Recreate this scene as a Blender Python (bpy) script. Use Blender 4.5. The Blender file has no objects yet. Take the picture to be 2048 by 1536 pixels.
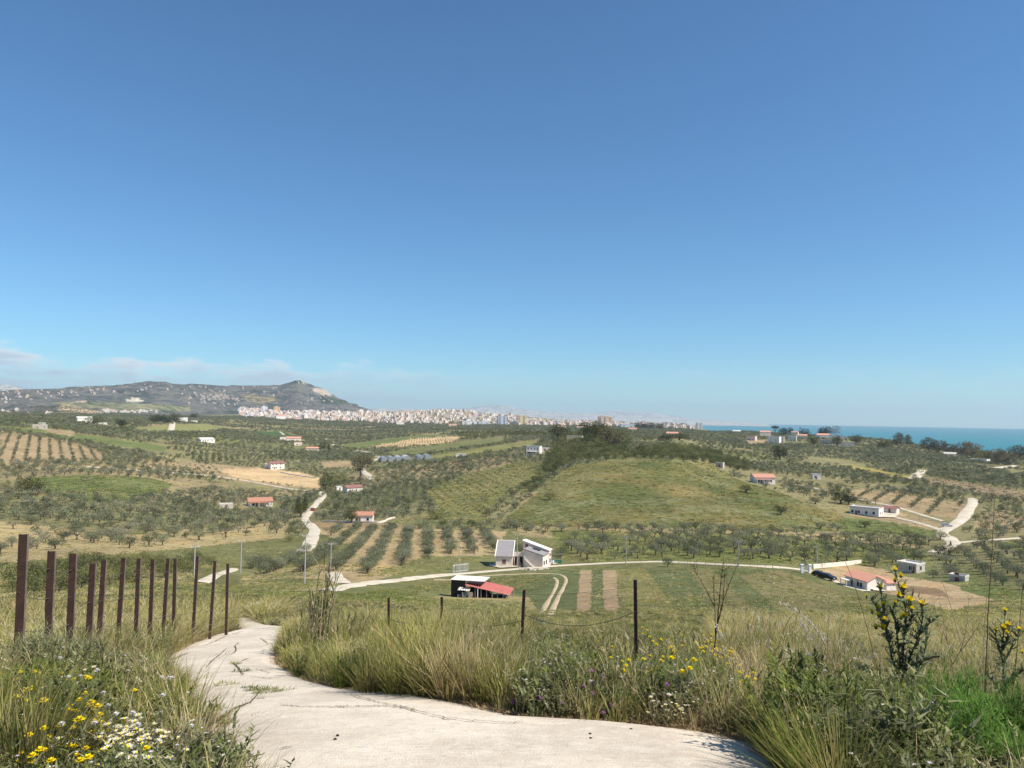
import bpy, math, random
import numpy as np
from mathutils import Matrix, Vector

R = math.radians
rng = np.random.default_rng(7)
random.seed(7)
sc = bpy.context.scene
COL = sc.collection

# ---------------------------------------------------------------- camera
EYE = 110.0                      # metres above the sea
FPX = 1500.0                     # focal length in pixels of the 2048 px wide photograph
PITCH, ROLL = math.atan(65 / FPX), R(0.888)
cam_data = bpy.data.cameras.new('camera')
cam_data.sensor_width = 36.0
cam_data.lens = 36.0 * FPX / 2048
cam_data.clip_start = 0.05
cam_data.clip_end = 80000
cam = bpy.data.objects.new('camera', cam_data)
COL.objects.link(cam)
CAMR = Matrix.Rotation(math.pi / 2 + PITCH, 4, 'X') @ Matrix.Rotation(ROLL, 4, 'Z')
cam.matrix_world = Matrix.Translation((0, 0, EYE)) @ CAMR
sc.camera = cam

# ---------------------------------------------------------------- sky and sun
SUN_AZ, SUN_EL = R(112), R(50)   # azimuth clockwise from the view direction (+Y)
world = bpy.data.worlds.new('World')
sc.world = world
world.use_nodes = True
nt = world.node_tree
nt.nodes.clear()
N = nt.nodes.new
out = N('ShaderNodeOutputWorld'); bg = N('ShaderNodeBackground'); sky = N('ShaderNodeTexSky')
sky.sky_type = 'NISHITA'; sky.sun_disc = False
sky.sun_elevation = SUN_EL; sky.sun_rotation = SUN_AZ
sky.altitude = 100; sky.air_density = 1.0; sky.dust_density = 0.0; sky.ozone_density = 5.0
bg.inputs['Strength'].default_value = 0.096
# thin cloud bank low above the hills, thinning out towards the sea
tc = N('ShaderNodeTexCoord'); sep = N('ShaderNodeSeparateXYZ')
nt.links.new(tc.outputs['Generated'], sep.inputs[0])
def wmath(op, a, b=None, clamp=False):
    n = N('ShaderNodeMath'); n.operation = op; n.use_clamp = clamp
    for i, v in enumerate((a, b)):
        if v is None: continue
        if isinstance(v, (int, float)): n.inputs[i].default_value = v
        else: nt.links.new(v, n.inputs[i])
    return n.outputs[0]
def wrange(v, a, b, c, d):
    n = N('ShaderNodeMapRange'); n.interpolation_type = 'SMOOTHSTEP'
    nt.links.new(v, n.inputs['Value'])
    for k, x in zip(('From Min', 'From Max', 'To Min', 'To Max'), (a, b, c, d)): n.inputs[k].default_value = x
    return n.outputs['Result']
azi = wmath('ARCTAN2', sep.outputs['X'], sep.outputs['Y'])
comb = N('ShaderNodeCombineXYZ')
nt.links.new(wmath('MULTIPLY', azi, 14.0), comb.inputs[0])
nt.links.new(wmath('MULTIPLY', sep.outputs['Z'], 75.0), comb.inputs[1])
noi = N('ShaderNodeTexNoise'); noi.inputs['Scale'].default_value = 1.0
noi.inputs['Detail'].default_value = 7; noi.inputs['Roughness'].default_value = 0.55
nt.links.new(comb.outputs[0], noi.inputs['Vector'])
comb2 = N('ShaderNodeCombineXYZ')
nt.links.new(wmath('MULTIPLY', azi, 6.0), comb2.inputs[0])
noi2 = N('ShaderNodeTexNoise'); noi2.inputs['Scale'].default_value = 2.0; noi2.inputs['Detail'].default_value = 4
nt.links.new(comb2.outputs[0], noi2.inputs['Vector'])
top = wmath('ADD', wmath('MULTIPLY', noi2.outputs['Fac'], 0.055), wmath('MULTIPLY', noi.outputs['Fac'], 0.065))
el = wmath('SUBTRACT', top, sep.outputs['Z'])            # > 0 inside the bank
inside = wrange(el, -0.006, 0.008, 0, 1)
left = wrange(azi, -0.36, 0.02, 1.0, 0.12)
puff = wrange(noi.outputs['Fac'], 0.40, 0.60, 0.22, 0.80)
fac = wmath('MULTIPLY', wmath('MULTIPLY', inside, left), wmath('MULTIPLY', puff, 1.0), True)
bright = wrange(el, 0.0, 0.020, 1.0, 0.0)
cc = N('ShaderNodeMix'); cc.data_type = 'RGBA'
cc.inputs['A'].default_value = (4.3, 4.85, 5.6, 1); cc.inputs['B'].default_value = (6.6, 6.8, 7.0, 1)
nt.links.new(bright, cc.inputs['Factor'])
tint = N('ShaderNodeMix'); tint.data_type = 'RGBA'; tint.blend_type = 'MULTIPLY'; tint.inputs['Factor'].default_value = 1.0
tint.inputs['B'].default_value = (.62, .872, .98, 1); nt.links.new(sky.outputs[0], tint.inputs['A'])     # clear, deep blue air
mx = N('ShaderNodeMix'); mx.data_type = 'RGBA'
nt.links.new(fac, mx.inputs['Factor']); nt.links.new(tint.outputs['Result'], mx.inputs['A']); nt.links.new(cc.outputs['Result'], mx.inputs['B'])
nt.links.new(mx.outputs['Result'], bg.inputs['Color']); nt.links.new(bg.outputs[0], out.inputs['Surface'])

sun_data = bpy.data.lights.new('sun', 'SUN')
sun_data.energy = 5.0; sun_data.angle = R(0.53); sun_data.color = (1.0, 0.93, 0.82)
sun = bpy.data.objects.new('sun', sun_data)
COL.objects.link(sun)
sdir = Vector((math.sin(SUN_AZ) * math.cos(SUN_EL), math.cos(SUN_AZ) * math.cos(SUN_EL), math.sin(SUN_EL)))
sun.rotation_euler = sdir.to_track_quat('Z', 'Y').to_euler()
sun.location = (0, 0, EYE + 60)

sc.view_settings.view_transform = 'Standard'; sc.view_settings.look = 'None'
sc.view_settings.exposure = 0.52; sc.view_settings.gamma = 1.0
sc.view_settings.use_curve_mapping = False
sc.render.engine = 'CYCLES'
sc.cycles.max_bounces = 6; sc.cycles.diffuse_bounces = 3; sc.cycles.glossy_bounces = 2
sc.cycles.transmission_bounces = 4; sc.cycles.transparent_max_bounces = 8; sc.cycles.volume_bounces = 0
sc.cycles.use_denoising = True
sc.cycles.use_adaptive_sampling = True; sc.cycles.adaptive_threshold = 0.008

# ---------------------------------------------------------------- pixel <-> world
M3 = np.array(CAMR.to_3x3())
def pix_ray(x, y):
    """azimuth (clockwise from +Y) and downward slope of the ray through a photo pixel"""
    x = np.asarray(x, float); y = np.asarray(y, float)
    v = np.stack([(x - 1024) / FPX, -(y - 768) / FPX, -np.ones_like(x)], -1) @ M3.T
    h = np.hypot(v[..., 0], v[..., 1])
    return np.arctan2(v[..., 0], v[..., 1]), -v[..., 2] / h
def to_pix(p):
    q = (np.asarray(p, float) - np.array([0, 0, EYE])) @ M3
    w = np.where(q[..., 2] < -1e-6, -q[..., 2], np.nan)
    return 1024 + FPX * q[..., 0] / w, 768 - FPX * q[..., 1] / w
def horizon_y(x): return 833 + 0.0155 * (x - 1024)

def hash2(ix, iy, s):
    h = (ix.astype(np.int64) * 374761393 + iy.astype(np.int64) * 668265263 + s * 1274126177) & 0x7fffffff
    h = ((h ^ (h >> 13)) * 1103515245 + 12345) & 0x7fffffff
    h = ((h ^ (h >> 15)) * 1911520717) & 0x7fffffff
    return (h & 0xffff) / 65535.0
def vnoise(x, y, s=0):
    ix = np.floor(x); iy = np.floor(y); fx = x - ix; fy = y - iy
    fx = fx * fx * (3 - 2 * fx); fy = fy * fy * (3 - 2 * fy)
    a = hash2(ix, iy, s); b = hash2(ix + 1, iy, s); c = hash2(ix, iy + 1, s); d = hash2(ix + 1, iy + 1, s)
    return (a + (b - a) * fx) * (1 - fy) + (c + (d - c) * fx) * fy
def fbm(x, y, s=0, o=4):
    v = 0; a = 0.5
    for i in range(o):
        v = v + a * vnoise(x, y, s + i * 17); x = x * 2.03 + 11.3; y = y * 2.03 + 4.7; a *= 0.5
    return v / (1 - 0.5 ** o)

# ---------------------------------------------------------------- terrain profile
def pchip(xk, yk, x):
    xk = np.asarray(xk, float); yk = np.asarray(yk, float)
    h = np.diff(xk); dl = np.diff(yk) / h
    m = np.zeros_like(yk)
    for i in range(1, len(xk) - 1):
        if dl[i - 1] * dl[i] > 0:
            w1 = 2 * h[i] + h[i - 1]; w2 = h[i] + 2 * h[i - 1]
            m[i] = (w1 + w2) / (w1 / dl[i - 1] + w2 / dl[i])
    m[0] = dl[0]; m[-1] = dl[-1]
    i = np.clip(np.searchsorted(xk, x) - 1, 0, len(h) - 1)
    s = (x - xk[i]) / h[i]
    return ((1 + 2 * s) * (1 - s) ** 2 * yk[i] + s * (1 - s) ** 2 * h[i] * m[i]
            + s * s * (3 - 2 * s) * yk[i + 1] + s * s * (s - 1) * h[i] * m[i + 1])
NEAR = [(0.4, 4.19), (0.8, 2.19), (1.5, 1.256), (3, .72), (6, .467), (9, .378), (13, .339), (16.5, .317), (22, .292), (30, .277)]
# photo column: (photo row, distance in m) ... then (distance, height against the eye) where nothing shows
PROF = {
 0: ([(1210, 62), (1170, 110), (1120, 190), (1078, 255), (985, 400), (945, 480), (905, 580), (870, 690), (850, 810), (840, 920), (828, 1900)], [(2500, -14), (9000, -60)]),
 256: ([(1195, 70), (1150, 115), (1100, 185), (1070, 270), (1000, 370), (960, 460), (925, 580), (900, 700), (880, 820), (860, 980), (845, 1300), (834, 1900)], [(2500, -14), (9000, -60)]),
 512: ([(1205, 62), (1150, 150), (1080, 250), (1045, 330), (1010, 430), (983, 520), (950, 620), (930, 720), (900, 900), (880, 1100), (860, 1500), (845, 2000), (834, 2700)], [(3500, -8), (9000, -60)]),
 700: ([(1215, 62), (1168, 122), (1100, 200), (1060, 270), (1040, 330), (1000, 430), (980, 520), (945, 650), (920, 780), (900, 950), (880, 1200), (860, 1700), (845, 2400), (835, 3000), (825, 3600)], [(4200, 6), (6000, -112), (9000, -125)]),
 900: ([(1225, 65), (1195, 122), (1140, 180), (1070, 245), (1050, 290), (1000, 380), (960, 480), (920, 640), (900, 780), (885, 950), (870, 1200), (858, 1700), (848, 2500), (840, 2950), (820, 3800)], [(4300, 10), (6000, -112), (9000, -125)]),
 1040: ([(1228, 68), (1195, 125), (1132, 188), (1070, 250), (1045, 288), (1000, 350), (950, 450), (908, 610), (885, 800), (870, 1050), (858, 1700), (850, 2500), (842, 3000), (832, 3600)], [(4200, -15), (5200, -112), (9000, -125)]),
 1200: ([(1230, 72), (1185, 120), (1138, 182), (1100, 225), (1050, 290), (1000, 345), (950, 395), (925, 430), (905, 490), (885, 620), (870, 900), (860, 1600), (854, 2500), (849, 3000), (845, 3450)], [(3900, -50), (4400, -112), (9000, -125)]),
 1350: ([(1232, 72), (1185, 120), (1134, 186), (1090, 235), (1050, 290), (1000, 345), (950, 400), (922, 440), (895, 560), (880, 750), (868, 1200), (861, 2100), (857, 2800), (852, 3450)], [(3800, -70), (4300, -112), (9000, -125)]),
 1412: ([(1233, 72), (1187, 118), (1136, 183), (1090, 235), (1050, 293), (1000, 355), (960, 430), (930, 520), (905, 680), (885, 900), (872, 1250), (864, 2000), (860, 2700), (855, 3250)], [(3600, -70), (4100, -112), (9000, -125)]),
 1500: ([(1236, 70), (1190, 115), (1140, 178), (1090, 235), (1050, 300), (1000, 370), (980, 410), (960, 480), (930, 620), (900, 850), (880, 1150), (868, 1500), (863, 1900)], [(2400, -80), (2900, -112), (9000, -125)]),
 1735: ([(1250, 62), (1210, 130), (1172, 200), (1120, 260), (1080, 310), (1050, 350), (1025, 390), (990, 470), (960, 580), (930, 750), (905, 950), (885, 1200), (877, 1500)], [(2100, -70), (2700, -112), (9000, -125)]),
 1900: ([(1256, 62), (1220, 125), (1180, 185), (1150, 225), (1110, 270), (1060, 340), (1010, 440), (980, 530), (950, 660), (930, 800), (912, 1100), (900, 1400)], [(2200, -86), (2800, -112), (9000, -125)]),
 2048: ([(1258, 62), (1220, 125), (1150, 220), (1100, 280), (1050, 370), (1000, 500), (960, 660), (940, 820), (925, 1050), (913, 1500), (908, 2200)], [(2950, -112), (9000, -125)]),
}
AZ = np.arange(-180, 180.01, 0.2) * math.pi / 180
LND = np.linspace(math.log(0.4), math.log(9000), 1400)
colz, colt = [], []
for px, (kn, tail) in sorted(PROF.items()):
    k = [(math.log(d), t) for d, t in NEAR]
    for y, d in kn:
        k.append((math.log(d), float(pix_ray(px, y)[1])))
    for d, z in tail: k.append((math.log(d), -z / d))
    colz.append(float(pix_ray(px, horizon_y(px))[0])); colt.append(pchip([a for a, b in k], [b for a, b in k], LND))
colz = np.array(colz); colt = np.array(colt)
idx = np.clip(np.searchsorted(colz, AZ) - 1, 0, len(colz) - 2)
w = np.clip((AZ - colz[idx]) / (colz[idx + 1] - colz[idx]), 0, 1)[:, None]
T = colt[idx] * (1 - w) + colt[idx + 1] * w
ker = np.exp(-0.5 * (np.arange(-12, 13) / 4.0) ** 2); ker /= ker.sum()
Tp = np.concatenate([T[-13:-1], T, T[1:13]])
T = sum(ker[i] * Tp[i:i + len(AZ)] for i in range(25))
DD = np.exp(LND)[None, :]
ZT = -T * DD
XX = np.sin(AZ)[:, None] * DD; YY = np.cos(AZ)[:, None] * DD
# gentle natural bumps, about one photo pixel high
ZT += (fbm(XX / 35, YY / 35, 3) - 0.5) * np.clip(DD * 0.0022, 0.0, 2.5) * np.clip((DD - 25) / 60, 0, 1)
ZT += (fbm(XX / 1.7, YY / 1.7, 9, 3) - 0.5) * 0.10 * np.clip((DD - 5) / 6, 0.0, 1) * np.clip(1 - DD / 200, 0, 1)
# low bank on the left carrying the nearest fence posts
def sstep(v, a, b):
    v = np.clip((v - a) / (b - a), 0, 1); return v * v * (3 - 2 * v)
ZT += .50 * sstep(-AZ, R(25.0), R(30.0))[:, None] * sstep(DD, 6, 10.5) * (1 - sstep(DD, 14.5, 26)) * (AZ > R(-120))[:, None]
# the mountain on the left
SKY = [(-900, 800), (-500, 792), (-200, 786), (0, 781), (60, 777), (130, 774), (160, 772), (220, 770), (262, 766), (300, 760.5), (330, 762), (345, 766), (380, 767),
       (430, 768), (480, 770), (520, 769), (560, 769), (575, 764), (585, 759), (595, 757), (605, 760), (615, 765.5), (630, 769.5), (645, 774.5), (652, 779), (660, 784),
       (680, 795), (700, 803), (722, 810), (745, 819), (790, 834)]
sx = np.array([a for a, b in SKY], float); sy = np.array([b for a, b in SKY], float)
saz, stt = pix_ray(sx, sy)
paz = np.interp(AZ, saz, stt, left=0.02, right=0.03)
far = np.interp(AZ, [pix_ray(-300, 800)[0], pix_ray(150, 800)[0], pix_ray(300, 800)[0], pix_ray(560, 800)[0], pix_ray(640, 800)[0], pix_ray(790, 800)[0]], [3900, 4100, 4500, 4700, 4600, 4200])
d0 = np.interp(AZ, [pix_ray(100, 800)[0], pix_ray(500, 800)[0], pix_ray(760, 800)[0]], [2300, 3250, 3700])
s = np.clip((LND[None] - np.log(d0)[:, None]) / (np.log(far) - np.log(d0))[:, None], 0, None)
base_t = 0.006
prof = np.where(s < 1, s ** 1.25, 1)
tm = base_t + (paz[:, None] - base_t) * prof
ZM = -tm * DD
rug = (fbm(XX / 420, YY / 420, 21, 5) - 0.5) * 90 + (fbm(XX / 120, YY / 120, 33, 4) - 0.5) * 34
ZM += rug * np.clip(s * 3, 0, 1) * np.clip((1 - s) * 5, 0, 1)
ZM -= np.clip(s - 1, 0, None) * 2600
ZM[:, :] = np.where((LND[None] > np.log(d0)[:, None]) & (paz[:, None] < 0.018), ZM, -999)
ISM = ZM > ZT
Z = np.maximum(ZT, ZM)
TT = -Z / DD
LN0, LNS = LND[0], LND[1] - LND[0]
AZ0, AZS = AZ[0], AZ[1] - AZ[0]
def bil(tab, az, ln):
    i = np.clip((az - AZ0) / AZS, 0, len(AZ) - 1.001); j = np.clip((ln - LN0) / LNS, 0, len(LND) - 1.001)
    ii = i.astype(int); jj = j.astype(int); fi = i - ii; fj = j - jj
    return ((tab[ii, jj] * (1 - fj) + tab[ii, jj + 1] * fj) * (1 - fi) + (tab[ii + 1, jj] * (1 - fj) + tab[ii + 1, jj + 1] * fj) * fi)
def ground_z(x, y):
    x = np.asarray(x, float); y = np.asarray(y, float)
    return EYE + bil(Z, np.arctan2(x, y), np.log(np.maximum(np.hypot(x, y), 0.41)))
def pix_ground(x, y, lift=0.0):
    """where the ray through a photo pixel meets the ground (or a height lift above it)"""
    az, t = pix_ray(np.atleast_1d(x), np.atleast_1d(y))
    i = np.clip((az - AZ0) / AZS, 0, len(AZ) - 1.001); ii = i.astype(int); f = (i - ii)[:, None]
    row = (Z[ii] * (1 - f) + Z[ii + 1] * f)[:, 40:] + lift
    rayz = -t[:, None] * DD[:, 40:]
    hit = row >= rayz
    k = np.argmax(hit, 1); k[~hit.any(1)] = row.shape[1] - 1; k = np.maximum(k, 1)
    r = np.arange(len(k))
    a = rayz[r, k - 1] - row[r, k - 1]; b = rayz[r, k] - row[r, k]
    fr = np.clip(a / np.where(np.abs(a - b) < 1e-9, 1e-9, a - b), 0, 1)
    d = np.exp(LND[40:][k - 1] + fr * LNS)
    gx = np.sin(az) * d; gy = np.cos(az) * d
    return np.stack([gx, gy, ground_z(gx, gy)], -1)
def G(x, y, lift=0.0):
    return Vector(pix_ground(x, y, lift)[0])
def at_dist(x, y, d):
    """the point at horizontal distance d on the ray through a photo pixel"""
    az, t = pix_ray(x, y)
    return Vector((math.sin(az) * d, math.cos(az) * d, EYE - t * d))
def in_poly(px, py, poly):
    inside = np.zeros(px.shape, bool); n = len(poly)
    for i in range(n):
        x1, y1 = poly[i]; x2, y2 = poly[(i + 1) % n]
        if y1 == y2: continue
        c = (y1 > py) != (y2 > py)
        inside ^= c & (px < (x2 - x1) * (py - y1) / (y2 - y1) + x1)
    return inside

# ---------------------------------------------------------------- materials
MATS = {}
def new_mat(name):
    m = bpy.data.materials.new(name); m.use_nodes = True
    m.node_tree.nodes.clear(); MATS[name] = m
    return m, m.node_tree
def lk(t, a, b): t.links.new(a, b)
def noise(t, scale, detail=3, vec=None, rough=0.55):
    n = t.nodes.new('ShaderNodeTexNoise'); n.inputs['Scale'].default_value = scale
    n.inputs['Detail'].default_value = detail; n.inputs['Roughness'].default_value = rough
    if vec is not None: lk(t, vec, n.inputs['Vector'])
    return n.outputs['Fac']
def mrange(t, v, a, b, c, d):
    n = t.nodes.new('ShaderNodeMapRange'); lk(t, v, n.inputs['Value'])
    for k, x in zip(('From Min', 'From Max', 'To Min', 'To Max'), (a, b, c, d)): n.inputs[k].default_value = x
    return n.outputs['Result']
def mixc(t, f, a, b, mode='MIX'):
    n = t.nodes.new('ShaderNodeMix'); n.data_type = 'RGBA'; n.blend_type = mode
    for k, v in (('Factor', f), ('A', a), ('B', b)):
        if isinstance(v, (int, float)): n.inputs[k].default_value = v
        elif isinstance(v, tuple): n.inputs[k].default_value = (*v, 1)
        else: lk(t, v, n.inputs[k])
    return n.outputs['Result']
def mathn(t, op, a, b):
    n = t.nodes.new('ShaderNodeMath'); n.operation = op
    for i, v in enumerate((a, b)):
        if isinstance(v, (int, float)): n.inputs[i].default_value = v
        else: lk(t, v, n.inputs[i])
    return n.outputs[0]
def scalec(t, c, f):
    n = t.nodes.new('ShaderNodeVectorMath'); n.operation = 'SCALE'
    lk(t, c, n.inputs[0])
    if isinstance(f, (int, float)): n.inputs['Scale'].default_value = f
    else: lk(t, f, n.inputs['Scale'])
    return n.outputs[0]
def principled(t, color, rough=0.8, spec=0.25, bump=None, bstr=0.3, bdist=0.02, metal=0.0):
    p = t.nodes.new('ShaderNodeBsdfPrincipled'); o = t.nodes.new('ShaderNodeOutputMaterial')
    if isinstance(color, tuple): p.inputs['Base Color'].default_value = (*color, 1)
    else: lk(t, color, p.inputs['Base Color'])
    p.inputs['Roughness'].default_value = rough; p.inputs['Specular IOR Level'].default_value = spec
    p.inputs['Metallic'].default_value = metal
    if bump is not None:
        b = t.nodes.new('ShaderNodeBump'); b.inputs['Strength'].default_value = bstr; b.inputs['Distance'].default_value = bdist
        lk(t, bump, b.inputs['Height']); lk(t, b.outputs[0], p.inputs['Normal'])
    lk(t, p.outputs[0], o.inputs['Surface'])
    return p
def objco(t): return t.nodes.new('ShaderNodeTexCoord').outputs['Object']
def geopos(t): return t.nodes.new('ShaderNodeNewGeometry').outputs['Position']
def rand(t): return t.nodes.new('ShaderNodeObjectInfo').outputs['Random']

def plain(name, col, rough=0.75, var=0.25, scale=3.0, bump=0.0, spec=0.25, metal=0.0, dirt=None):
    """a painted / plastered / metal surface with mottling, optional dirt tint"""
    m, t = new_mat(name); v = objco(t)
    f = noise(t, scale, 5, v)
    c = mixc(t, mrange(t, f, 0.3, 0.7, 0, 1), tuple(x * (1 - var) for x in col), tuple(min(1, x * (1 + var * .6)) for x in col))
    if dirt:
        c = mixc(t, mrange(t, noise(t, scale * .37, 6, v, .7), 0.52, 0.72, 0, 0.75), c, dirt)
    principled(t, c, rough, spec, noise(t, scale * 6, 3, v) if bump else None, bump, 0.02, metal)
    return m
def foliage(name, col, var=0.35, transl=0.3, hue=(0.04, 0.02, -0.01)):
    m, t = new_mat(name)
    r = rand(t); v = geopos(t)
    f = mathn(t, 'ADD', mathn(t, 'MULTIPLY', r, 0.6), mathn(t, 'MULTIPLY', noise(t, 2.3, 2, v), 0.8))
    lo = tuple(x * (1 - var) for x in col); hi = tuple(max(0.002, x * (1 + var) + h) for x, h in zip(col, hue))
    c = mixc(t, mrange(t, f, 0.35, 1.05, 0, 1), lo, hi)
    d = t.nodes.new('ShaderNodeBsdfDiffuse'); tr = t.nodes.new('ShaderNodeBsdfTranslucent')
    lk(t, c, d.inputs['Color']); lk(t, c, tr.inputs['Color'])
    mx = t.nodes.new('ShaderNodeMixShader'); mx.inputs[0].default_value = transl
    o = t.nodes.new('ShaderNodeOutputMaterial')
    lk(t, d.outputs[0], mx.inputs[1]); lk(t, tr.outputs[0], mx.inputs[2]); lk(t, mx.outputs[0], o.inputs['Surface'])
    return m

# ground: the colour of each field comes in as an attribute, grass and soil texture from noise
m, t = new_mat('ground'); v = geopos(t)
at = t.nodes.new('ShaderNodeAttribute'); at.attribute_name = 'field'
n1 = noise(t, 0.035, 4, v); n2 = noise(t, 0.35, 4, v); n3 = noise(t, 2.6, 5, v, 0.7)
k = mathn(t, 'ADD', mathn(t, 'MULTIPLY', mrange(t, n1, .3, .7, -1, 1), 0.22), mathn(t, 'MULTIPLY', mrange(t, n2, .3, .7, -1, 1), 0.24))
k = mathn(t, 'ADD', k, mathn(t, 'MULTIPLY', mrange(t, n3, .3, .7, -1, 1), 0.30))
c = scalec(t, at.outputs['Color'], mathn(t, 'ADD', k, 1.0))
c = mixc(t, mrange(t, noise(t, 0.11, 4, v), .48, .66, 0, 0.42), c, mixc(t, 1.0, at.outputs['Color'], (1.35, 1.15, .85), 'MULTIPLY'))
c = mixc(t, mrange(t, noise(t, 0.19, 4, v), .52, .7, 0, 0.45), c, mixc(t, 1.0, at.outputs['Color'], (.68, .86, .6), 'MULTIPLY'))
principled(t, c, 0.95, 0.05, mathn(t, 'ADD', n3, mathn(t, 'MULTIPLY', n2, 2.0)), 0.9, 0.4)
# mountain: scrub, rock and far fields
m, t = new_mat('mountain'); v = geopos(t)
at = t.nodes.new('ShaderNodeAttribute'); at.attribute_name = 'field'
n1 = noise(t, 0.006, 6, v, .65); n2 = noise(t, 0.03, 5, v, .65); n3 = noise(t, .012, 5, v, .7)
c = mixc(t, mrange(t, n1, .44, .58, 0, .9), at.outputs['Color'], mixc(t, 1.0, at.outputs['Color'], (.42, .55, .55), 'MULTIPLY'))
c = mixc(t, mrange(t, n2, .48, .58, 0, .8), c, mixc(t, 1.0, at.outputs['Color'], (1.6, 1.45, 1.25), 'MULTIPLY'))
c = mixc(t, mrange(t, n3, .54, .62, 0, .75), c, mixc(t, 1.0, at.outputs['Color'], (.4, .5, .48), 'MULTIPLY'))
principled(t, c, 0.95, 0.05, n2, 1.0, 18.0)
# sea
m, t = new_mat('sea'); v = geopos(t)
mp = t.nodes.new('ShaderNodeMapping'); mp.inputs['Scale'].default_value = (0.0012, 0.004, 1); lk(t, v, mp.inputs['Vector'])
c = mixc(t, mrange(t, noise(t, 1.0, 5, mp.outputs[0]), .35, .65, 0, 1), (0.006, 0.140, 0.172), (0.012, 0.185, 0.212))
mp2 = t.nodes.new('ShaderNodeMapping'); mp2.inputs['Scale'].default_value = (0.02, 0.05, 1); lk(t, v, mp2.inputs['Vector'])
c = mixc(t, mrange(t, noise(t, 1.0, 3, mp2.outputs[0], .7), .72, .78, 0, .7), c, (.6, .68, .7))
principled(t, c, 0.45, 0.12)
# pale concrete road
m, t = new_mat('concrete'); v = geopos(t)
mp = t.nodes.new('ShaderNodeMapping'); mp.inputs['Scale'].default_value = (3, 38, 3); mp.inputs['Rotation'].default_value = (0, 0, 0.12); lk(t, v, mp.inputs['Vector'])
brush = noise(t, 1.0, 4, mp.outputs[0], .7)
big = noise(t, 0.55, 5, v, .6); mid = noise(t, 4.0, 5, v, .65); fine = noise(t, 70, 2, v)
c = mixc(t, mrange(t, big, .38, .62, 0, 1), (.56, .48, .375), (.75, .655, .52))
c = mixc(t, mrange(t, mid, .46, .66, 0, .6), c, (.77, .70, .585))
c = mixc(t, mrange(t, brush, .50, .66, 0, .45), c, (.44, .37, .285))
c = mixc(t, mrange(t, noise(t, 14, 4, v, .7), .54, .66, 0, .5), c, (.48, .41, .32))
c = mixc(t, mrange(t, fine, .56, .72, 0, .55), c, (.36, .305, .24))
c = mixc(t, mrange(t, noise(t, .9, 6, v, .75), .52, .66, 0, .6), c, (.52, .45, .355))
h = mathn(t, 'ADD', mathn(t, 'MULTIPLY', brush, .8), mathn(t, 'ADD', mathn(t, 'MULTIPLY', mid, .6), mathn(t, 'MULTIPLY', fine, .35)))
principled(t, c, 0.92, 0.12, h, 0.8, 0.035)
# limestone tracks and yards
m, t = new_mat('limestone_track'); v = geopos(t)
c = mixc(t, mrange(t, noise(t, .25, 5, v), .3, .7, 0, 1), (.43, .37, .27), (.63, .57, .46))
c = mixc(t, mrange(t, noise(t, 1.6, 5, v), .55, .72, 0, .5), c, (.36, .30, .20))
principled(t, c, .95, .08, noise(t, 3, 4, v), .5, .1)
m, t = new_mat('dirt_track'); v = geopos(t)
c = mixc(t, mrange(t, noise(t, .5, 5, v), .3, .7, 0, 1), (.36, .28, .17), (.52, .43, .29))
principled(t, c, .95, .05, noise(t, 3, 4, v), .5, .1)
m, t = new_mat('asphalt'); principled(t, mixc(t, noise(t, 2, 4, geopos(t)), (.13, .125, .12), (.2, .19, .18)), .9, .1)
m, t = new_mat('crack'); principled(t, mixc(t, noise(t, 25, 3, geopos(t)), (.05, .042, .033), (.17, .14, .105)), .95, .05)

plain('wall_white', (.80, .74, .67), .85, .08, 1.2, dirt=(.58, .53, .47))
plain('wall_cream', (.76, .66, .56), .85, .10, 1.0, dirt=(.55, .46, .39))
plain('wall_pink', (.70, .55, .48), .85, .10, 1.0, dirt=(.52, .42, .36))
plain('wall_stone', (.50, .46, .40), .9, .25, 2.0, bump=.5)
plain('wall_yellow', (.68, .54, .28), .85, .1, 1.0)
plain('roof_terracotta', (.44, .22, .145), .85, .30, 2.6, dirt=(.40, .24, .17))
plain('roof_pale_terracotta', (.58, .29, .205), .85, .20, 2.6, dirt=(.48, .30, .23))
plain('roof_red_metal', (.43, .135, .115), .75, .18, 1.5, dirt=(.42, .21, .18))
plain('roof_dark_red', (.29, .145, .125), .8, .25, 2.0)
plain('roof_grey', (.27, .25, .25), .8, .12, 1.5)
plain('roof_white', (.58, .55, .50), .85, .15, 1.4, dirt=(.45, .40, .34))
plain('trim', (.82, .78, .72), .8, .06, 2.0)
plain('shutter_brown', (.20, .085, .06), .7, .2, 4.0)
plain('dark_opening', (.03, .028, .027), .6, .2, 2.0)
plain('black_sheet', (.022, .023, .026), .55, .3, 2.0)
plain('junk_grey', (.22, .22, .23), .7, .4, 3.0)
plain('junk_white', (.62, .60, .58), .7, .2, 3.0)
plain('wood_grey', (.30, .25, .20), .9, .3, 5.0, bump=.4)
plain('galvanised', (.45, .46, .47), .5, .15, 4.0, metal=.5)
plain('pole_grey', (.40, .39, .37), .8, .2, 3.0)
plain('white_paint', (.80, .80, .79), .5, .08, 4.0)
plain('green_tarp', (.07, .22, .15), .6, .2, 3.0)
plain('bark', (.13, .105, .08), .95, .35, 6.0, bump=.6)
plain('pale_bark', (.30, .25, .20), .95, .3, 4.0, bump=.4)
plain('rust_brown', (.046, .025, .019), .75, .35, 7.0, bump=.3, dirt=(.095, .045, .028))
plain('rust_sunlit', (.20, .15, .12), .7, .3, 9.0, dirt=(.11, .05, .035))  # paler rust with the sunlight painted in, for the right flange
plain('thin_iron', (.045, .022, .018), .7, .4, 12.0, dirt=(.12, .05, .03))
plain('wire', (.16, .145, .13), .5, .3, 9.0, metal=.5)
plain('rubber', (.02, .02, .02), .85, .2, 8)
plain('hubcap', (.5, .5, .5), .35, .1, 8, metal=.7)
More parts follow.
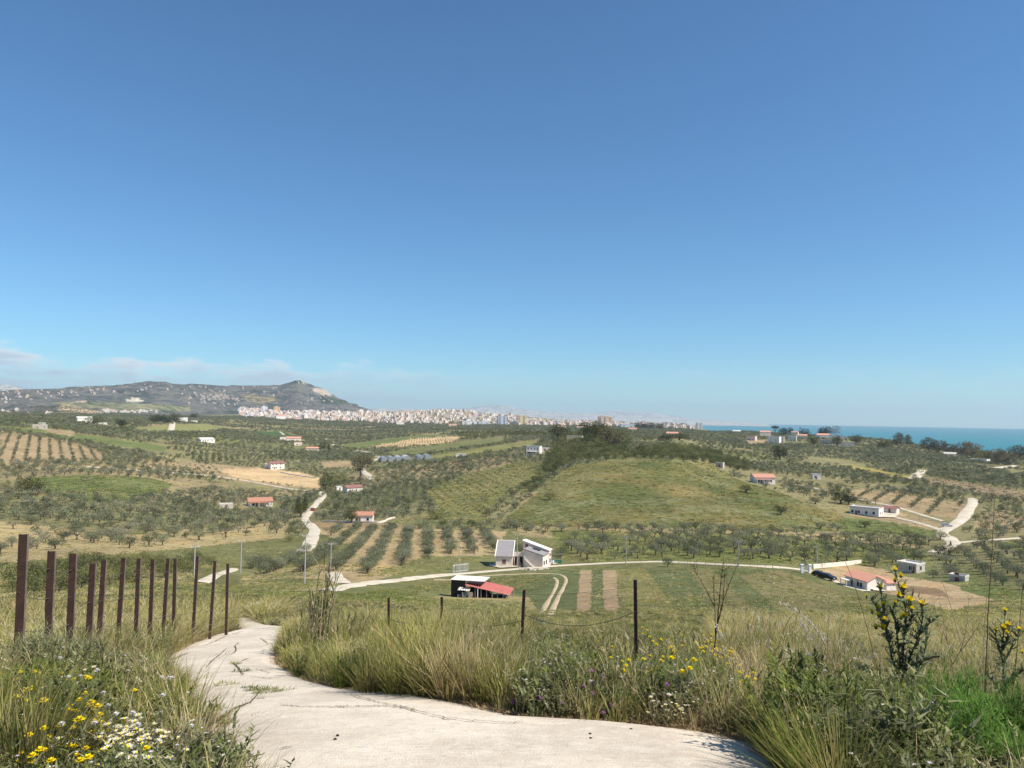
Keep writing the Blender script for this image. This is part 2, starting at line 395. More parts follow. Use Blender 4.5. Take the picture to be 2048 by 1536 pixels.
plain('car_black', (.012, .013, .016), .3, .1, 4, spec=.5)
plain('car_silver', (.62, .63, .64), .35, .06, 4, spec=.5)
plain('car_red', (.35, .03, .025), .35, .1, 4, spec=.5)
plain('glass_dark', (.03, .04, .05), .08, .1, 2, spec=.6)
plain('greenhouse_film', (.62, .62, .60), .35, .12, 1.0)
plain('greenhouse_film_dark', (.30, .31, .31), .5, .2, 1.0)
plain('skin', (.45, .28, .2), .6, .1, 8)
plain('cloth_dark', (.03, .03, .04), .9, .2, 8)
plain('stone', (.50, .45, .37), .95, .3, 6.0, bump=.5)
plain('clay_rock', (.40, .29, .19), .95, .3, 6.0, bump=.6)
plain('cable', (.03, .03, .03), .6, .1, 5)
# far town: every house has its own object colour
m, t = new_mat('town_wall'); oi = t.nodes.new('ShaderNodeObjectInfo')
v = objco(t); wv = t.nodes.new('ShaderNodeTexBrick')
wv.inputs['Color1'].default_value = (.34, .34, .36, 1); wv.inputs['Color2'].default_value = (.6, .6, .62, 1); wv.inputs['Mortar'].default_value = (1, 1, 1, 1)
wv.inputs['Scale'].default_value = 1.0; wv.inputs['Mortar Size'].default_value = .9; wv.inputs['Brick Width'].default_value = 3.4; wv.inputs['Row Height'].default_value = 3.1; wv.offset = 0
sp = t.nodes.new('ShaderNodeSeparateXYZ'); lk(t, v, sp.inputs[0]); cb = t.nodes.new('ShaderNodeCombineXYZ')
lk(t, mathn(t, 'ADD', sp.outputs[0], sp.outputs[1]), cb.inputs[0]); lk(t, sp.outputs[2], cb.inputs[1]); lk(t, cb.outputs[0], wv.inputs['Vector'])
principled(t, mixc(t, .8, oi.outputs['Color'], wv.outputs['Color'], 'MULTIPLY'), .85, .2)
m, t = new_mat('town_mass'); at = t.nodes.new('ShaderNodeAttribute'); at.attribute_name = 'tone'
principled(t, at.outputs['Color'], .85, .2)

foliage('olive_leaf', (.158, .176, .100), .42, .28, (.035, .03, .02))
foliage('olive_grey', (.205, .205, .135), .40, .28, (.03, .025, .02))
foliage('shrub_leaf', (.095, .118, .055), .40, .25)
foliage('shrub_leaf_light', (.155, .165, .080), .35, .25)
foliage('dark_leaf', (.042, .056, .028), .35, .2)
foliage('euca_leaf', (.125, .115, .072), .35, .2)
foliage('cypress_leaf', (.030, .045, .018), .3, .15)
foliage('grass_green', (.165, .190, .052), .5, .4, (.05, .035, 0))
foliage('grass_yellow', (.330, .285, .110), .45, .4, (.06, .045, .02))
foliage('grass_straw', (.500, .405, .230), .28, .35, (.05, .04, .03))
foliage('grass_brown', (.290, .185, .105), .35, .3, (.05, .03, .01))
foliage('grass_deep', (.090, .135, .038), .35, .35)
foliage('herb_grey', (.205, .208, .104), .5, .35, (.04, .04, .03))
foliage('herb_green', (.125, .165, .055), .35, .35)
foliage('fennel', (.135, .240, .055), .35, .4, (.03, .04, 0))
foliage('thistle_leaf', (.140, .170, .095), .45, .25, (.06, .07, .05))
foliage('reed_leaf', (.110, .140, .065), .35, .3)
foliage('dry_stem', (.330, .265, .180), .3, .1)
foliage('dry_dark', (.120, .085, .060), .4, .1)
foliage('petal_yellow', (.85, .67, .018), .12, .3, (.02, .02, 0))
foliage('petal_orange', (.75, .40, .012), .2, .3, (.02, .02, 0))
foliage('petal_white', (.78, .76, .68), .1, .3, (0, 0, 0))
foliage('petal_purple', (.42, .16, .40), .2, .3, (.05, .05, .05))
foliage('petal_lilac', (.64, .60, .59), .15, .3, (.03, .03, .03))
foliage('fluff', (.52, .48, .42), .2, .3, (.04, .04, .03))
foliage('weed_dark', (.085, .110, .044), .45, .3, (.05, .06, .02))
foliage('seed_head', (.40, .33, .21), .2, .3, (.04, .04, .03))

# ---------------------------------------------------------------- mesh helpers
class MB:
    def __init__(s): s.v = []; s.f = []; s.m = []
    def add(s, vs, fs, mi=0):
        o = len(s.v); s.v += [tuple(p) for p in vs]; s.f += [tuple(i + o for i in f) for f in fs]; s.m += [mi] * len(fs)
    def box(s, x0, x1, y0, y1, z0, z1, mi=0):
        s.add([(x0, y0, z0), (x1, y0, z0), (x1, y1, z0), (x0, y1, z0), (x0, y0, z1), (x1, y0, z1), (x1, y1, z1), (x0, y1, z1)],
              [(0, 3, 2, 1), (4, 5, 6, 7), (0, 1, 5, 4), (1, 2, 6, 5), (2, 3, 7, 6), (3, 0, 4, 7)], mi)
    def prism(s, poly, y0, y1, mi=0):
        """poly in x,z, swept along y"""
        n = len(poly)
        s.add([(x, y0, z) for x, z in poly] + [(x, y1, z) for x, z in poly],
              [tuple(range(n)), tuple(reversed(range(n, 2 * n)))] + [(i, i + n, (i + 1) % n + n, (i + 1) % n) for i in range(n)], mi)
    def tube(s, pts, rad, n=6, mi=0, cap=True):
        pts = [Vector(p) for p in pts]
        if isinstance(rad, (int, float)): rad = [rad] * len(pts)
        vs = []; prev = None
        for i, p in enumerate(pts):
            d = (pts[min(i + 1, len(pts) - 1)] - pts[max(i - 1, 0)])
            d = d.normalized() if d.length > 1e-9 else Vector((0, 0, 1))
            if prev is None:
                a = d.orthogonal().normalized()
            else:
                a = (prev - d * prev.dot(d)); a = a.normalized() if a.length > 1e-6 else d.orthogonal().normalized()
            prev = a; b = d.cross(a)
            vs += [p + (a * math.cos(2 * math.pi * k / n) + b * math.sin(2 * math.pi * k / n)) * rad[i] for k in range(n)]
        fs = [(i * n + k, i * n + (k + 1) % n, (i + 1) * n + (k + 1) % n, (i + 1) * n + k) for i in range(len(pts) - 1) for k in range(n)]
        if cap: fs += [tuple(reversed(range(n))), tuple(range((len(pts) - 1) * n, len(pts) * n))]
        s.add(vs, fs, mi)
    def blade(s, p, az, length, width, lean, bend, mi=0, seg=3, drop=0.0):
        """a tapering strip that leaves p upward, leaning towards az and bending over"""
        p = Vector(p); side = Vector((math.cos(az + 1.57), math.sin(az + 1.57), 0)); f = Vector((math.cos(az), math.sin(az), 0))
        a = lean; vs = []; q = p.copy()
        for i in range(seg + 1):
            w_ = width * (1 - i / seg) ** 0.8 * 0.5
            if i < seg: vs += [q - side * w_, q + side * w_]
            else: vs.append(q.copy())
            q = q + (f * math.sin(a) + Vector((0, 0, 1)) * math.cos(a)) * (length / seg); a += bend / seg
        fs = [(2 * i, 2 * i + 1, 2 * i + 3, 2 * i + 2) for i in range(seg - 1)] + [(2 * seg - 2, 2 * seg - 1, 2 * seg)]
        s.add(vs, fs, mi); return vs[-1]
    def mesh(s, name, mats, smooth=False):
        me = bpy.data.meshes.new(name); me.from_pydata(s.v, [], s.f)
        for x in (mats if isinstance(mats, (list, tuple)) else [mats]): me.materials.append(MATS[x])
        if max(s.m, default=0): me.polygons.foreach_set('material_index', s.m)
        if smooth: me.polygons.foreach_set('use_smooth', [True] * len(s.f))
        me.update(); return me
    def build(s, name, mats, parent=None, smooth=False):
        return link(name, s.mesh(name, mats, smooth), parent)
def link(name, me, parent=None):
    o = bpy.data.objects.new(name, me); COL.objects.link(o)
    if parent is not None: o.parent = parent
    return o
def empty(name, loc, rz=0.0):
    o = bpy.data.objects.new(name, None); COL.objects.link(o)
    o.location = loc; o.rotation_euler = (0, 0, rz); o.empty_display_size = 0.3
    return o
def tag(o, label, cat, group=None, kind=None):
    o['label'] = label
    if cat: o['category'] = cat
    if group: o['group'] = group
    if kind: o['kind'] = kind
    return o
def struct(o, label=None):
    o['kind'] = 'structure'
    if label: o['label'] = label
    return o
CHILD = {}
def copy_tree(root, loc, rz=None, scale=None):
    r = root.copy(); COL.objects.link(r); r.location = loc
    if rz is not None: r.rotation_euler = (0, 0, rz)
    if scale is not None: r.scale = scale if isinstance(scale, tuple) else (scale,) * 3
    for ch in CHILD.get(root.name) or CHILD.setdefault(root.name, list(root.children)):
        c = ch.copy(); COL.objects.link(c); c.parent = r
        for g in CHILD.get(ch.name) or CHILD.setdefault(ch.name, list(ch.children)):
            d = g.copy(); COL.objects.link(d); d.parent = c
    return r
def from_np(name, V, F, mats, smooth=False, mi=None):
    me = bpy.data.meshes.new(name)
    me.vertices.add(len(V)); me.vertices.foreach_set('co', np.asarray(V, np.float32).ravel())
    F = np.asarray(F, np.int32); n = F.shape[1]
    me.loops.add(F.size); me.loops.foreach_set('vertex_index', F.ravel())
    me.polygons.add(len(F)); me.polygons.foreach_set('loop_start', np.arange(len(F), dtype=np.int32) * n)
    for x in (mats if isinstance(mats, (list, tuple)) else [mats]): me.materials.append(MATS[x])
    if mi is not None: me.polygons.foreach_set('material_index', np.asarray(mi, np.int32))
    me.update(calc_edges=True); me.validate()
    me.polygons.foreach_set('use_smooth', np.full(len(F), smooth))
    return me

# ---------------------------------------------------------------- ground
SOIL, STRAW, GREEN = (.315, .24, .14), (.36, .285, .15), (.160, .165, .070)
LUSH, DEEP, HILL = (.135, .160, .060), (.080, .122, .045), (.200, .192, .076)
SCRUB, PLOUGH, BROWN = (.205, .178, .092), (.50, .36, .205), (.235, .18, .11)
DRY = (.29, .245, .115)
FIELDS = [
 ([(0, 835), (200, 850), (480, 868), (480, 882), (250, 868), (0, 852)], GREEN),
 ([(0, 852), (60, 858), (200, 873), (330, 893), (330, 903), (200, 888), (60, 866), (0, 858)], LUSH),
 ([(0, 868), (60, 872), (150, 888), (215, 912), (200, 924), (100, 922), (0, 928)], SOIL),
 ([(90, 857), (150, 862), (150, 872), (95, 866)], SOIL),
 ([(60, 955), (180, 949), (300, 956), (352, 970), (325, 985), (250, 1002), (180, 1002), (100, 985), (60, 970)], LUSH),
 ([(0, 1042), (150, 1058), (260, 1070), (400, 1058), (560, 1046), (600, 1034), (570, 1075), (300, 1105), (0, 1125)], STRAW),
 ([(290, 924), (420, 929), (530, 936), (640, 955), (638, 980), (560, 974), (470, 962), (380, 946), (290, 936)], SOIL),
 ([(436, 940), (530, 936), (600, 945), (640, 956), (638, 977), (560, 968), (470, 955)], PLOUGH),
 ([(255, 857), (330, 850), (410, 848), (470, 858), (400, 863), (300, 864)], (.22, .22, .09)),
 ([(510, 863), (562, 861), (592, 872), (530, 874)], DEEP),
 ([(668, 892), (860, 868), (905, 871), (700, 898)], LUSH),
 ([(730, 896), (830, 876), (935, 871), (905, 884), (800, 895)], PLOUGH),
 ([(760, 908), (930, 882), (1010, 874), (1000, 886), (800, 914)], GREEN),
 ([(840, 915), (1000, 890), (1090, 878), (1060, 895), (920, 914)], HILL),
 ([(640, 925), (700, 922), (705, 935), (650, 938)], SOIL),
 ([(850, 985), (940, 945), (1040, 925), (1085, 925), (1090, 938), (1030, 985), (960, 1035), (880, 1032)], HILL),
 ([(740, 1048), (900, 1020), (1010, 1045), (900, 1052)], GREEN),
 ([(1050, 1005), (1140, 935), (1250, 918), (1420, 926), (1480, 960), (1560, 985), (1620, 1010), (1690, 1030), (1660, 1062), (1480, 1062), (1300, 1054), (1100, 1054), (1000, 1047)], HILL),
 ([(1680, 1035), (1760, 1040), (1880, 1060), (1870, 1075), (1700, 1065), (1640, 1050)], LUSH),
 ([(1690, 986), (1720, 976), (1935, 1008), (1925, 1036), (1890, 1036), (1760, 1010)], SOIL),
 ([(1700, 1014), (1790, 1022), (1880, 1046), (1905, 1052), (1860, 1060), (1700, 1030)], SOIL),
 ([(1990, 1020), (2060, 1036), (2060, 1062), (1946, 1056), (1960, 1030)], SOIL),
 ([(1846, 952), (2060, 985), (2060, 1003), (1960, 988), (1850, 966)], BROWN),
 ([(1700, 929), (1830, 955), (1820, 961), (1700, 938)], (.30, .25, .08)),
 ([(1490, 880), (1535, 880), (1530, 890), (1495, 890)], SOIL),
 ([(600, 1050), (720, 1056), (1010, 1062), (990, 1112), (900, 1120), (720, 1168), (640, 1158), (480, 1160), (520, 1140), (640, 1130), (700, 1090)], (.355, .275, .155)),
 ([(620, 1042), (760, 1046), (900, 1052), (760, 1060), (625, 1056)], (.30, .22, .12)),
 ([(750, 1142), (860, 1112), (985, 1112), (960, 1138), (860, 1148)], GREEN),
 ([(1100, 1060), (1640, 1070), (1860, 1085), (1850, 1135), (1560, 1128), (1130, 1124)], (.165, .175, .062)),
 ([(1590, 1065), (1860, 1090), (1850, 1098), (1590, 1076)], STRAW),
 ([(1030, 1180), (1100, 1150), (1130, 1140), (1560, 1135), (1620, 1150), (1680, 1190), (1700, 1250), (1060, 1250)], (.125, .14, .062)),
 ([(1560, 1140), (1700, 1190), (1900, 1235), (1900, 1260), (1600, 1260), (1480, 1150)], (.20, .175, .085)),
 ([(1230, 1140), (1290, 1138), (1380, 1250), (1250, 1250)], (.20, .185, .075)),
 ([(1380, 1138), (1420, 1137), (1540, 1250), (1450, 1250)], (.20, .175, .085)),
 ([(1160, 1141), (1184, 1141), (1180, 1240), (1152, 1240)], (.335, .25, .15)),
 ([(1206, 1140), (1232, 1140), (1240, 1244), (1208, 1244)], (.335, .25, .15)),
 ([(1615, 1142), (1700, 1128), (1785, 1142), (1790, 1150), (1900, 1168), (2005, 1198), (1900, 1222), (1800, 1192), (1690, 1172)], (.40, .295, .17)),
 ([(1780, 1166), (1880, 1178), (1900, 1195), (1800, 1182)], (.235, .165, .10)),
 ([(1925, 1150), (2060, 1192), (2060, 1220), (1920, 1180)], LUSH),
 ([(2000, 1085), (2060, 1082), (2060, 1100), (2010, 1098)], LUSH),
 ([(560, 1172), (640, 1160), (900, 1180), (1060, 1195), (1100, 1270), (420, 1290), (500, 1200)], DRY),
 ([(680, 1168), (800, 1164), (900, 1172), (900, 1190), (760, 1200), (660, 1190)], GREEN),
 ([(880, 1205), (1030, 1210), (1040, 1232), (860, 1235)], (.40, .33, .185)),
]
HILLFIELDS = [
 ([(110, 810), (150, 812), (205, 823), (200, 830), (120, 828)], (.42, .33, .22)),
 ([(150, 802), (175, 803), (180, 809), (158, 808)], (.46, .36, .24)),
 ([(250, 799), (270, 797), (290, 801), (280, 805), (255, 804)], (.62, .56, .44)),
 ([(100, 803), (190, 805), (260, 806), (380, 812), (380, 822), (240, 822), (120, 808)], (.20, .20, .12)),
 ([(480, 790), (540, 792), (560, 804), (500, 806)], (.24, .20, .12)),
 ([(628, 776), (648, 776), (662, 787), (668, 792), (640, 788), (626, 783)], (.38, .32, .27)),
 ([(598, 759), (606, 760), (616, 766), (608, 767)], (.48, .42, .36)),
 ([(640, 790), (690, 800), (720, 811), (640, 806)], (.06, .075, .05)),
 ([(575, 763), (595, 756), (604, 760), (600, 768), (585, 768)], (.07, .085, .055)),
]
azv = np.concatenate([np.linspace(-180, -40, 70)[:-1], np.linspace(-40, 40, 760), np.linspace(40, 180, 70)[1:]]) * math.pi / 180
lnv = np.concatenate([np.linspace(math.log(0.45), math.log(30), 160)[:-1], np.linspace(math.log(30), math.log(9000), 470)])
A2, L2 = np.meshgrid(azv, lnv, indexing='ij')
D2 = np.exp(L2); GX = np.sin(A2) * D2; GY = np.cos(A2) * D2; GZ = EYE + bil(Z, A2, L2)
# clear join behind the camera
V = np.stack([GX, GY, GZ], -1).reshape(-1, 3)
vx, vy = to_pix(V)
vx = np.nan_to_num(vx, nan=-9e3); vy = np.nan_to_num(vy, nan=-9e3)
wob = (fbm(V[:, 0] / 9, V[:, 1] / 9, 5, 3) - .5)
colr = np.tile(np.array(SCRUB), (len(V), 1))
dist = D2.ravel()
# parcels of the groves: bare soil, dry or green ground under the trees
pc = hash2(np.floor(V[:, 0] / 125 + wob * .15), np.floor(V[:, 1] / 125 + wob * .15), 77)
PARC = np.array([(.27, .22, .12), (.20, .185, .092), (.16, .16, .070), (.215, .192, .098)])
colr = PARC[np.clip((pc * 4).astype(int), 0, 3)] * (.85 + .3 * fbm(V[:, 0] / 30, V[:, 1] / 30, 19, 3))[:, None]
for fi_, (poly, c) in enumerate(FIELDS):
    k_ = .4 if fi_ in (34, 35) else 1
    colr[in_poly(vx + wob * 16 * k_, vy + wob * 5 * k_, poly) & (dist > 40)] = c
hillm = in_poly(vx + wob * 16, vy + wob * 5, FIELDS[17][0]) & (dist > 40)
hn = np.clip((fbm(V[:, 0] / 28, V[:, 1] / 28, 61, 4) - .33) / .34, 0, 1)[:, None]; hn2 = np.clip((fbm(V[:, 0] / 16, V[:, 1] / 16, 67, 4) - .5) / .2, 0, 1)[:, None]
hc = np.array((.120, .132, .050)) * (1 - hn) + np.array((.195, .160, .065)) * hn; hc = hc * (1 - hn2 * .5) + np.array((.215, .22, .12)) * hn2 * .5
colr[hillm] = hc[hillm]
nearm = np.clip((55 - dist) / 25, 0, 1)[:, None]
pat = fbm(V[:, 0] / 2.2, V[:, 1] / 2.2, 71, 4)[:, None]
nearc = np.array((.20, .165, .085)) * (1 - pat) + np.array((.15, .13, .055)) * pat
colr = colr * (1 - nearm) + nearc * nearm
mt = bil(ISM.astype(float), A2.ravel(), L2.ravel()) > .5
mcol = np.array((.128, .127, .117))
colr[mt] = mcol
for poly, c in HILLFIELDS: colr[in_poly(vx, vy, poly) & (dist > 2200)] = c
na, nl = A2.shape
I = np.arange(na * nl).reshape(na, nl)
F = np.stack([I[:-1, :-1], I[1:, :-1], I[1:, 1:], I[:-1, 1:]], -1).reshape(-1, 4)
ffar = mt[F].all(1)
def ground_part(name, faces, mat):
    used, inv = np.unique(faces, return_inverse=True)
    me = from_np(name, V[used], inv.reshape(-1, 4), mat, True)
    a = me.attributes.new('field', 'FLOAT_COLOR', 'POINT')
    a.data.foreach_set('color', np.concatenate([colr[used], np.ones((len(used), 1))], 1).astype(np.float32).ravel())
    return struct(link(name, me))
F = F[:, ::-1]
terrain = ground_part('terrain', F[~ffar], 'ground'); terrain['label'] = 'rolling farmland sloping down from the viewpoint towards the sea'
mountain = ground_part('mountain', F[ffar], 'mountain'); mountain['label'] = 'long grey-green mountain ridge with a pointed rocky summit'

# sea out to where the horizon shows
mb = []
sa = np.linspace(-60, 80, 60) * math.pi / 180; sd = np.exp(np.linspace(math.log(1800), math.log(22500), 30))
SA, SD = np.meshgrid(sa, sd, indexing='ij')
SV = np.stack([np.sin(SA) * SD, np.cos(SA) * SD, np.zeros_like(SA)], -1).reshape(-1, 3)
J = np.arange(SV.shape[0]).reshape(SA.shape)
SF = np.stack([J[:-1, :-1], J[:-1, 1:], J[1:, 1:], J[1:, :-1]], -1).reshape(-1, 4)
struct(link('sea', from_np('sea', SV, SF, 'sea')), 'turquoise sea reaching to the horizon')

# hazy coast and hills beyond the town
def far_ridge(name, pts, d, depth, label, seed):
    xs = np.arange(pts[0][0], pts[-1][0] + 1, 4.0)
    ys = np.interp(xs, [p[0] for p in pts], [p[1] for p in pts])
    ys = ys + (fbm(xs / 26, xs * 0 + 3, seed, 4) - .5) * 3.0 * np.clip((horizon_y(xs) + 4 - ys) / 8, 0, 1)
    az, t_ = pix_ray(xs, ys); top_ = EYE - t_ * d
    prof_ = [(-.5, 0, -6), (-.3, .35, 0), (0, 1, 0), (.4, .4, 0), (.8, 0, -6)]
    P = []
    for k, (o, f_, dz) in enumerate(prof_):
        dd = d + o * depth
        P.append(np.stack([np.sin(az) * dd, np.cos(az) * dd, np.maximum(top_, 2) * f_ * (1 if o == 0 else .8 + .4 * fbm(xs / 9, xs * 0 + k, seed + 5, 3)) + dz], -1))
    P = np.stack(P, 1); n_, m_ = P.shape[:2]; Q = np.arange(n_ * m_).reshape(n_, m_)
    me = from_np(name, P.reshape(-1, 3), np.stack([Q[:-1, :-1], Q[1:, :-1], Q[1:, 1:], Q[:-1, 1:]], -1).reshape(-1, 4), 'mountain', True)
    a = me.attributes.new('field', 'FLOAT_COLOR', 'POINT')
    a.data.foreach_set('color', np.tile(np.array((.40, .39, .36, 1), np.float32), n_ * m_))  # paled base colour, painted-in fading where the haze is too thin
    return struct(link(name, me), label)
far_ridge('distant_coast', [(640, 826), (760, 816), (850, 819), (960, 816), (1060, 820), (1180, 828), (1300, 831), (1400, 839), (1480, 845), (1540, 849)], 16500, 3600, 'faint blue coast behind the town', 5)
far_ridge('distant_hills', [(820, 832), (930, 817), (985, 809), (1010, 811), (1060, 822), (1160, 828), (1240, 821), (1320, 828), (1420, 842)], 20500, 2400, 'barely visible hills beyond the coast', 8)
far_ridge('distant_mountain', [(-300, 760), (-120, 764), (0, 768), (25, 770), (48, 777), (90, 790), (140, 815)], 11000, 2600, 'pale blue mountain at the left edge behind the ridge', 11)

# ---------------------------------------------------------------- roads and tracks
def catmull(pts, step):
    pts = [np.array(p, float) for p in pts]; P = [2 * pts[0] - pts[1]] + pts + [2 * pts[-1] - pts[-2]]; out_ = []
    for i in range(1, len(P) - 2):
        n = max(2, int(np.linalg.norm(P[i + 1] - P[i]) / step))
        for k in range(n):
            s_ = k / n
            out_.append(.5 * ((2 * P[i]) + (-P[i - 1] + P[i + 1]) * s_ + (2 * P[i - 1] - 5 * P[i] + 4 * P[i + 1] - P[i + 2]) * s_ ** 2 + (-P[i - 1] + 3 * P[i] - 3 * P[i + 1] + P[i + 2]) * s_ ** 3))
    out_.append(pts[-1]); return np.array(out_)
ROADPTS = []
def ribbon(name, pts, width, mat, label=None, off=0.05, px=True, cross=4, jitter=0.1, wend=None):
    q = catmull(pts, 4.0 if px else .5)
    g = pix_ground(q[:, 0], q[:, 1])[:, :2] if px else q
    keep = [0]
    for i in range(1, len(g)):
        if np.linalg.norm(g[i] - g[keep[-1]]) > width * .25: keep.append(i)
    g = g[keep]; n = len(g)
    for _ in range(2): g[1:-1] = g[1:-1] * .5 + (g[:-2] + g[2:]) * .25
    tn = np.gradient(g, axis=0); tn /= np.linalg.norm(tn, axis=1)[:, None] + 1e-9
    nr = np.stack([tn[:, 1], -tn[:, 0]], 1)
    ws = np.interp(np.arange(n), [0, n - 1], [width, wend or width])
    jl = (fbm(np.arange(n) * .35, np.zeros(n), 3 + len(ROADPTS) % 50, 3) - .5) * jitter * 4 * ws; jr = (fbm(np.arange(n) * .35, np.ones(n) * 9, 8, 3) - .5) * jitter * 4 * ws
    rows = []
    for k in range(cross + 1):
        f_ = k / cross - .5
        xy = g + nr * (f_ * ws + (jl if k == 0 else jr if k == cross else 0))[:, None]
        dd = np.hypot(xy[:, 0], xy[:, 1])
        z = ground_z(xy[:, 0], xy[:, 1]) + (off + dd * .0006) * (0.25 if k in (0, cross) else 1)
        rows.append(np.stack([xy[:, 0], xy[:, 1], z], 1))
    Vr = np.stack(rows, 1); Q = np.arange(n * (cross + 1)).reshape(n, cross + 1)
    me = from_np(name, Vr.reshape(-1, 3), np.stack([Q[:-1, :-1], Q[:-1, 1:], Q[1:, 1:], Q[1:, :-1]], -1).reshape(-1, 4), mat, True)
    for p, w_ in zip(g, ws): ROADPTS.append((p[0], p[1], w_))
    return struct(link(name, me), label)

# foreground concrete road, lofted between its two edges
LE = [(1255, 505), (1262, 470), (1270, 432), (1290, 380), (1310, 345), (1330, 330), (1360, 345), (1390, 368), (1440, 392), (1480, 405), (1536, 455), (1640, 520), (1900, 560), (2600, -300), (4200, -2600)]
RE = [(1255, 575), (1262, 572), (1280, 560), (1300, 551), (1330, 552), (1360, 605), (1385, 700), (1395, 860), (1415, 950), (1440, 1060), (1452, 1290), (1470, 1440), (1490, 1510), (1536, 1560), (1640, 1760), (1900, 2200), (2600, 2600), (4200, 4600)]
ys = np.concatenate([np.linspace(1255, 1536, 150), np.geomspace(1537, 4200, 60)])
xl = np.interp(ys, [a for a, b in LE], [b for a, b in LE]); xr = np.interp(ys, [a for a, b in RE], [b for a, b in RE])
ed = (fbm(ys / 7, ys * 0, 4, 4) - .5) * 34
cx = 70; rowsV = []
for k in range(cx + 1):
    f_ = k / cx; X = xl * (1 - f_) + xr * f_ + (ed if k in (0, cx) else 0)
    g = pix_ground(X, ys); e_ = min(f_, 1 - f_)
    g[:, 2] += 0.012 + 0.05 * min(1, e_ * 8) + (fbm(g[:, 0] / .8, g[:, 1] / .8, 44, 3) - .5) * .02
    rowsV.append(g)
Vr = np.stack(rowsV, 1); Q = np.arange(Vr.shape[0] * (cx + 1)).reshape(-1, cx + 1)
road = struct(link('road', from_np('road', Vr.reshape(-1, 3), np.stack([Q[:-1, :-1], Q[1:, :-1], Q[1:, 1:], Q[:-1, 1:]], -1).reshape(-1, 4), 'concrete', True)), 'pale cracked concrete road bending down to the left')
ROADPOLY = [(x, y) for y, x in LE] + [(x, y) for y, x in reversed(RE)]
def road_z(x, y):
    # height of the road surface above the plain ground
    return float(ground_z(x, y)) + 0.062
# cracks in the concrete, some filled with weeds
CRACKS = [
 [(430, 1452), (455, 1440), (468, 1430), (490, 1421), (505, 1412), (512, 1403)],
 [(436, 1460), (462, 1450)],
 [(512, 1403), (520, 1390), (500, 1383), (482, 1385)],
 [(520, 1390), (545, 1388), (563, 1390)],
 [(488, 1358), (478, 1345), (472, 1338), (466, 1330)],
 [(412, 1343), (425, 1328), (440, 1315), (450, 1305), (455, 1300)],
 [(455, 1317), (466, 1312), (472, 1305), (470, 1297), (478, 1290)],
 [(412, 1294), (430, 1287), (445, 1279), (460, 1274)], [(465, 1272), (478, 1268), (490, 1266)], [(352, 1322), (368, 1315), (382, 1308)],
 [(520, 1280), (530, 1288), (537, 1294)], [(530, 1303), (522, 1310)], [(498, 1323), (480, 1330)],
 [(500, 1361), (525, 1364), (548, 1366), (560, 1366)],
 [(512, 1345), (530, 1350), (536, 1353)],
 [(560, 1422), (580, 1424), (620, 1426), (690, 1426), (740, 1425), (800, 1428), (860, 1442), (900, 1452)],
 [(640, 1392), (690, 1396), (740, 1412), (830, 1432)],
 [(480, 1535), (505, 1530), (530, 1523)], [(560, 1513), (585, 1509)],
 [(880, 1448), (940, 1455), (1010, 1459), (1050, 1457)],
]
mb = MB()
for ci_, c in enumerate(CRACKS):
    q = catmull(c, 2.5); q[:, 1] += (fbm(q[:, 0] / 5, q[:, 1] / 5, 2, 3) - .5) * 5
    g = pix_ground(q[:, 0], q[:, 1])
    nn = np.gradient(g[:, :2], axis=0); nn = np.stack([nn[:, 1], -nn[:, 0]], 1) / (np.linalg.norm(nn, axis=1)[:, None] + 1e-9)
    ww = .003 + .016 * fbm(q[:, 0] / 7, q[:, 1] / 7, 6, 2) * np.clip(np.minimum(np.arange(len(g)), np.arange(len(g))[::-1]) / 3, .15, 1) * (1 if ci_ < 13 else .45)
    vs = []
    for i in range(len(g)):
        for s_ in (-1, 1):
            x_, y_ = g[i, :2] + nn[i] * s_ * ww[i]; vs.append((x_, y_, road_z(x_, y_) + .014))
    mb.add(vs, [(2 * i, 2 * i + 1, 2 * i + 3, 2 * i + 2) for i in range(len(g) - 1)])
mb.build('cracks', 'crack', road)['kind'] = 'stuff'

ribbon('track', [(530, 1260), (500, 1252), (484, 1240), (490, 1225), (506, 1213), (526, 1205)], 1.5, 'limestone_track', 'pale track continuing below the bend of the road')
ribbon('track', [(404, 1166), (430, 1152), (470, 1138)], 1.7, 'limestone_track', 'pale track end behind the last brown fence posts')
ribbon('track', [(650, 1182), (700, 1172), (740, 1166), (800, 1160), (860, 1153), (930, 1147), (1000, 1141), (1060, 1136), (1130, 1131), (1210, 1127), (1260, 1125), (1330, 1124), (1420, 1128), (1500, 1132), (1560, 1135), (1606, 1140)], 2.7, 'limestone_track', 'pale farm track passing in front of the white farmhouse')
ribbon('track', [(690, 1168), (674, 1158), (668, 1146)], 2.6, 'limestone_track', 'short pale spur leaving the farm track into the olive rows')
ribbon('track', [(866, 1160), (920, 1160), (960, 1153), (1030, 1149), (1090, 1148), (1122, 1150), (1133, 1160), (1124, 1180), (1112, 1205), (1098, 1236)], .66, 'dirt_track', 'outer wheel rut of the looping dirt track', .03)
ribbon('track', [(1108, 1156), (1116, 1162), (1108, 1182), (1094, 1207), (1078, 1234)], .66, 'dirt_track', 'inner wheel rut of the looping dirt track', .03)
ribbon('lane', [(606, 1104), (620, 1085), (631, 1064), (622, 1052), (610, 1044), (612, 1030), (628, 1012), (640, 1000), (647, 990), (640, 984)], 3.9, 'limestone_track', 'winding white lane through the olive groves at left')
ribbon('lane', [(636, 985), (580, 978), (530, 969), (480, 960), (400, 950), (330, 945), (230, 937), (170, 934)], 2.2, 'limestone_track', 'narrow white lane running left past the tan field')
ribbon('lane', [(742, 960), (738, 952), (726, 944), (722, 936)], 4.4, 'limestone_track', 'white lane showing beside the spreading eucalyptus')
ribbon('lane', [(742, 922), (757, 918), (750, 909), (735, 905), (715, 902)], 5.0, 'limestone_track', 'white lane bend beside the greenhouses')
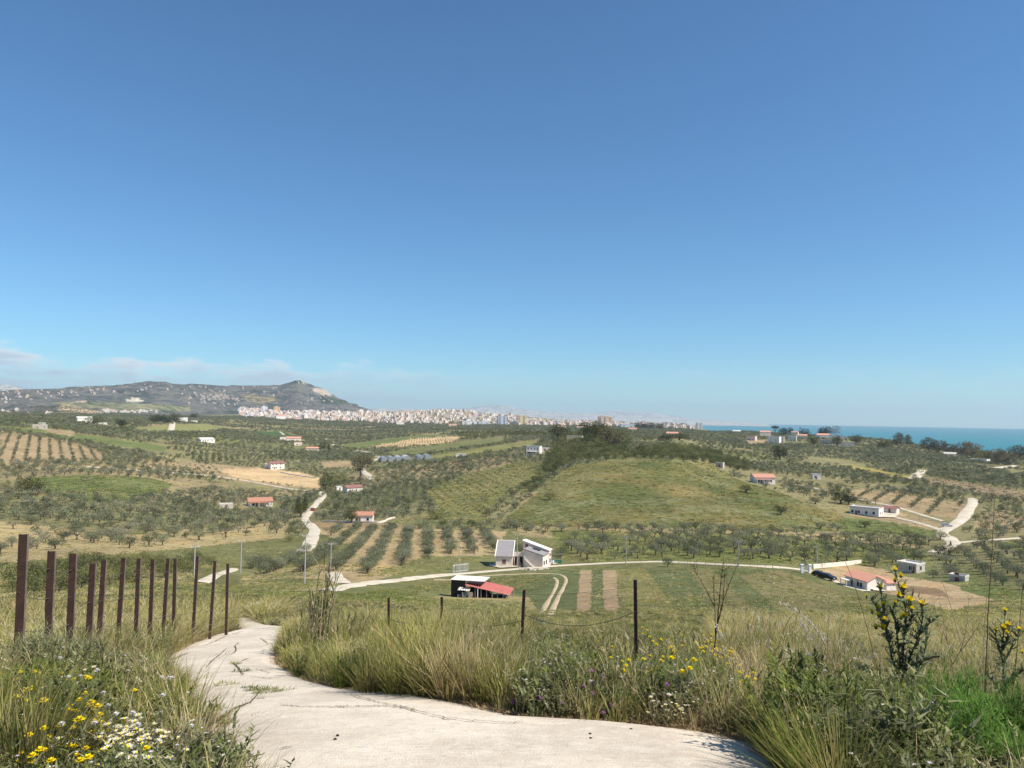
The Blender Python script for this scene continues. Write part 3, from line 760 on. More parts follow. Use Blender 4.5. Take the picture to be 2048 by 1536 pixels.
ribbon('lane', [(655, 893), (668, 889), (664, 882), (648, 878)], 4.5, 'limestone_track', 'white lane bend behind the cypresses')
ribbon('lane', [(342, 862), (344, 850), (347, 840)], 8.0, 'limestone_track', 'broad white drive climbing to the dark trees')
ribbon('lane', [(560, 864), (568, 869), (572, 874)], 4.0, 'limestone_track', 'short pale lane beside the deep green field')
ribbon('lane', [(1866, 1106), (1888, 1097), (1908, 1088), (1898, 1078), (1884, 1070), (1888, 1060), (1908, 1050), (1930, 1032), (1944, 1010), (1945, 997)], 4.6, 'limestone_track', 'wide white lane winding through the groves at right')
ribbon('lane', [(1908, 1086), (1945, 1083), (2000, 1079), (2060, 1075)], 2.6, 'limestone_track', 'thin pale lane leaving the wide white lane to the right')
ribbon('lane', [(1696, 995), (1740, 1004), (1790, 1014), (1850, 1032), (1888, 1043)], 2.2, 'limestone_track', 'upper white drive of the long white house')
ribbon('lane', [(1755, 1026), (1800, 1037), (1840, 1047), (1882, 1060)], 2.2, 'limestone_track', 'lower white drive of the long white house')
ribbon('lane', [(1824, 959), (1833, 951), (1846, 941)], 7.0, 'limestone_track', 'short straight pale lane among the far groves at right')
ribbon('lane', [(1590, 969), (1620, 975), (1655, 982)], 2.4, 'limestone_track', 'thin pale lane behind the grassy hill at right')
ribbon('lane', [(1985, 937), (2010, 934), (2030, 932)], 7.0, 'limestone_track', 'pale lane by the coastal trees at far right')
ribbon('drive', [(1612, 1142), (1640, 1152), (1670, 1163), (1700, 1174), (1740, 1184)], 2.4, 'limestone_track', 'white drive from the gate to the red roofed house')
ribbon('asphalt_road', [(700, 903), (724, 905), (744, 908)], 5.0, 'asphalt', 'short grey asphalt stretch above the greenhouses')
def yard(name, poly, mat, label):
    g = pix_ground([p[0] for p in poly], [p[1] for p in poly]); c = g.mean(0)
    n = len(g); rings = []
    for k in range(1, 7):
        p = c + (g - c) * k / 6; p[:, 2] = ground_z(p[:, 0], p[:, 1]) + .07 + np.hypot(p[:, 0], p[:, 1]) * .0006; rings.append(p)
    c[2] = ground_z(c[0], c[1]) + .08 + np.hypot(c[0], c[1]) * .0006
    mb = MB(); mb.add([c] + [tuple(p) for r in rings for p in r],
        [(0, 1 + i, 1 + (i + 1) % n) for i in range(n)] + [(1 + k * n + i, 1 + (k + 1) * n + i, 1 + (k + 1) * n + (i + 1) % n, 1 + k * n + (i + 1) % n) for k in range(5) for i in range(n)])
    o = mb.build(name, mat, smooth=True); return struct(o, label)
yard('yard', [(978, 1132), (990, 1127), (1040, 1122), (1090, 1122), (1118, 1126), (1110, 1130), (1060, 1133), (1000, 1137)], 'limestone_track', 'pale forecourt of the white farmhouse')
yard('yard', [(1690, 1160), (1700, 1155), (1775, 1166), (1790, 1176), (1770, 1184), (1730, 1180)], 'limestone_track', 'pale paved yard round the red roofed house')
yard('yard', [(1700, 1026), (1760, 1022), (1800, 1028), (1790, 1036), (1740, 1034)], 'limestone_track', 'pale yard of the long white house')

# ---------------------------------------------------------------- buildings
HOUSES = []          # ground spots kept free of trees: x, y, radius
def mpp(p): return math.hypot(p[0], p[1]) / FPX / math.cos(math.atan2(p[0], p[1]))
def faceaz(p): return -math.atan2(p[0], p[1])
def window(parent, face, u, z, w_, h_, W, D, mat='dark_opening', frame='trim', detail=True, name='window', base=(0, 0)):
    """face F/B/L/R of a W x D block, u from the middle, z of the sill; a frame standing proud with its pane inside"""
    bx, by = base; mb = MB(); fr = .09
    def put(m_, u0, u1, z0, z1, a, b):
        if face == 'F': m_.box(bx + u0, bx + u1, by - D / 2 - b, by - D / 2 - a, z0, z1)
        elif face == 'B': m_.box(bx + u0, bx + u1, by + D / 2 + a, by + D / 2 + b, z0, z1)
        elif face == 'R': m_.box(bx + W / 2 + a, bx + W / 2 + b, by + u0, by + u1, z0, z1)
        else: m_.box(bx - W / 2 - b, bx - W / 2 - a, by + u0, by + u1, z0, z1)
    if not detail:
        put(mb, u - w_ / 2, u + w_ / 2, z, z + h_, -.05, .03); return mb.build(name, mat, parent)
    put(mb, u - w_ / 2 - fr, u - w_ / 2, z - fr, z + h_ + fr, -.03, .06); put(mb, u + w_ / 2, u + w_ / 2 + fr, z - fr, z + h_ + fr, -.03, .06)
    put(mb, u - w_ / 2, u + w_ / 2, z + h_, z + h_ + fr, -.03, .06); put(mb, u - w_ / 2, u + w_ / 2, z - fr, z, -.03, .08)
    o = mb.build(name, frame, parent)
    pb = MB(); put(pb, u - w_ / 2, u + w_ / 2, z, z + h_, -.04, .02); pb.build('pane' if name == 'window' else 'leaf', mat, o)
    return o
def roof_flat(W, D, H, mb, base=(0, 0), over=.15, par=.35):
    x, y = base
    mb.box(x - W / 2 - over, x + W / 2 + over, y - D / 2 - over, y + D / 2 + over, H + .002, H + .18)
    if par:
        for a in ((-W / 2 - over, W / 2 + over, -D / 2 - over, -D / 2 + .1), (-W / 2 - over, W / 2 + over, D / 2 - .1, D / 2 + over), (-W / 2 - over, -W / 2 + .1, -D / 2 + .1, D / 2 - .1), (W / 2 - .1, W / 2 + over, -D / 2 + .1, D / 2 - .1)):
            mb.box(x + a[0], x + a[1], y + a[2], y + a[3], H + .182, H + .18 + par)
def roof_gable(W, D, H, rise, mb, over=.4, th=.16, base=(0, 0), tiles=True):
    """ridge along x; each slope a slab with raised tile courses"""
    x, y = base
    for s_ in (-1, 1):
        y0 = s_ * (D / 2 + over); z0 = H - rise * over / (D / 2)
        sec = [(y0, z0), (0, H + rise), (0, H + rise + th), (y0, z0 + th)]
        vs = [(x - W / 2 - over, y + a, b) for a, b in sec] + [(x + W / 2 + over, y + a, b) for a, b in sec]
        mb.add(vs, [(0, 1, 2, 3), (7, 6, 5, 4), (0, 4, 5, 1), (1, 5, 6, 2), (2, 6, 7, 3), (3, 7, 4, 0)])
        if tiles:
            n = int((W + 2 * over) / .5)
            for i in range(n):
                xx = x - W / 2 - over + (i + .5) * (W + 2 * over) / n
                sec2 = [(-.1, 0), (0, .07), (.1, 0)]
                vs = [(xx + a, y + y0, z0 + th + b) for a, b in sec2] + [(xx + a, y, H + rise + th + b) for a, b in sec2]
                mb.add(vs, [(0, 1, 4, 3), (1, 2, 5, 4)])
    mb.tube([(x - W / 2 - over, y, H + rise + th), (x + W / 2 + over, y, H + rise + th)], .12, 5)
def walls_gable(W, D, H, rise, mb, base=(0, 0), foot=1.5):
    x, y = base
    sec = [(y - D / 2, -foot), (y + D / 2, -foot), (y + D / 2, H), (y, H + rise), (y - D / 2, H)]
    n = 5
    mb.add([(x - W / 2, a, b) for a, b in sec] + [(x + W / 2, a, b) for a, b in sec],
           [tuple(reversed(range(n))), tuple(range(n, 2 * n))] + [(i, (i + 1) % n, (i + 1) % n + n, i + n) for i in range(n)])
def house(px, py, W, D, H, rot, roof, wall, rmat, label, rise=None, win=((-.25, .25), (0,)), detail=False, name='house', cat='house', porch=False, chimney=False, wz=.9, group=None, levels=1):
    p = G(px, py); o = empty(name, p, faceaz(p) + R(rot)); tag(o, label, cat, group)
    HOUSES.append((p.x, p.y, max(W, D) * .62 + 1.5))
    for k in (.5, 1.1): HOUSES.append((p.x * (1 - k * W / p.xy.length), p.y * (1 - k * W / p.xy.length), W * .6 + 1))
    mb = MB()
    if roof == 'gable':
        rise = rise or D * .2; walls_gable(W, D, H, rise, mb)
    else: mb.box(-W / 2, W / 2, -D / 2, D / 2, -1.5, H)
    mb.build('wall', wall, o)
    rb = MB()
    if roof == 'gable': roof_gable(W, D, H, rise, rb, tiles=detail)
    else: roof_flat(W, D, H, rb, par=.35 if roof == 'flat' else 0, over=.1 if roof == 'flat' else .45)
    r_ = rb.build('roof', rmat, o)
    if chimney:
        cb = MB(); cb.box(W * .2, W * .2 + .6, .2, .8, H, H + (rise or 0) + .9); cb.build('chimney', wall, r_)
    for lv in range(levels):
        z = wz + lv * 3.0
        for i, u in enumerate(win[0]): window(o, 'F', u * W, z, 1.0, 1.15, W, D, detail=detail)
        for u in win[1]:
            window(o, 'R', u * D, z, 1.0, 1.15, W, D, detail=detail)
    window(o, 'F', (win[0][0] + .13) * W if win[0] else 0, 0.02, .95, 2.05, W, D, 'shutter_brown', detail=detail, name='door')
    if porch:
        pb = MB(); pb.box(-W * .45, W * .3, -D / 2 - 2.2, -D / 2 - .02, 2.35, 2.5)
        pr = pb.build('porch_roof', rmat, o)
        for u in (-.43, -.08, .28):
            cb = MB(); cb.box(u * W - .09, u * W + .09, -D / 2 - 2.1, -D / 2 - 1.92, -1.5, 2.348); cb.build('post', 'trim', pr)
    return o

# the white farmhouse: two blocks joined by a terrace
p = G(1040, 1131); fa = empty('farmhouse', p, faceaz(p) + R(-3)); u = mpp(p); fa.scale = (.92,) * 3
tag(fa, 'white farmhouse of two blocks with grey sloping roofs beside the farm track', 'farmhouse')
HOUSES.append((p.x, p.y, 11)); HOUSES.append((p.x - 5, p.y, 6))
def bx(name, mat, parent, *a):
    b = MB(); b.box(*a); return b.build(name, mat, parent)
# left block
Wl, Dl = 4.4, 7.0; cxl = -4.1
sec = [(-Dl / 2, -1.5), (Dl / 2, -1.5), (Dl / 2, 5.7), (-Dl / 2, 3.0)]
lb = MB()
lb.add([(cxl - Wl / 2, a, b) for a, b in sec] + [(cxl + Wl / 2, a, b) for a, b in sec], [(3, 2, 1, 0), (4, 5, 6, 7), (0, 1, 5, 4), (1, 2, 6, 5), (2, 3, 7, 6), (3, 0, 4, 7)])
wl = lb.build('wall', 'wall_cream', fa); wl['label'] = 'left block with one brown shuttered window'
def slab(parent, name, mat, x0, x1, ya, za, yb, zb, th):
    b = MB(); s_ = [(ya, za), (yb, zb), (yb, zb + th), (ya, za + th)]
    b.add([(x0, a, c) for a, c in s_] + [(x1, a, c) for a, c in s_], [(0, 1, 2, 3), (7, 6, 5, 4), (0, 4, 5, 1), (1, 5, 6, 2), (2, 6, 7, 3), (3, 7, 4, 0)])
    return b.build(name, mat, parent)
rl = slab(fa, 'roof', 'roof_grey', cxl - Wl / 2 - .1, cxl + Wl / 2 + .1, -Dl / 2 - .35, 2.88, Dl / 2 + .1, 5.76, .16)
for xx in (cxl - Wl / 2 - .3, cxl + Wl / 2 + .105): slab(rl, 'verge', 'trim', xx, xx + .2, -Dl / 2 - .4, 2.84, Dl / 2 + .15, 5.8, .32)
slab(rl, 'ridge', 'trim', cxl - Wl / 2 - .3, cxl + Wl / 2 + .3, Dl / 2 + .16, 5.72, Dl / 2 + .4, 5.72, .42)
window(fa, 'F', 0.0, 1.0, 1.05, 1.15, Wl, Dl, 'shutter_brown', 'wall_cream', base=(cxl, 0))
# terrace between the blocks
tb = MB(); tb.box(-1.9, 1.6, -1.3, 3.4, 2.75, 3.05); tr = tb.build('terrace', 'trim', fa)
tb = MB(); tb.box(-1.9, 1.6, -1.42, -1.302, 2.7, 3.75); tb.build('parapet', 'wall_cream', tr)
for xx in (-1.5, -.3, .95): bx('post', 'wall_cream', tr, xx - .13, xx + .13, -1.28, -1.02, -1.5, 2.748)
bx('wall', 'wall_cream', fa, -1.88, 1.58, 3.0, 3.2, -1.5, 2.745)
window(fa, 'F', 0, .05, .9, 2.1, 3.5, .2, 'dark_opening', 'wall_cream', name='door', base=(-1.0, 3.1))
window(fa, 'F', 0, .05, .9, 2.1, 3.5, .2, 'dark_opening', 'wall_cream', name='door', base=(.4, 3.1))
BEFORE = set(fa.children_recursive)
# right block: tall back part and lower front part under a grey roof falling to the right
def prismx(parent, name, mat, secxz, y0, y1):
    b = MB(); n = len(secxz)
    b.add([(x, y0, z) for x, z in secxz] + [(x, y1, z) for x, z in secxz],
          [tuple(range(n)), tuple(reversed(range(n, 2 * n)))] + [(i, i + n, (i + 1) % n + n, (i + 1) % n) for i in range(n)])
    return b.build(name, mat, parent)
wb = prismx(fa, 'wall', 'wall_pink', [(.1, -1.5), (7.6, -1.5), (7.6, 4.3), (.1, 6.3)], 1.0, 3.0); wb['label'] = 'tall back wall with a sloping top'
wf = prismx(fa, 'wall', 'wall_cream', [(2.2, -1.5), (7.55, -1.5), (7.55, 3.55), (2.2, 4.75)], -3.2, .998); wf['label'] = 'lower front wing'
prismx(fa, 'roof', 'trim', [(-.1, 6.32), (7.85, 4.2), (7.85, 4.4), (-.1, 6.52)], .8, 3.15)['label'] = 'white edged back roof'
rf = prismx(fa, 'roof', 'roof_grey', [(2.0, 4.81), (7.8, 3.5), (7.8, 3.72), (2.0, 5.03)], -3.45, .795)
prismx(rf, 'skylight', 'glass_dark', [(3.6, 4.71), (5.6, 4.26), (5.6, 4.4), (3.6, 4.85)], -.9, .3)
window(fa, 'F', 0, 3.9, .75, 1.6, 1, 1, 'shutter_brown', 'wall_pink', base=(1.15, 1.5))
for yy, zz, hh in ((-2.2, .9, 1.2), (-.6, .9, 1.2), (2.0, .9, 1.2), (2.0, 2.6, .9)):
    window(fa, 'R', yy, zz, .9, hh, 7.55 * 2 if yy < 1 else 7.6 * 2, 1, 'dark_opening', 'trim')
# outside stair
st = MB()
for i in range(12): st.box(2.6 + i * .27, 2.87 + i * .27, -4.3, -3.25, -1.5, 2.5 - i * .2)
sta = st.build('stair', 'wall_cream', fa)
prismx(sta, 'handrail', 'trim', [(2.55, 2.9), (5.9, .4), (5.9, .75), (2.55, 3.3)], -4.42, -4.302)
bx('step', 'trim', fa, 7.65, 8.7, -2.6, -.6, -1.5, .35)

bpy.context.view_layer.update()
TURN = Matrix.Translation((3.8, 0, 0)) @ Matrix.Rotation(R(-20), 4, 'Z') @ Matrix.Translation((-3.8, 0, 0))
for ch in fa.children_recursive:
    if ch not in BEFORE: ch.data.transform(TURN)
# farm shed with a red lean-to roof
p = G(962, 1194); sh = empty('farm_shed', p, faceaz(p) + R(-14)); u = mpp(p)
tag(sh, 'open farm shed with black sheet wall, pale roof and red lean-to roof', 'shed'); HOUSES.append((p.x, p.y, 8))
b = MB()
for i in range(8): b.box(-4.6, -2.2, -1.7 - .02 * (i % 2), -1.62, -.1 + i * .37, -.1 + i * .37 + .35)
b.build('sheet_wall', 'black_sheet', sh)
b = MB()
for i in range(11): b.box(-4.64 - .03 * (i % 2), -4.55, -1.6 + i * .3, -1.32 + i * .3, -1, 2.75)
b.build('side_wall', 'black_sheet', sh)
b = MB()
for i in range(22):
    x0 = -4.75 + i * .262; s_ = [(-2.0, 2.85), (3.4, 3.3)]
    b.add([(x0, -2.0, 2.92), (x0 + .13, -2.0, 3.0), (x0 + .262, -2.0, 2.92), (x0, 1.9, 2.86), (x0 + .13, 1.9, 2.94), (x0 + .262, 1.9, 2.86)], [(0, 1, 4, 3), (1, 2, 5, 4)])
b.build('roof', 'roof_white', sh)['label'] = 'pale corrugated roof'
b = MB(); b.box(-2.2, .95, -1.95, -1.85, 2.62, 2.8); b.build('beam', 'junk_grey', sh)
b = MB()
for i in range(26):
    x0 = -2.1 + i * .28; za = 2.62 - .045 * i; b.add([(x0, -2.5, za - .32), (x0 + .14, -2.5, za - .25), (x0 + .28, -2.5, za - .36), (x0, 1.3, za + .02), (x0 + .14, 1.3, za + .09), (x0 + .28, 1.3, za - .02)], [(0, 1, 4, 3), (1, 2, 5, 4)])
b.build('lean_to_roof', 'roof_red_metal', sh)['label'] = 'red corrugated lean-to roof'
for i, (xx, zz) in enumerate(((-2.0, 2.2), (-.4, 1.95), (.6, 1.8), (1.5, 1.65), (2.4, 1.5), (3.3, 1.36), (4.2, 1.22), (5.0, 1.1))):
    bx('post', 'wood_grey', sh, xx - .05, xx + .05, -2.42, -2.32, -1.6, zz)
    if i % 2: bx('post', 'wood_grey', sh, xx - .05, xx + .05, 1.1, 1.2, -1.6, zz + .3)
b = MB()
for i in range(5): b.add([(-3.2 + i * .4, -3.0, 1.55), (-3.0 + i * .4, -3.0, 1.62), (-2.8 + i * .4, -3.0, 1.55), (-3.2 + i * .4, -1.75, 1.8), (-3.0 + i * .4, -1.75, 1.87), (-2.8 + i * .4, -1.75, 1.8)], [(0, 1, 4, 3), (1, 2, 5, 4)])
b.build('awning', 'roof_white', sh)
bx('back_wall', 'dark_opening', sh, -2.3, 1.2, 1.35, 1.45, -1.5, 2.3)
SHED = sh
def in_shed(x, y): # shed-local to world on the ground
    c, s_ = math.cos(sh.rotation_euler.z), math.sin(sh.rotation_euler.z)
    X = p.x + c * x - s_ * y; Y = p.y + s_ * x + c * y
    return Vector((X, Y, float(ground_z(X, Y))))
def junk(name, x, y, w_, d_, h_, mat, label, rz=0.2, slats=0):
    q = in_shed(x, y); o = MB()
    if slats:
        for i in range(slats): o.box(-w_ / 2, w_ / 2, -d_ / 2, d_ / 2, i * h_ / slats, (i + .7) * h_ / slats)
        for xx in (-w_ / 2 + .05, 0, w_ / 2 - .05): o.box(xx - .05, xx + .05, -d_ / 2 - .02, d_ / 2 + .02, 0, h_)
    else:
        o.prism([(-w_ / 2, 0), (w_ / 2, 0), (w_ / 2 * .9, h_ * .7), (w_ / 2 * .5, h_), (-w_ / 2 * .7, h_ * .9)], -d_ / 2, d_ / 2)
    o = o.build(name, mat); o.location = q - Vector((0, 0, .1)); o.rotation_euler.z = rz
    return tag(o, label, name.replace('_', ' '))
junk('pallet', -1.9, -2.7, 1.1, .25, 1.0, 'junk_grey', 'grey pallet leaning at the front of the farm shed', .1, 5)
junk('plywood_sheet', -1.0, -2.75, .9, .1, 1.0, 'wood_grey', 'tan board standing in front of the farm shed', .1)
junk('wood_pile', .8, .6, 1.7, 1.2, .9, 'dark_opening', 'dark heap of wood under the red lean-to roof', .1)
junk('crate', 2.6, .8, 1.4, 1.0, .6, 'black_sheet', 'black crate under the middle of the red lean-to roof', .3, 3)
junk('sack', 3.9, .7, 1.0, .8, .5, 'junk_grey', 'grey sack at the low end of the red lean-to roof', .3)
junk('white_board', .15, -2.8, .14, .1, 1.7, 'junk_white', 'white upright board at the front of the farm shed', .2)
junk('drum', -3.0, -2.6, .5, .5, .6, 'junk_grey', 'grey drum at the foot of the black shed wall', .2, 4)

# red roofed house at lower right
p = G(1730, 1178); hb = empty('house', p, faceaz(p) + R(40)); hb.scale = (.72, .72, .84); HOUSES.append((p.x, p.y, 9)); HOUSES.append((p.x - 6, p.y - 3, 6)); HOUSES.append((*G(1690, 1184).xy, 7)); HOUSES.append((*G(1745, 1192).xy, 7))
tag(hb, 'white house with pale terracotta gable roof on the bare tan plot', 'house')
# long side faces left-front (L); gable end faces right-front (F)
Wb, Db, Hb, rb_ = 6.4, 9.6, 2.9, 1.3
b = MB()
sec = [(-Wb / 2, -2), (Wb / 2, -2), (Wb / 2, Hb), (0, Hb + rb_), (-Wb / 2, Hb)]
b.add([(a, -Db / 2, c) for a, c in sec] + [(a, Db / 2, c) for a, c in sec], [tuple(range(5)), tuple(reversed(range(5, 10)))] + [(i, i + 5, (i + 1) % 5 + 5, (i + 1) % 5) for i in range(5)])
b.build('wall', 'wall_white', hb)
b = MB()
for s_ in (-1, 1):
    x0 = s_ * (Wb / 2 + .45); z0 = Hb - rb_ * .45 / (Wb / 2)
    q = [(x0, z0), (0, Hb + rb_), (0, Hb + rb_ + .16), (x0, z0 + .16)]
    b.add([(a, -Db / 2 - .4, c) for a, c in q] + [(a, Db / 2 + .4, c) for a, c in q], [(3, 2, 1, 0), (4, 5, 6, 7), (1, 5, 4, 0), (2, 6, 5, 1), (3, 7, 6, 2), (0, 4, 7, 3)])
    for i in range(24):
        yy = -Db / 2 - .3 + i * .43
        b.add([(x0, yy - .1, z0 + .16), (x0, yy, z0 + .24), (x0, yy + .1, z0 + .16), (0, yy - .1, Hb + rb_ + .16), (0, yy, Hb + rb_ + .24), (0, yy + .1, Hb + rb_ + .16)], [(0, 1, 4, 3), (1, 2, 5, 4)])
b.build('roof', 'roof_pale_terracotta', hb)
for yy in (-.9, .35): window(hb, 'L', yy - 1.2, .95, 1.0, 1.2, Wb, Db, 'dark_opening', 'trim')
window(hb, 'L', 1.9, .02, .95, 2.05, Wb, Db, 'shutter_brown', 'trim', name='door')
window(hb, 'F', -1.6, .0, .85, 1.0, Wb, Db, 'dark_opening', 'trim')
window(hb, 'F', .7, 1.6, .6, .75, Wb, Db, 'dark_opening', 'trim')
b = MB(); b.box(Wb / 2 + .002, Wb / 2 + 3.4, -Db / 2 - .6, Db / 2 - 2, -2, 2.35); an = b.build('annex', 'wall_white', hb)
slab(an, 'annex_roof', 'roof_pale_terracotta', Wb / 2 + .01, Wb / 2 + 3.8, -Db / 2 - 1.0, 2.3, Db / 2 - 1.8, 2.75, .18)
b = MB(); b.box(-Wb / 2 - 2.2, -Wb / 2 - .02, 1.6, 4.6, 2.1, 2.25); ve = b.build('veranda_roof', 'trim', hb)
for yy in (1.8, 4.4): bx('post', 'trim', ve, -Wb / 2 - 2.1, -Wb / 2 - 1.95, yy - .08, yy + .08, -2, 2.098)

house(1822, 1144, 5.2, 4.4, 2.3, -28, 'flat', 'wall_stone', 'roof_white', 'unplastered flat roofed outbuilding behind the red roofed house', win=((.2,), (0,)), detail=True, cat='outbuilding', name='outbuilding')
house(1918, 1162, 3.4, 2.4, 1.1, -20, 'flat', 'wall_stone', 'roof_white', 'low white hut right of the flat roofed outbuilding', win=((), ()), cat='hut', name='hut', wz=.4)
# the long white house on the right slope
house(1733, 1030, 12.5, 6.5, 3.4, -18, 'flat', 'wall_white', 'roof_white', 'long low white house with flat roof on the right slope', win=((-.4, -.18, .08, .33), (-.2, .2)), detail=True)
house(1782, 1026, 6.0, 4.0, 2.3, -18, 'gable', 'wall_cream', 'roof_dark_red', 'small brown roofed outbuilding beside the long white house', win=((), ()), cat='outbuilding', name='outbuilding')
house(1525, 966, 12, 8, 3.6, 20, 'gable', 'wall_white', 'roof_pale_terracotta', 'white villa with terracotta roof above the grassy hill at right', win=((-.3, 0, .3), (0,)), detail=True, porch=True, name='villa', cat='villa')
house(1632, 958, 5.5, 4.5, 3.0, 15, 'flat', 'wall_white', 'roof_white', 'tiny white house among olives right of the terracotta villa', win=((-.2,), ()))
house(1068, 909, 10.5, 8, 6.2, -14, 'flat', 'wall_white', 'roof_white', 'three level white villa left of the dark crest trees', win=((-.34, -.1, .14, .36), (0,)), detail=True, levels=2, porch=True, name='villa', cat='villa')
house(1091, 903, 6.5, 4.5, 2.6, 8, 'flat', 'wall_cream', 'roof_white', 'low cream annex right of the three level villa', win=((-.2,), ()), cat='annex', name='annex')
house(552, 938, 12, 8, 5.0, 20, 'gable', 'wall_white', 'roof_dark_red', 'white farmhouse above the tan ploughed field', win=((-.35, -.1, .2), (-.2, .2)), detail=True, levels=2, name='farmhouse', cat='farmhouse')
house(537, 937, 7, 6, 3.6, 20, 'flat', 'wall_white', 'roof_white', 'flat roofed white wing at the left of the farmhouse above the tan field', win=((-.25, .2), ()), cat='annex', name='annex', detail=True)
house(519, 1012, 12, 8, 2.8, 8, 'gable', 'wall_white', 'roof_terracotta', 'bungalow with long orange terracotta roof in the left olive grove', rise=1.6, win=((-.3, .3), (0,)), detail=True, porch=True, name='bungalow', cat='bungalow')
house(452, 1016, 6, 3, 1.8, 5, 'flat', 'wall_stone', 'roof_white', 'low pale sheds left of the orange roofed bungalow', win=((), ()), name='shed', cat='shed')
house(705, 984, 11, 6.5, 3.1, 28, 'gable', 'wall_white', 'roof_dark_red', 'white cottage with dark red roof right of the white lane', win=((-.3, .1), (0,)), detail=True, name='cottage', cat='cottage')
house(678, 981, 4.5, 3.6, 2.4, 20, 'flat', 'wall_white', 'roof_white', 'small white shed left of the dark red roofed cottage', win=((), ()), name='shed', cat='shed')
house(727, 1044, 7.8, 5.5, 3.0, -6, 'gable', 'wall_white', 'roof_terracotta', 'small white cottage with orange roof below the olive grove', win=((-.3, .25), (0,)), detail=True, name='cottage', cat='cottage')
house(80, 857, 11, 7, 3.2, -8, 'flat', 'wall_stone', 'roof_white', 'unfinished stone house with flat roof at the far left', win=((-.25, .35), ()), detail=True)
house(84, 852, 6, 4, 3.0, -8, 'flat', 'wall_stone', 'roof_white', 'small stone block behind the unfinished stone house', win=((), ()), name='outbuilding', cat='outbuilding')
house(168, 845, 18, 9, 6, 15, 'gable', 'wall_white', 'roof_white', 'white farm building among trees at left', win=((-.3, 0, .3), ()), name='farm_building', cat='building')
house(204, 851, 9, 7, 3.5, 10, 'flat', 'wall_white', 'roof_white', 'small white house right of the white farm building', win=((), ()))
house(362, 843, 24, 12, 5.5, 10, 'gable', 'wall_white', 'roof_white', 'long white farm hall beside the dark tree clump', win=((), ()), name='farm_hall', cat='building')
house(388, 845, 13, 8, 3.5, 10, 'flat', 'wall_cream', 'roof_white', 'low cream shed right of the long white farm hall', win=((), ()), name='shed', cat='shed')
house(411, 884, 17, 10, 3.0, 30, 'gable', 'wall_white', 'roof_white', 'pale unfinished farmhouse in the middle left fields', win=((-.3, 0, .3), ()), name='farmhouse', cat='farmhouse')
house(595, 891, 10, 6, 3.8, 12, 'flat', 'wall_cream', 'roof_pale_terracotta', 'small cream house left of the cypresses', win=((-.2, .2), ()))
house(626, 901, 15, 7, 2.8, 0, 'gable', 'wall_cream', 'roof_pale_terracotta', 'long low cream farm building beside the cypresses', win=((-.3, 0, .3), ()), name='farm_building', cat='building')
house(587, 881, 20, 9, 3.6, 5, 'gable', 'wall_cream', 'roof_pale_terracotta', 'long cream farm with pale orange roof left of the lane bend', win=((), ()), name='farm_building', cat='building')
house(566, 879, 9, 7, 3.2, 5, 'flat', 'wall_white', 'roof_white', 'white shed left of the long cream farm', win=((), ()), name='shed', cat='shed')
house(561, 838, 30, 14, 10, 10, 'gable', 'wall_white', 'roof_pale_terracotta', 'white villa below the town at left', win=((-.3, 0, .3), ()), name='villa', cat='villa')
house(595, 839, 16, 10, 6, 10, 'gable', 'wall_pink', 'roof_terracotta', 'orange roofed house right of the white villa below the town', win=((), ()))
house(1150, 882, 15, 8, 4.5, -10, 'flat', 'wall_yellow', 'roof_white', 'yellow flat roofed building beside the dark crest trees', win=((-.3, 0), ()), name='building', cat='building')
house(1124, 858, 18, 10, 5.5, -10, 'gable', 'wall_pink', 'roof_pale_terracotta', 'pink villa with stepped roof behind the crest trees', win=((-.3, .2), ()), name='villa', cat='villa')
house(1160, 858, 15, 8, 4.5, 10, 'gable', 'wall_white', 'roof_pale_terracotta', 'white house with pale red roof right of the stepped pink villa', win=((), ()))
house(1265, 862, 16, 8, 4.5, 8, 'gable', 'wall_cream', 'roof_pale_terracotta', 'cream farmhouse in the plain right of the crest trees', win=((), ()), name='farmhouse', cat='farmhouse')
house(800, 850, 22, 10, 8, 5, 'flat', 'wall_white', 'roof_white', 'white house alone in the plain below the town centre', win=((-.2, .2), ()))
house(905, 853, 22, 10, 5, 5, 'gable', 'wall_cream', 'roof_pale_terracotta', 'low house with pale orange roof below the right half of the town', win=((), ()))
house(690, 842, 20, 10, 6, 5, 'gable', 'wall_pink', 'roof_pale_terracotta', 'pinkish house below the town between two groves', win=((), ()))
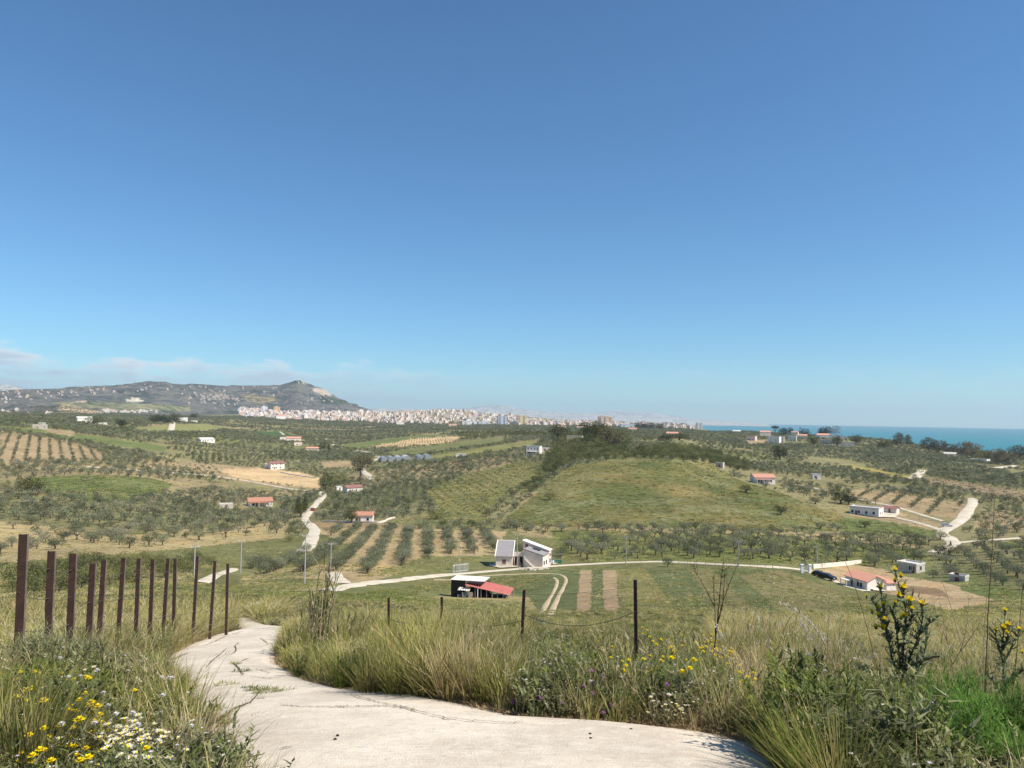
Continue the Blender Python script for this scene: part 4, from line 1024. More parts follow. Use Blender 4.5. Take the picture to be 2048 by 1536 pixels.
# village on the rise above the sea
V_ = [(1473, 862, 16, 4, 'gable', 'wall_white', 'roof_white', 'white house at the left end of the seaside ridge'),
      (1494, 865, 11, 4, 'flat', 'wall_cream', 'roof_white', 'cream house second from left on the seaside ridge'),
      (1503, 877, 13, 6, 'flat', 'wall_pink', 'roof_pale_terracotta', 'pinkish villa above the tan patch on the seaside ridge'),
      (1530, 867, 18, 6, 'gable', 'wall_cream', 'roof_pale_terracotta', 'house with pale orange roof left of the umbrella pine'),
      (1549, 883, 15, 9, 'flat', 'wall_white', 'roof_white', 'grey white block in front of the umbrella pine'),
      (1562, 881, 8, 8, 'flat', 'wall_white', 'roof_white', 'narrow white house right of the grey white block'),
      (1585, 878, 11, 8, 'flat', 'wall_white', 'roof_white', 'white house in the middle of the seaside ridge'),
      (1604, 873, 15, 5, 'gable', 'wall_cream', 'roof_pale_terracotta', 'long house with pale orange roof on the seaside ridge'),
      (1590, 868, 12, 7, 'gable', 'wall_cream', 'roof_pale_terracotta', 'cream house behind the long orange roof'),
      (1645, 872, 20, 5, 'gable', 'wall_white', 'roof_pale_terracotta', 'low white house below the round pines'),
      (1672, 873, 24, 5, 'flat', 'wall_white', 'roof_white', 'long white terrace building near the end of the seaside ridge'),
      (1684, 868, 10, 10, 'flat', 'wall_white', 'roof_white', 'tall white cube at the right end of the seaside ridge'),
      (1658, 884, 20, 5, 'flat', 'wall_stone', 'roof_white', 'low stone terrace below the white terrace building'),
      (1690, 888, 20, 5, 'flat', 'wall_stone', 'roof_white', 'ruined stone walls below the tall white cube'),
      (1900, 912, 13, 3, 'gable', 'wall_white', 'roof_white', 'white roofed shed under the coastal eucalyptus trees'),
      (1960, 924, 16, 3, 'flat', 'wall_white', 'roof_white', 'low white sheds behind the right eucalyptus trees'),
      (2018, 908, 24, 6, 'gable', 'wall_cream', 'roof_terracotta', 'orange roofed house by the shore at the right edge'),
      (2000, 909, 18, 4, 'flat', 'wall_white', 'roof_white', 'white house by the shore left of the orange roof'),
      (1345, 873, 14, 4, 'gable', 'wall_stone', 'roof_pale_terracotta', 'stone barn right of the crest trees'),
      (1440, 935, 5, 3, 'flat', 'wall_stone', 'roof_white', 'small stone hut at the right edge of the grassy hill top')]
for x, y, W_, H_, rf_, wm, rm, lab in V_:
    if 1460 < x < 1700: y += 4
    house(x, y, W_, W_ * .6, H_, (x * 7) % 40 - 20, rf_, wm, rm, lab, win=((-.25, .2), (0,)) if H_ > 4 else ((), ()), levels=2 if H_ >= 8 else 1)

# greenhouses
def greenhouse(px, py, W_, L_, H_, mat, label):
    p = G(px, py); o = empty('greenhouse', p, faceaz(p) + R(8)); tag(o, label, 'greenhouse', 'polytunnels by the lane bend'); HOUSES.append((p.x, p.y + L_ * .4, L_ * .6))
    b = MB(); n = 10
    arc = [(-W_ / 2 * math.cos(math.pi * i / n), .6 + (H_ - .6) * math.sin(math.pi * i / n)) for i in range(n + 1)]
    arc = [(-W_ / 2, -1)] + arc + [(W_ / 2, -1)]
    k = len(arc)
    b.add([(x, 0, z) for x, z in arc] + [(x, L_, z) for x, z in arc], [(i, i + k, i + 1 + k, i + 1) for i in range(k - 1)])
    b.build('film', mat, o)
    b = MB(); b.add([(x, -.05, z) for x, z in arc], [tuple(range(k))]); b.build('end_wall', 'greenhouse_film_dark', o)
    for j in range(4):
        b = MB(); b.tube([(x * 1.01, .2 + j * (L_ - .4) / 3, z * 1.01) for x, z in arc], .08, 4); b.build('hoop', 'galvanised', o)
for i, (x, mt_, lb_) in enumerate(((770, 'greenhouse_film_dark', 'leftmost dark polytunnel beside the lane bend'), (784, 'greenhouse_film_dark', 'second dark polytunnel from the lane bend'), (800, 'greenhouse_film', 'left one of the two pale polytunnels'), (815, 'greenhouse_film', 'right one of the two pale polytunnels'), (842, 'greenhouse_film_dark', 'left one of the two separate polytunnels at right'), (857, 'greenhouse_film_dark', 'right one of the two separate polytunnels at right'))):
    greenhouse(x, 924 - i * .9, 7.0, 20, 4.4, mt_, lb_)
house(922, 912, 9, 5, 1.6, 0, 'flat', 'wall_white', 'roof_white', 'low white tank right of the polytunnels', win=((), ()), name='water_tank', cat='tank', wz=.3)

# gate, fences and walls near the farmhouse
def picket_gate(px0, px1, py0, py1, h_, label):
    a, b_ = G(px0, py0), G(px1, py1); o = empty('metal_gate', a); tag(o, label, 'gate'); d = b_ - a
    for i in range(13):
        q = d * (i / 12); m_ = MB(); m_.box(q.x - .035, q.x + .035, q.y - .03, q.y + .03, q.z - .1, q.z + h_); m_.build('bar', 'white_paint', o)
    for z in (.25, h_ - .2):
        m_ = MB(); m_.tube([(0, -.05, z), (d.x, d.y - .05, d.z + z)], .04, 4); m_.build('rail', 'white_paint', o)
picket_gate(906, 936, 1146, 1142, 1.9, 'pale metal bar gate beside the farm track left of the farmhouse')
def wire_fence(pts, h_, label, name='wire_fence', mat='galvanised', step=2.4, strands=3):
    g = [G(*q) for q in pts]; o = empty(name, g[0]); tag(o, label, 'fence')
    run = []
    for a, b_ in zip(g[:-1], g[1:]):
        n = max(1, int((b_ - a).length / step)); run += [a.lerp(b_, i / n) for i in range(n)]
    run.append(g[-1])
    for q in run:
        z = float(ground_z(q.x, q.y)); q.z = z
        m_ = MB(); r = q - g[0]; m_.box(r.x - .03, r.x + .03, r.y - .03, r.y + .03, r.z - .3, r.z + h_); m_.build('post', mat, o)
    for k in range(strands):
        m_ = MB(); m_.tube([q - g[0] + Vector((0, 0, h_ * (k + 1) / (strands + .3))) for q in run], .012, 3); m_.build('wire', 'wire', o)
wire_fence([(938, 1142), (980, 1138), (1040, 1136), (1085, 1132), (1110, 1130)], 1.5, 'thin metal fence in front of the white farmhouse')
wire_fence([(1340, 1127), (1430, 1131), (1500, 1135), (1560, 1138)], 1.2, 'low post fence along the farm track at right', mat='wood_grey')
def low_wall(pts, h_, th, mat, label, name='boundary_wall'):
    q = catmull(pts, 6); g = pix_ground(q[:, 0], q[:, 1]); c = g[0].copy(); b = MB(); vs = []
    tn = np.gradient(g[:, :2], axis=0); tn /= np.linalg.norm(tn, axis=1)[:, None] + 1e-9
    for i in range(len(g)):
        nx, ny = tn[i, 1] * th / 2, -tn[i, 0] * th / 2; x_, y_, z_ = g[i] - c
        vs += [(x_ - nx, y_ - ny, z_ - .5), (x_ - nx, y_ - ny, z_ + h_), (x_ + nx, y_ + ny, z_ + h_), (x_ + nx, y_ + ny, z_ - .5)]
    fs = [(4 * i + k, 4 * i + 4 + k, 4 * i + 4 + (k + 1) % 4, 4 * i + (k + 1) % 4) for i in range(len(g) - 1) for k in range(4)] + [(0, 1, 2, 3), tuple(reversed(range(len(vs) - 4, len(vs))))]
    b.add(vs, fs); o = b.build(name, mat); o.location = Vector(c); return tag(o, label, 'wall')
low_wall([(1626, 1137), (1680, 1132), (1722, 1127)], 1.1, .3, 'wall_cream', 'pale boundary wall behind the tan plot of the red roofed house')
low_wall([(645, 1044), (690, 1045), (760, 1046), (775, 1040), (790, 1036)], .7, .3, 'wall_cream', 'low pale wall round the small orange roofed cottage')
low_wall([(560, 945), (590, 951), (635, 957)], .8, .4, 'wall_white', 'pale rubble wall at the edge of the tan ploughed field')
for x, y, lab in ((1604, 1146, 'left white pillar of the entrance gate'), (1620, 1146, 'right white pillar of the entrance gate')):
    g = G(x, y); o = empty('gate_pillar', g); tag(o, lab, 'pillar')
    bx('shaft', 'white_paint', o, -.28, .28, -.28, .28, -.5, 1.9); bx('cap', 'white_paint', o, -.38, .38, -.38, .38, 1.902, 2.1)
g = G(1612, 1146); o = empty('entrance_gate', g, faceaz(g)); tag(o, 'white metal gate between the two white pillars', 'gate')
for i in range(7): bx('bar', 'white_paint', o, -.72 + i * .2, -.66 + i * .2, -.03, .03, .1, 1.6)
bx('rail', 'white_paint', o, -.75, .75, -.05, -.031, .3, .4); bx('rail', 'white_paint', o, -.75, .75, -.05, -.031, 1.3, 1.4)
# rubble at the track edge below the farmhouse
for i in range(34):
    x = 1040 + i * 1.7 + random.uniform(-1, 1); y = 1140.5 - abs(i - 16) * .12 + random.uniform(-1.5, 1.5)
    g = G(x, y); b = MB(); r = random.uniform(.2, .5)
    pts_ = [(r * math.cos(a) * random.uniform(.7, 1.2), r * math.sin(a) * random.uniform(.7, 1.2)) for a in [k * 1.05 for k in range(6)]]
    b.add([(x_, y_, -.1) for x_, y_ in pts_] + [(x_ * .7, y_ * .7, r * random.uniform(.6, 1)) for x_, y_ in pts_], [tuple(range(6, 12))] + [(k, (k + 1) % 6, (k + 1) % 6 + 6, k + 6) for k in range(6)])
    o = b.build('rock', 'stone'); o.location = g; tag(o, 'pale rubble stone in the row below the farmhouse forecourt', 'stone', 'rubble below the farmhouse')
# green tarp frame beside the car
g = G(1113, 1127); o = empty('tarp_enclosure', g, faceaz(g)); tag(o, 'green mesh enclosure right of the silver car', 'enclosure')
bx('panel', 'green_tarp', o, -1.2, 1.2, -.05, .0, 0, 1.0); bx('side_panel', 'green_tarp', o, 1.2, 1.25, 0, 1.8, 0, 1.0)
for xx in (-1.25, 1.26): bx('post', 'galvanised', o, xx - .04, xx + .04, -.1, -.02, -.3, 1.15)

# utility poles
def pole(px, ytop, ybase, label, r=.11, mat='pole_grey'):
    g = G(px, ybase); tp = at_dist(px, ytop, math.hypot(g.x, g.y)); h_ = max(3, tp.z - g.z)
    o = empty('utility_pole', g, faceaz(g)); tag(o, label, 'pole', 'utility poles')
    b = MB(); b.tube([(0, 0, -.5), (0, 0, h_)], [r, r * .7], 8); b.build('shaft', mat, o)
    b = MB(); b.box(-.55, .55, -.05, .05, h_ - .35, h_ - .25); cr = b.build('crossarm', mat, o)
    for xx in (-.5, 0, .5):
        b = MB(); b.tube([(xx, 0, h_ - .248), (xx, 0, h_ - .1)], [.05, .03], 6); b.build('insulator', 'white_paint', cr)
    return g + Vector((0, 0, h_ - .12))
PT = []
for a in ((388, 1090, 1156, 'thin grey pole just left of the pale track end'), (481, 1080, 1146, 'thin grey pole right of the pale track end'),
          (609, 1068, 1168, 'tallest pale utility pole beside the winding white lane'), (661, 1085, 1142, 'thin pole among the olive rows right of the lane'),
          (918, 1068, 1146, 'pale utility pole at the bar gate'), (1034, 1068, 1137, 'pale utility pole in front of the farmhouse'),
          (1252, 1072, 1130, 'pale utility pole beside the farm track above the striped field'), (1477, 1083, 1134, 'pale utility pole at the right end of the farm track'),
          (1634, 1092, 1136, 'thin pole behind the pale boundary wall')):
    PT.append(pole(*a))
for a, b_, lab in ((4, 5, 'overhead cable between the gate pole and the farmhouse pole'), (5, 6, 'overhead cable from the farmhouse pole to the right'), (6, 7, 'overhead cable above the striped field')):
    P0, P1 = PT[a], PT[b_]; m_ = MB(); m_.tube([P0.lerp(P1, i / 16) - Vector((0, 0, 1.0 * 4 * (i / 16) * (1 - i / 16))) - P0 for i in range(17)], .012, 3)
    o = m_.build('overhead_cable', 'cable'); o.location = P0; tag(o, lab, 'cable')

# cars
def car(px, py, rot, mat, label, name='car', s=1.0):
    g = G(px, py); o = empty(name, g, faceaz(g) + R(rot)); tag(o, label, 'car'); o.scale = (s,) * 3
    g.z += .1; o.location = g
    low = [(-2.05, .35), (-2.1, .75), (-1.95, .92), (-1.0, 1.0), (1.0, .98), (1.9, .82), (2.08, .62), (2.05, .33)]
    cab = [(-1.85, .93), (-1.35, 1.42), (.1, 1.45), (1.0, .975)]
    b = MB(); b.prism(low, -.82, .82); b.prism(cab, -.68, .68); b.build('body', mat, o)
    b = MB(); b.prism([(-1.6, .98), (-1.28, 1.36), (.05, 1.38), (.8, 1.0)], -.70, -.684); b.prism([(-1.6, .98), (-1.28, 1.36), (.05, 1.38), (.8, 1.0)], .684, .70); b.build('side_window', 'glass_dark', o)
    b = MB(); b.add([(.12, -.6, 1.445), (.98, -.6, 1.0), (.98, .6, 1.0), (.12, .6, 1.445)], [(0, 1, 2, 3)]); b.v = [(x + .015, y, z + .012) for x, y, z in b.v]; b.build('windscreen', 'glass_dark', o)
    b = MB(); b.add([(-1.38, -.6, 1.41), (-1.84, -.6, .95), (-1.84, .6, .95), (-1.38, .6, 1.41)], [(3, 2, 1, 0)]); b.v = [(x - .015, y, z + .012) for x, y, z in b.v]; b.build('rear_window', 'glass_dark', o)
    for x in (-1.3, 1.3):
        for y in (-.78, .78):
            b = MB(); b.tube([(x, y - .1, .31), (x, y + .1, .31)], .31, 14); w_ = b.build('wheel', 'rubber', o)
            b = MB(); b.tube([(x, y + math.copysign(.1, y), .31), (x, y + math.copysign(.115, y), .31)], .18, 10); b.build('rim', 'hubcap', w_)
    for y in (-.6, .6):
        b = MB(); b.box(2.0, 2.1, y - .16, y + .16, .62, .74); b.build('headlight', 'white_paint', o)
    HOUSES.append((g.x, g.y, 3))
car(1091, 1129, 170, 'car_silver', 'silver car parked at the right end of the farmhouse')
car(1655, 1160, -32, 'car_black', 'black car parked on the drive of the red roofed house')
car(1640, 1154, -32, 'car_black', 'dark car half hidden behind the black car on the drive', s=.9)
car(626, 1022, 75, 'car_red', 'red car driving on the winding white lane')
car(1893, 1054, 10, 'car_silver', 'grey car by the wide white lane at right')
# rider on the wide white lane
g = G(1901, 1093); o = empty('motorbike', g + Vector((0, 0, .2)), faceaz(g) + R(70)); tag(o, 'dark motorbike on the wide white lane at right', 'motorbike')
b = MB(); b.prism([(-.8, .55), (-.3, .85), (.3, .9), (.6, .75), (.3, .45), (-.3, .4)], -.14, .14); b.build('body', 'cloth_dark', o)
for x in (-.65, .65):
    b = MB(); b.tube([(x, -.06, .32), (x, .06, .32)], .32, 12); b.build('wheel', 'rubber', o)
b = MB(); b.tube([(.5, -.35, 1.05), (.5, .35, 1.05)], .025, 5); b.tube([(.5, 0, 1.05), (.65, 0, .32)], .03, 5); b.build('handlebar', 'galvanised', o)
def skin_body(name, joints, edges, mat):
    me = bpy.data.meshes.new(name); me.from_pydata([j[0] for j in joints], edges, [])
    o = bpy.data.objects.new(name, me); COL.objects.link(o)
    mod = o.modifiers.new('skin', 'SKIN'); sk = me.skin_vertices[0].data
    for i, j in enumerate(joints): sk[i].radius = (j[1], j[1]); sk[i].use_root = i == 0
    o.modifiers.new('sub', 'SUBSURF').levels = 1; me.materials.append(MATS[mat]); return o
J_ = [((-.15, 0, .95), .15), ((-.05, 0, 1.25), .15), ((.05, 0, 1.48), .12), ((.09, 0, 1.58), .06), ((.12, 0, 1.72), .11),
      ((.08, .2, 1.43), .06), ((.25, .27, 1.2), .05), ((.46, .25, 1.08), .04), ((.08, -.2, 1.43), .06), ((.25, -.27, 1.2), .05), ((.46, -.25, 1.08), .04),
      ((.25, .2, .82), .09), ((.1, .2, .42), .06), ((.25, .2, .36), .05), ((.25, -.2, .82), .09), ((.1, -.2, .42), .06), ((.25, -.2, .36), .05)]
o2 = skin_body('person', J_, [(0, 1), (1, 2), (2, 3), (3, 4), (2, 5), (5, 6), (6, 7), (2, 8), (8, 9), (9, 10), (0, 11), (11, 12), (12, 13), (0, 14), (14, 15), (15, 16)], 'cloth_dark')
o2.location = o.location; o2.rotation_euler = o.rotation_euler; tag(o2, 'person in dark clothes riding the motorbike on the white lane', 'person')

# ---------------------------------------------------------------- the town
TONES = [(.80, .74, .66), (.78, .68, .58), (.74, .59, .46), (.70, .47, .37), (.68, .45, .27), (.60, .56, .52), (.72, .59, .37), (.77, .64, .55), (.58, .40, .33), (.82, .77, .70)]
TWORD = ['white', 'cream', 'sand coloured', 'pink', 'orange', 'grey', 'ochre', 'pale pink', 'reddish', 'bright white']
SWORD = ['mid-rise', 'broad tall', 'small', 'wide', 'tiny', 'very tall', 'long low']
def block_mesh(W_, D_, H_, seed):
    r = random.Random(seed); b = MB()
    b.box(-W_ / 2, W_ / 2, -D_ / 2, D_ / 2, -6, H_)
    b.box(-W_ / 2 - .3, W_ / 2 + .3, -D_ / 2 - .3, D_ / 2 + .3, H_ + .01, H_ + .5)
    b.box(-W_ * .2, W_ * .12, -D_ * .2, D_ * .2, H_ + .52, H_ + 3.2)
    if r.random() < .6: b.box(-W_ / 2 + 1, -W_ * .22, -D_ * .3, D_ * .3, H_ + .52, H_ + 3.0)
    z = 3.2
    while z < H_ - 1:
        for u_ in (-.26, .26): b.box(u_ * W_ - 1.9, u_ * W_ + 1.9, -D_ / 2 - 1.3, -D_ / 2 - .01, z, z + .9)
        z += 3.1
    return b.mesh('apartment_block', 'town_wall')
SIZES = [(14, 12, 16), (19, 13, 22), (13, 11, 10), (22, 12, 19), (10, 9, 7), (26, 14, 26), (34, 16, 9)]
BLK = [block_mesh(*s_, i) for i, s_ in enumerate(SIZES)]
TX = [478, 560, 640, 700, 760, 900, 1000, 1050, 1120, 1200, 1400]
TLO = [834, 837, 842, 844, 847, 850, 850, 851, 852, 853, 858]
THI = [818, 824, 825, 823, 826, 818, 824, 839, 845, 847, 853]
cand = []
tr_ = random.Random(5)
for i in range(2500):
    x = tr_.uniform(478, 1402); lo = np.interp(x, TX, TLO); hi = np.interp(x, TX, THI); f_ = tr_.random() ** .8; y = lo + (hi - lo) * f_
    if x > 1240 and tr_.random() < .1: continue
    k = tr_.choices(range(7), (4, 3, 5, 3, 4, 1 if f_ < .6 else .3, .8 if f_ < .25 else 0))[0]
    if x > 1040: k = tr_.choices((0, 1, 3, 5, 2), (3, 4, 4, 2, 1))[0]
    if x < 640 and 818 < y < 830 and tr_.random() < .6: k = tr_.choice((1, 5, 3))
    cand.append((x, y, k))
land = [(1205, 851, 5, 1.3, (.62, .47, .36), 'large cream hotel block standing above the right end of the town'),
        (1216, 851, 5, 1.2, (.64, .47, .33), 'second large ochre block beside the cream hotel block'),
        (553, 826, 5, 1.1, (.66, .48, .30), 'tall orange apartment block at the foot of the mountain'),
        (528, 825, 5, 1.05, (.74, .72, .72), 'tall white apartment block left of the orange one'),
        (612, 834, 6, 1.2, (.74, .73, .72), 'long white factory hall below the left half of the town'),
        (938, 850, 6, 1.4, (.70, .67, .64), 'long white hall below the town hill'),
        (968, 850, 6, 1.1, (.62, .62, .63), 'grey white hall right of the long white hall'),
        (1004, 850, 5, 1.1, (.50, .53, .58), 'grey blue tower block in front of the town hill'),
        (1043, 850, 5, 1.2, (.66, .56, .36), 'ochre tower block at the right foot of the town hill'),
        (1255, 856, 6, 1.3, (.60, .62, .66), 'long blue grey hall below the right end of the town'),
        (1398, 858, 5, .9, (.70, .66, .60), 'last cream apartment block at the seaward end of the town'),
        (505, 833, 6, 1.2, (.70, .69, .68), 'low white halls at the left end of the town')]
cand.sort(key=lambda c: -(SIZES[c[2]][2] * SIZES[c[2]][0] * (c[1] - 800)))
P = pix_ground([c[0] for c in cand], [c[1] for c in cand])
for x, y, k, s_, col_, lab in land:
    o = link('apartment_block' if k != 6 else 'factory_hall', BLK[k]); q = G(x, y); o.location = q; o.rotation_euler.z = faceaz(q) + .2; o.scale = (s_,) * 3
    o.color = (*col_, 1); tag(o, lab, 'building')
lab_by = [(640, 'pale apartment block in the left half of the far town'), (900, 'pale house in the middle of the far town'), (1050, 'pale house on the town hill'), (1500, 'apartment block in the long row towards the sea')]
mass = MB(); tone = []
for i, ((x, y, k), q) in enumerate(zip(cand, P)):
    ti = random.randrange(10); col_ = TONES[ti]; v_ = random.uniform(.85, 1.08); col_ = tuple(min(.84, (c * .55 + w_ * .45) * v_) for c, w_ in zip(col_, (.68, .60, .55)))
    s_ = random.uniform(.42, .75); rz = -math.atan2(q[0], q[1]) + random.uniform(-.7, .7)
    if i < 288:
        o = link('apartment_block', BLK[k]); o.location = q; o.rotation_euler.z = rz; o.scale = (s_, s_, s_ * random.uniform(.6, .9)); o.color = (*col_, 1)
        lb_ = f'{SWORD[k]} {TWORD[ti]} ' + next(l for a, l in lab_by if x < a).replace('pale ', ''); tag(o, lb_, 'building', 'town: ' + lb_)
    else:
        W_, D_, H_ = SIZES[k]; W_ *= s_; D_ *= s_; H_ *= s_ * .72
        c, sn = math.cos(rz), math.sin(rz); n0 = len(mass.v)
        for bx_ in ((-W_ / 2, W_ / 2, -D_ / 2, D_ / 2, -6, H_), (-W_ * .2, W_ * .15, -D_ * .2, D_ * .2, H_, H_ + 2.6)):
            mass.box(*bx_)
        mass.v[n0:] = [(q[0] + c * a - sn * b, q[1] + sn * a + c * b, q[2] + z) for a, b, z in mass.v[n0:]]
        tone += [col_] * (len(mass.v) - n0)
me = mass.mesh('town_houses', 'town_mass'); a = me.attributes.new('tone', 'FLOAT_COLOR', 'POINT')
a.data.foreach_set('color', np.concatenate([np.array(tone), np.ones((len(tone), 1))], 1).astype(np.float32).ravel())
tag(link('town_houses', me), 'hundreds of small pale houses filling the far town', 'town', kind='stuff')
# houses on the mountain
hs = [block_mesh(10, 8, 6, 21), block_mesh(14, 9, 8, 22), block_mesh(24, 10, 6, 23)]
spots = []
tr_ = random.Random(9)
for i in range(95): spots.append((tr_.gauss(440, 26), tr_.gauss(797, 6), 'small white house in the dense village on the mountain flank'))
for i in range(75): x = tr_.uniform(0, 560); spots.append((x, np.interp(x, sx, sy) + 4 + abs(tr_.gauss(0, 11)), 'small white house scattered along the mountain ridge'))
for i in range(16): spots.append((tr_.uniform(205, 312), tr_.uniform(821, 825), 'white shed in the row at the foot of the mountain'))
for i in range(16): spots.append((tr_.uniform(0, 110), tr_.uniform(821, 833), 'white house at the far left foot of the mountain'))
for i in range(14): spots.append((tr_.uniform(600, 720), tr_.uniform(797, 817), 'pale house on the right end of the mountain above the town'))
for i in range(5): spots.append((tr_.uniform(590, 612), tr_.uniform(762, 768), 'pale building close below the mountain summit'))
for x, y, lab in spots:
    q = G(x, y)
    if math.hypot(q.x, q.y) > 4700 or math.hypot(q.x, q.y) < 1700: continue
    k = 2 if 'shed' in lab else random.choice((0, 0, 1)); o = link('hillside_house', hs[k]); o.location = q - Vector((0, 0, .5)); o.rotation_euler.z = faceaz(q) + random.uniform(-.6, .6)
    s_ = random.uniform(.5, .95); o.scale = (s_, s_, s_); o.color = (*[c * .82 for c in random.choice(TONES[:3] + [TONES[7]])], 1); tag(o, lab, 'house', lab.replace('small white house', 'houses').replace('white ', ''))

# ---------------------------------------------------------------- trees
def leafcloud(lobes, n, size, seed, outward=.95, elong=1.5, inner=.45):
    g = np.random.default_rng(seed); L = np.array(lobes, float); vol = (L[:, 3] * L[:, 4] * L[:, 5]) ** .67
    li = g.choice(len(L), n, p=vol / vol.sum()); d = g.normal(size=(n, 3)); d /= np.linalg.norm(d, axis=1)[:, None]
    r = inner + (1 - inner) * g.random(n) ** .6; r *= g.normal(1, .07, n)
    c = L[li, :3] + d * L[li, 3:] * r[:, None]
    nn = d * outward + g.normal(size=(n, 3)) * .6; nn /= np.linalg.norm(nn, axis=1)[:, None]
    t1 = np.cross(nn, g.normal(size=(n, 3))); t1 /= np.linalg.norm(t1, axis=1)[:, None] + 1e-9; t2 = np.cross(nn, t1)
    a = size * g.uniform(.6, 1.4, n)[:, None]; b = a / elong * .5
    Vv = np.stack([c - t1 * a * .5, c + t2 * b * .5 + t1 * a * .05, c + t1 * a * .5, c - t2 * b * .5 + t1 * a * .05], 1).reshape(-1, 3)
    return Vv, np.arange(n * 4).reshape(-1, 4)
def trunk_mb(h_, r, seed, forks=4, spread=.8, n=6, lean=.15):
    g = random.Random(seed); b = MB(); top = Vector((g.uniform(-lean, lean), g.uniform(-lean, lean), h_ * .45))
    b.tube([(0, 0, -.4), (0, 0, .02), (top.x * .5, top.y * .5, h_ * .22), top], [r * 1.5, r * 1.25, r, r * .85], n)
    for k in range(forks):
        a = k * 6.283 / forks + g.uniform(-.4, .4); e = top + Vector((math.cos(a) * spread, math.sin(a) * spread, h_ * g.uniform(.3, .5)))
        b.tube([top - Vector((0, 0, .05)), top.lerp(e, .5) + Vector((0, 0, -.05 * h_)), e], [r * .65, r * .42, r * .15], max(4, n - 2))
    return b
def lobes_round(R_, zc, rz, n, seed, spread=.6):
    g = random.Random(seed); out_ = [(0, 0, zc, R_ * .62, R_ * .62, rz * .8)]
    for k in range(n):
        a = k * 6.283 / n + g.uniform(-.4, .4); q = R_ * spread * g.uniform(.7, 1.05); s_ = g.uniform(.36, .56)
        out_.append((math.cos(a) * q, math.sin(a) * q, zc + rz * g.uniform(-.5, .45), R_ * s_, R_ * s_, rz * g.uniform(.45, .7)))
    return out_
# all prototypes are about 1 unit wide per metre: an olive 4 m wide and 3.6 m high
def make_tree(name, lobes, n, size, mat, tr, bark='bark', seed=1, **kw):
    Vv, Ff = leafcloud(lobes, n, size, seed, **kw)
    return from_np(name + '_crown', Vv, Ff, mat), tr.mesh(name + '_trunk', bark, True)
def joined(name, crown, trunk):
    """crown and trunk as one mesh for the uncounted mass"""
    V0 = np.array([v.co for v in crown.vertices]); V1 = np.array([v.co for v in trunk.vertices])
    me = bpy.data.meshes.new(name)
    fs = [tuple(p.vertices) for p in crown.polygons] + [tuple(i + len(V0) for i in p.vertices) for p in trunk.polygons]
    me.from_pydata(np.concatenate([V0, V1]).tolist(), [], fs)
    me.materials.append(crown.materials[0]); me.materials.append(trunk.materials[0])
    me.polygons.foreach_set('material_index', [0] * len(crown.polygons) + [1] * len(trunk.polygons)); me.update(); return me
OL = [make_tree('olive', lobes_round(2.0, 1.75, 1.3, 7, s_), 1100, .26, mt_, trunk_mb(2.1, .16, s_), seed=s_) for s_, mt_ in ((1, 'olive_leaf'), (2, 'olive_leaf'), (3, 'olive_grey'), (4, 'olive_leaf'))]
OL += [make_tree('olive', lobes_round(2.1, 2.0, .95, 5, s_ + 60, .85)[1:], 620, .26, mt_, trunk_mb(2.5, .17, s_, 5, 1.2), seed=s_, inner=.3) for s_, mt_ in ((5, 'olive_grey'), (6, 'olive_leaf'))]
OLF = [joined('olive_far', *make_tree('olf', lobes_round(2.0, 1.6, 1.3, 6, s_ + 10), 230, .52, mt_, trunk_mb(1.9, .14, s_, 3, n=4), seed=s_)) for s_, mt_ in ((1, 'olive_leaf'), (2, 'olive_leaf'), (3, 'olive_grey'), (4, 'olive_leaf'))]
OLF += [joined('olive_far', *make_tree('olf', lobes_round(2.1, 1.8, 1.0, 5, s_ + 60, .85)[1:], 150, .5, mt_, trunk_mb(2.3, .16, s_, 4, 1.2, n=4), seed=s_, inner=.3)) for s_, mt_ in ((5, 'olive_grey'), (6, 'olive_leaf'))]
SHF = [joined('shrub_far', *make_tree('shf', lobes_round(2.0, 1.4, 1.5, 6, s_ + 30), 230, .50, mt_, trunk_mb(1.6, .12, s_, 3, n=4), seed=s_)) for s_, mt_ in ((1, 'shrub_leaf'), (2, 'shrub_leaf_light'))]
SH = [make_tree('shrub', lobes_round(2.0, 1.5, 1.55, 8, s_ + 40), 1000, .27, mt_, trunk_mb(1.8, .13, s_), seed=s_, inner=.6) for s_, mt_ in ((1, 'shrub_leaf'), (2, 'shrub_leaf'), (3, 'shrub_leaf_light'))]
DK = [make_tree('dark', lobes_round(2.0, 2.4, 1.9, 8, s_ + 50), 1300, .27, 'dark_leaf', trunk_mb(2.6, .2, s_), seed=s_, inner=.6) for s_ in (1, 2)]
EU = [make_tree('euca', [(0, 0, 3.6, 1.2, 1.2, 1.0), (.9, .2, 2.9, .9, .9, .8), (-1.0, .3, 3.0, .95, .9, .8), (.3, -.7, 2.5, .8, .8, .7), (-.5, -.4, 2.0, .8, .7, .6), (.7, .5, 3.9, .7, .7, .6), (1.5, 0, 3.5, .5, .5, .5), (-1.6, -.1, 3.6, .5, .5, .5)], 1300, .26, 'euca_leaf', trunk_mb(4.0, .16, 7, 5, .9, n=7), 'pale_bark', 5, inner=.3)]
CY = [make_tree('cypress', [(0, 0, 1.0, .42, .42, 1.0), (0, 0, 2.2, .40, .40, 1.3), (0, 0, 3.4, .25, .25, 1.0)], 600, .22, 'cypress_leaf', trunk_mb(1.2, .1, 3, 2, .1), seed=3, inner=.7)]
PN = [make_tree('pine', [(0, 0, 3.3, 1.7, 1.7, .6), (.9, .3, 3.1, .9, .9, .45), (-.9, -.3, 3.15, .9, .9, .45)], 900, .3, 'dark_leaf', trunk_mb(3.6, .18, 4, 5, .9), 'bark', 6, inner=.4)]

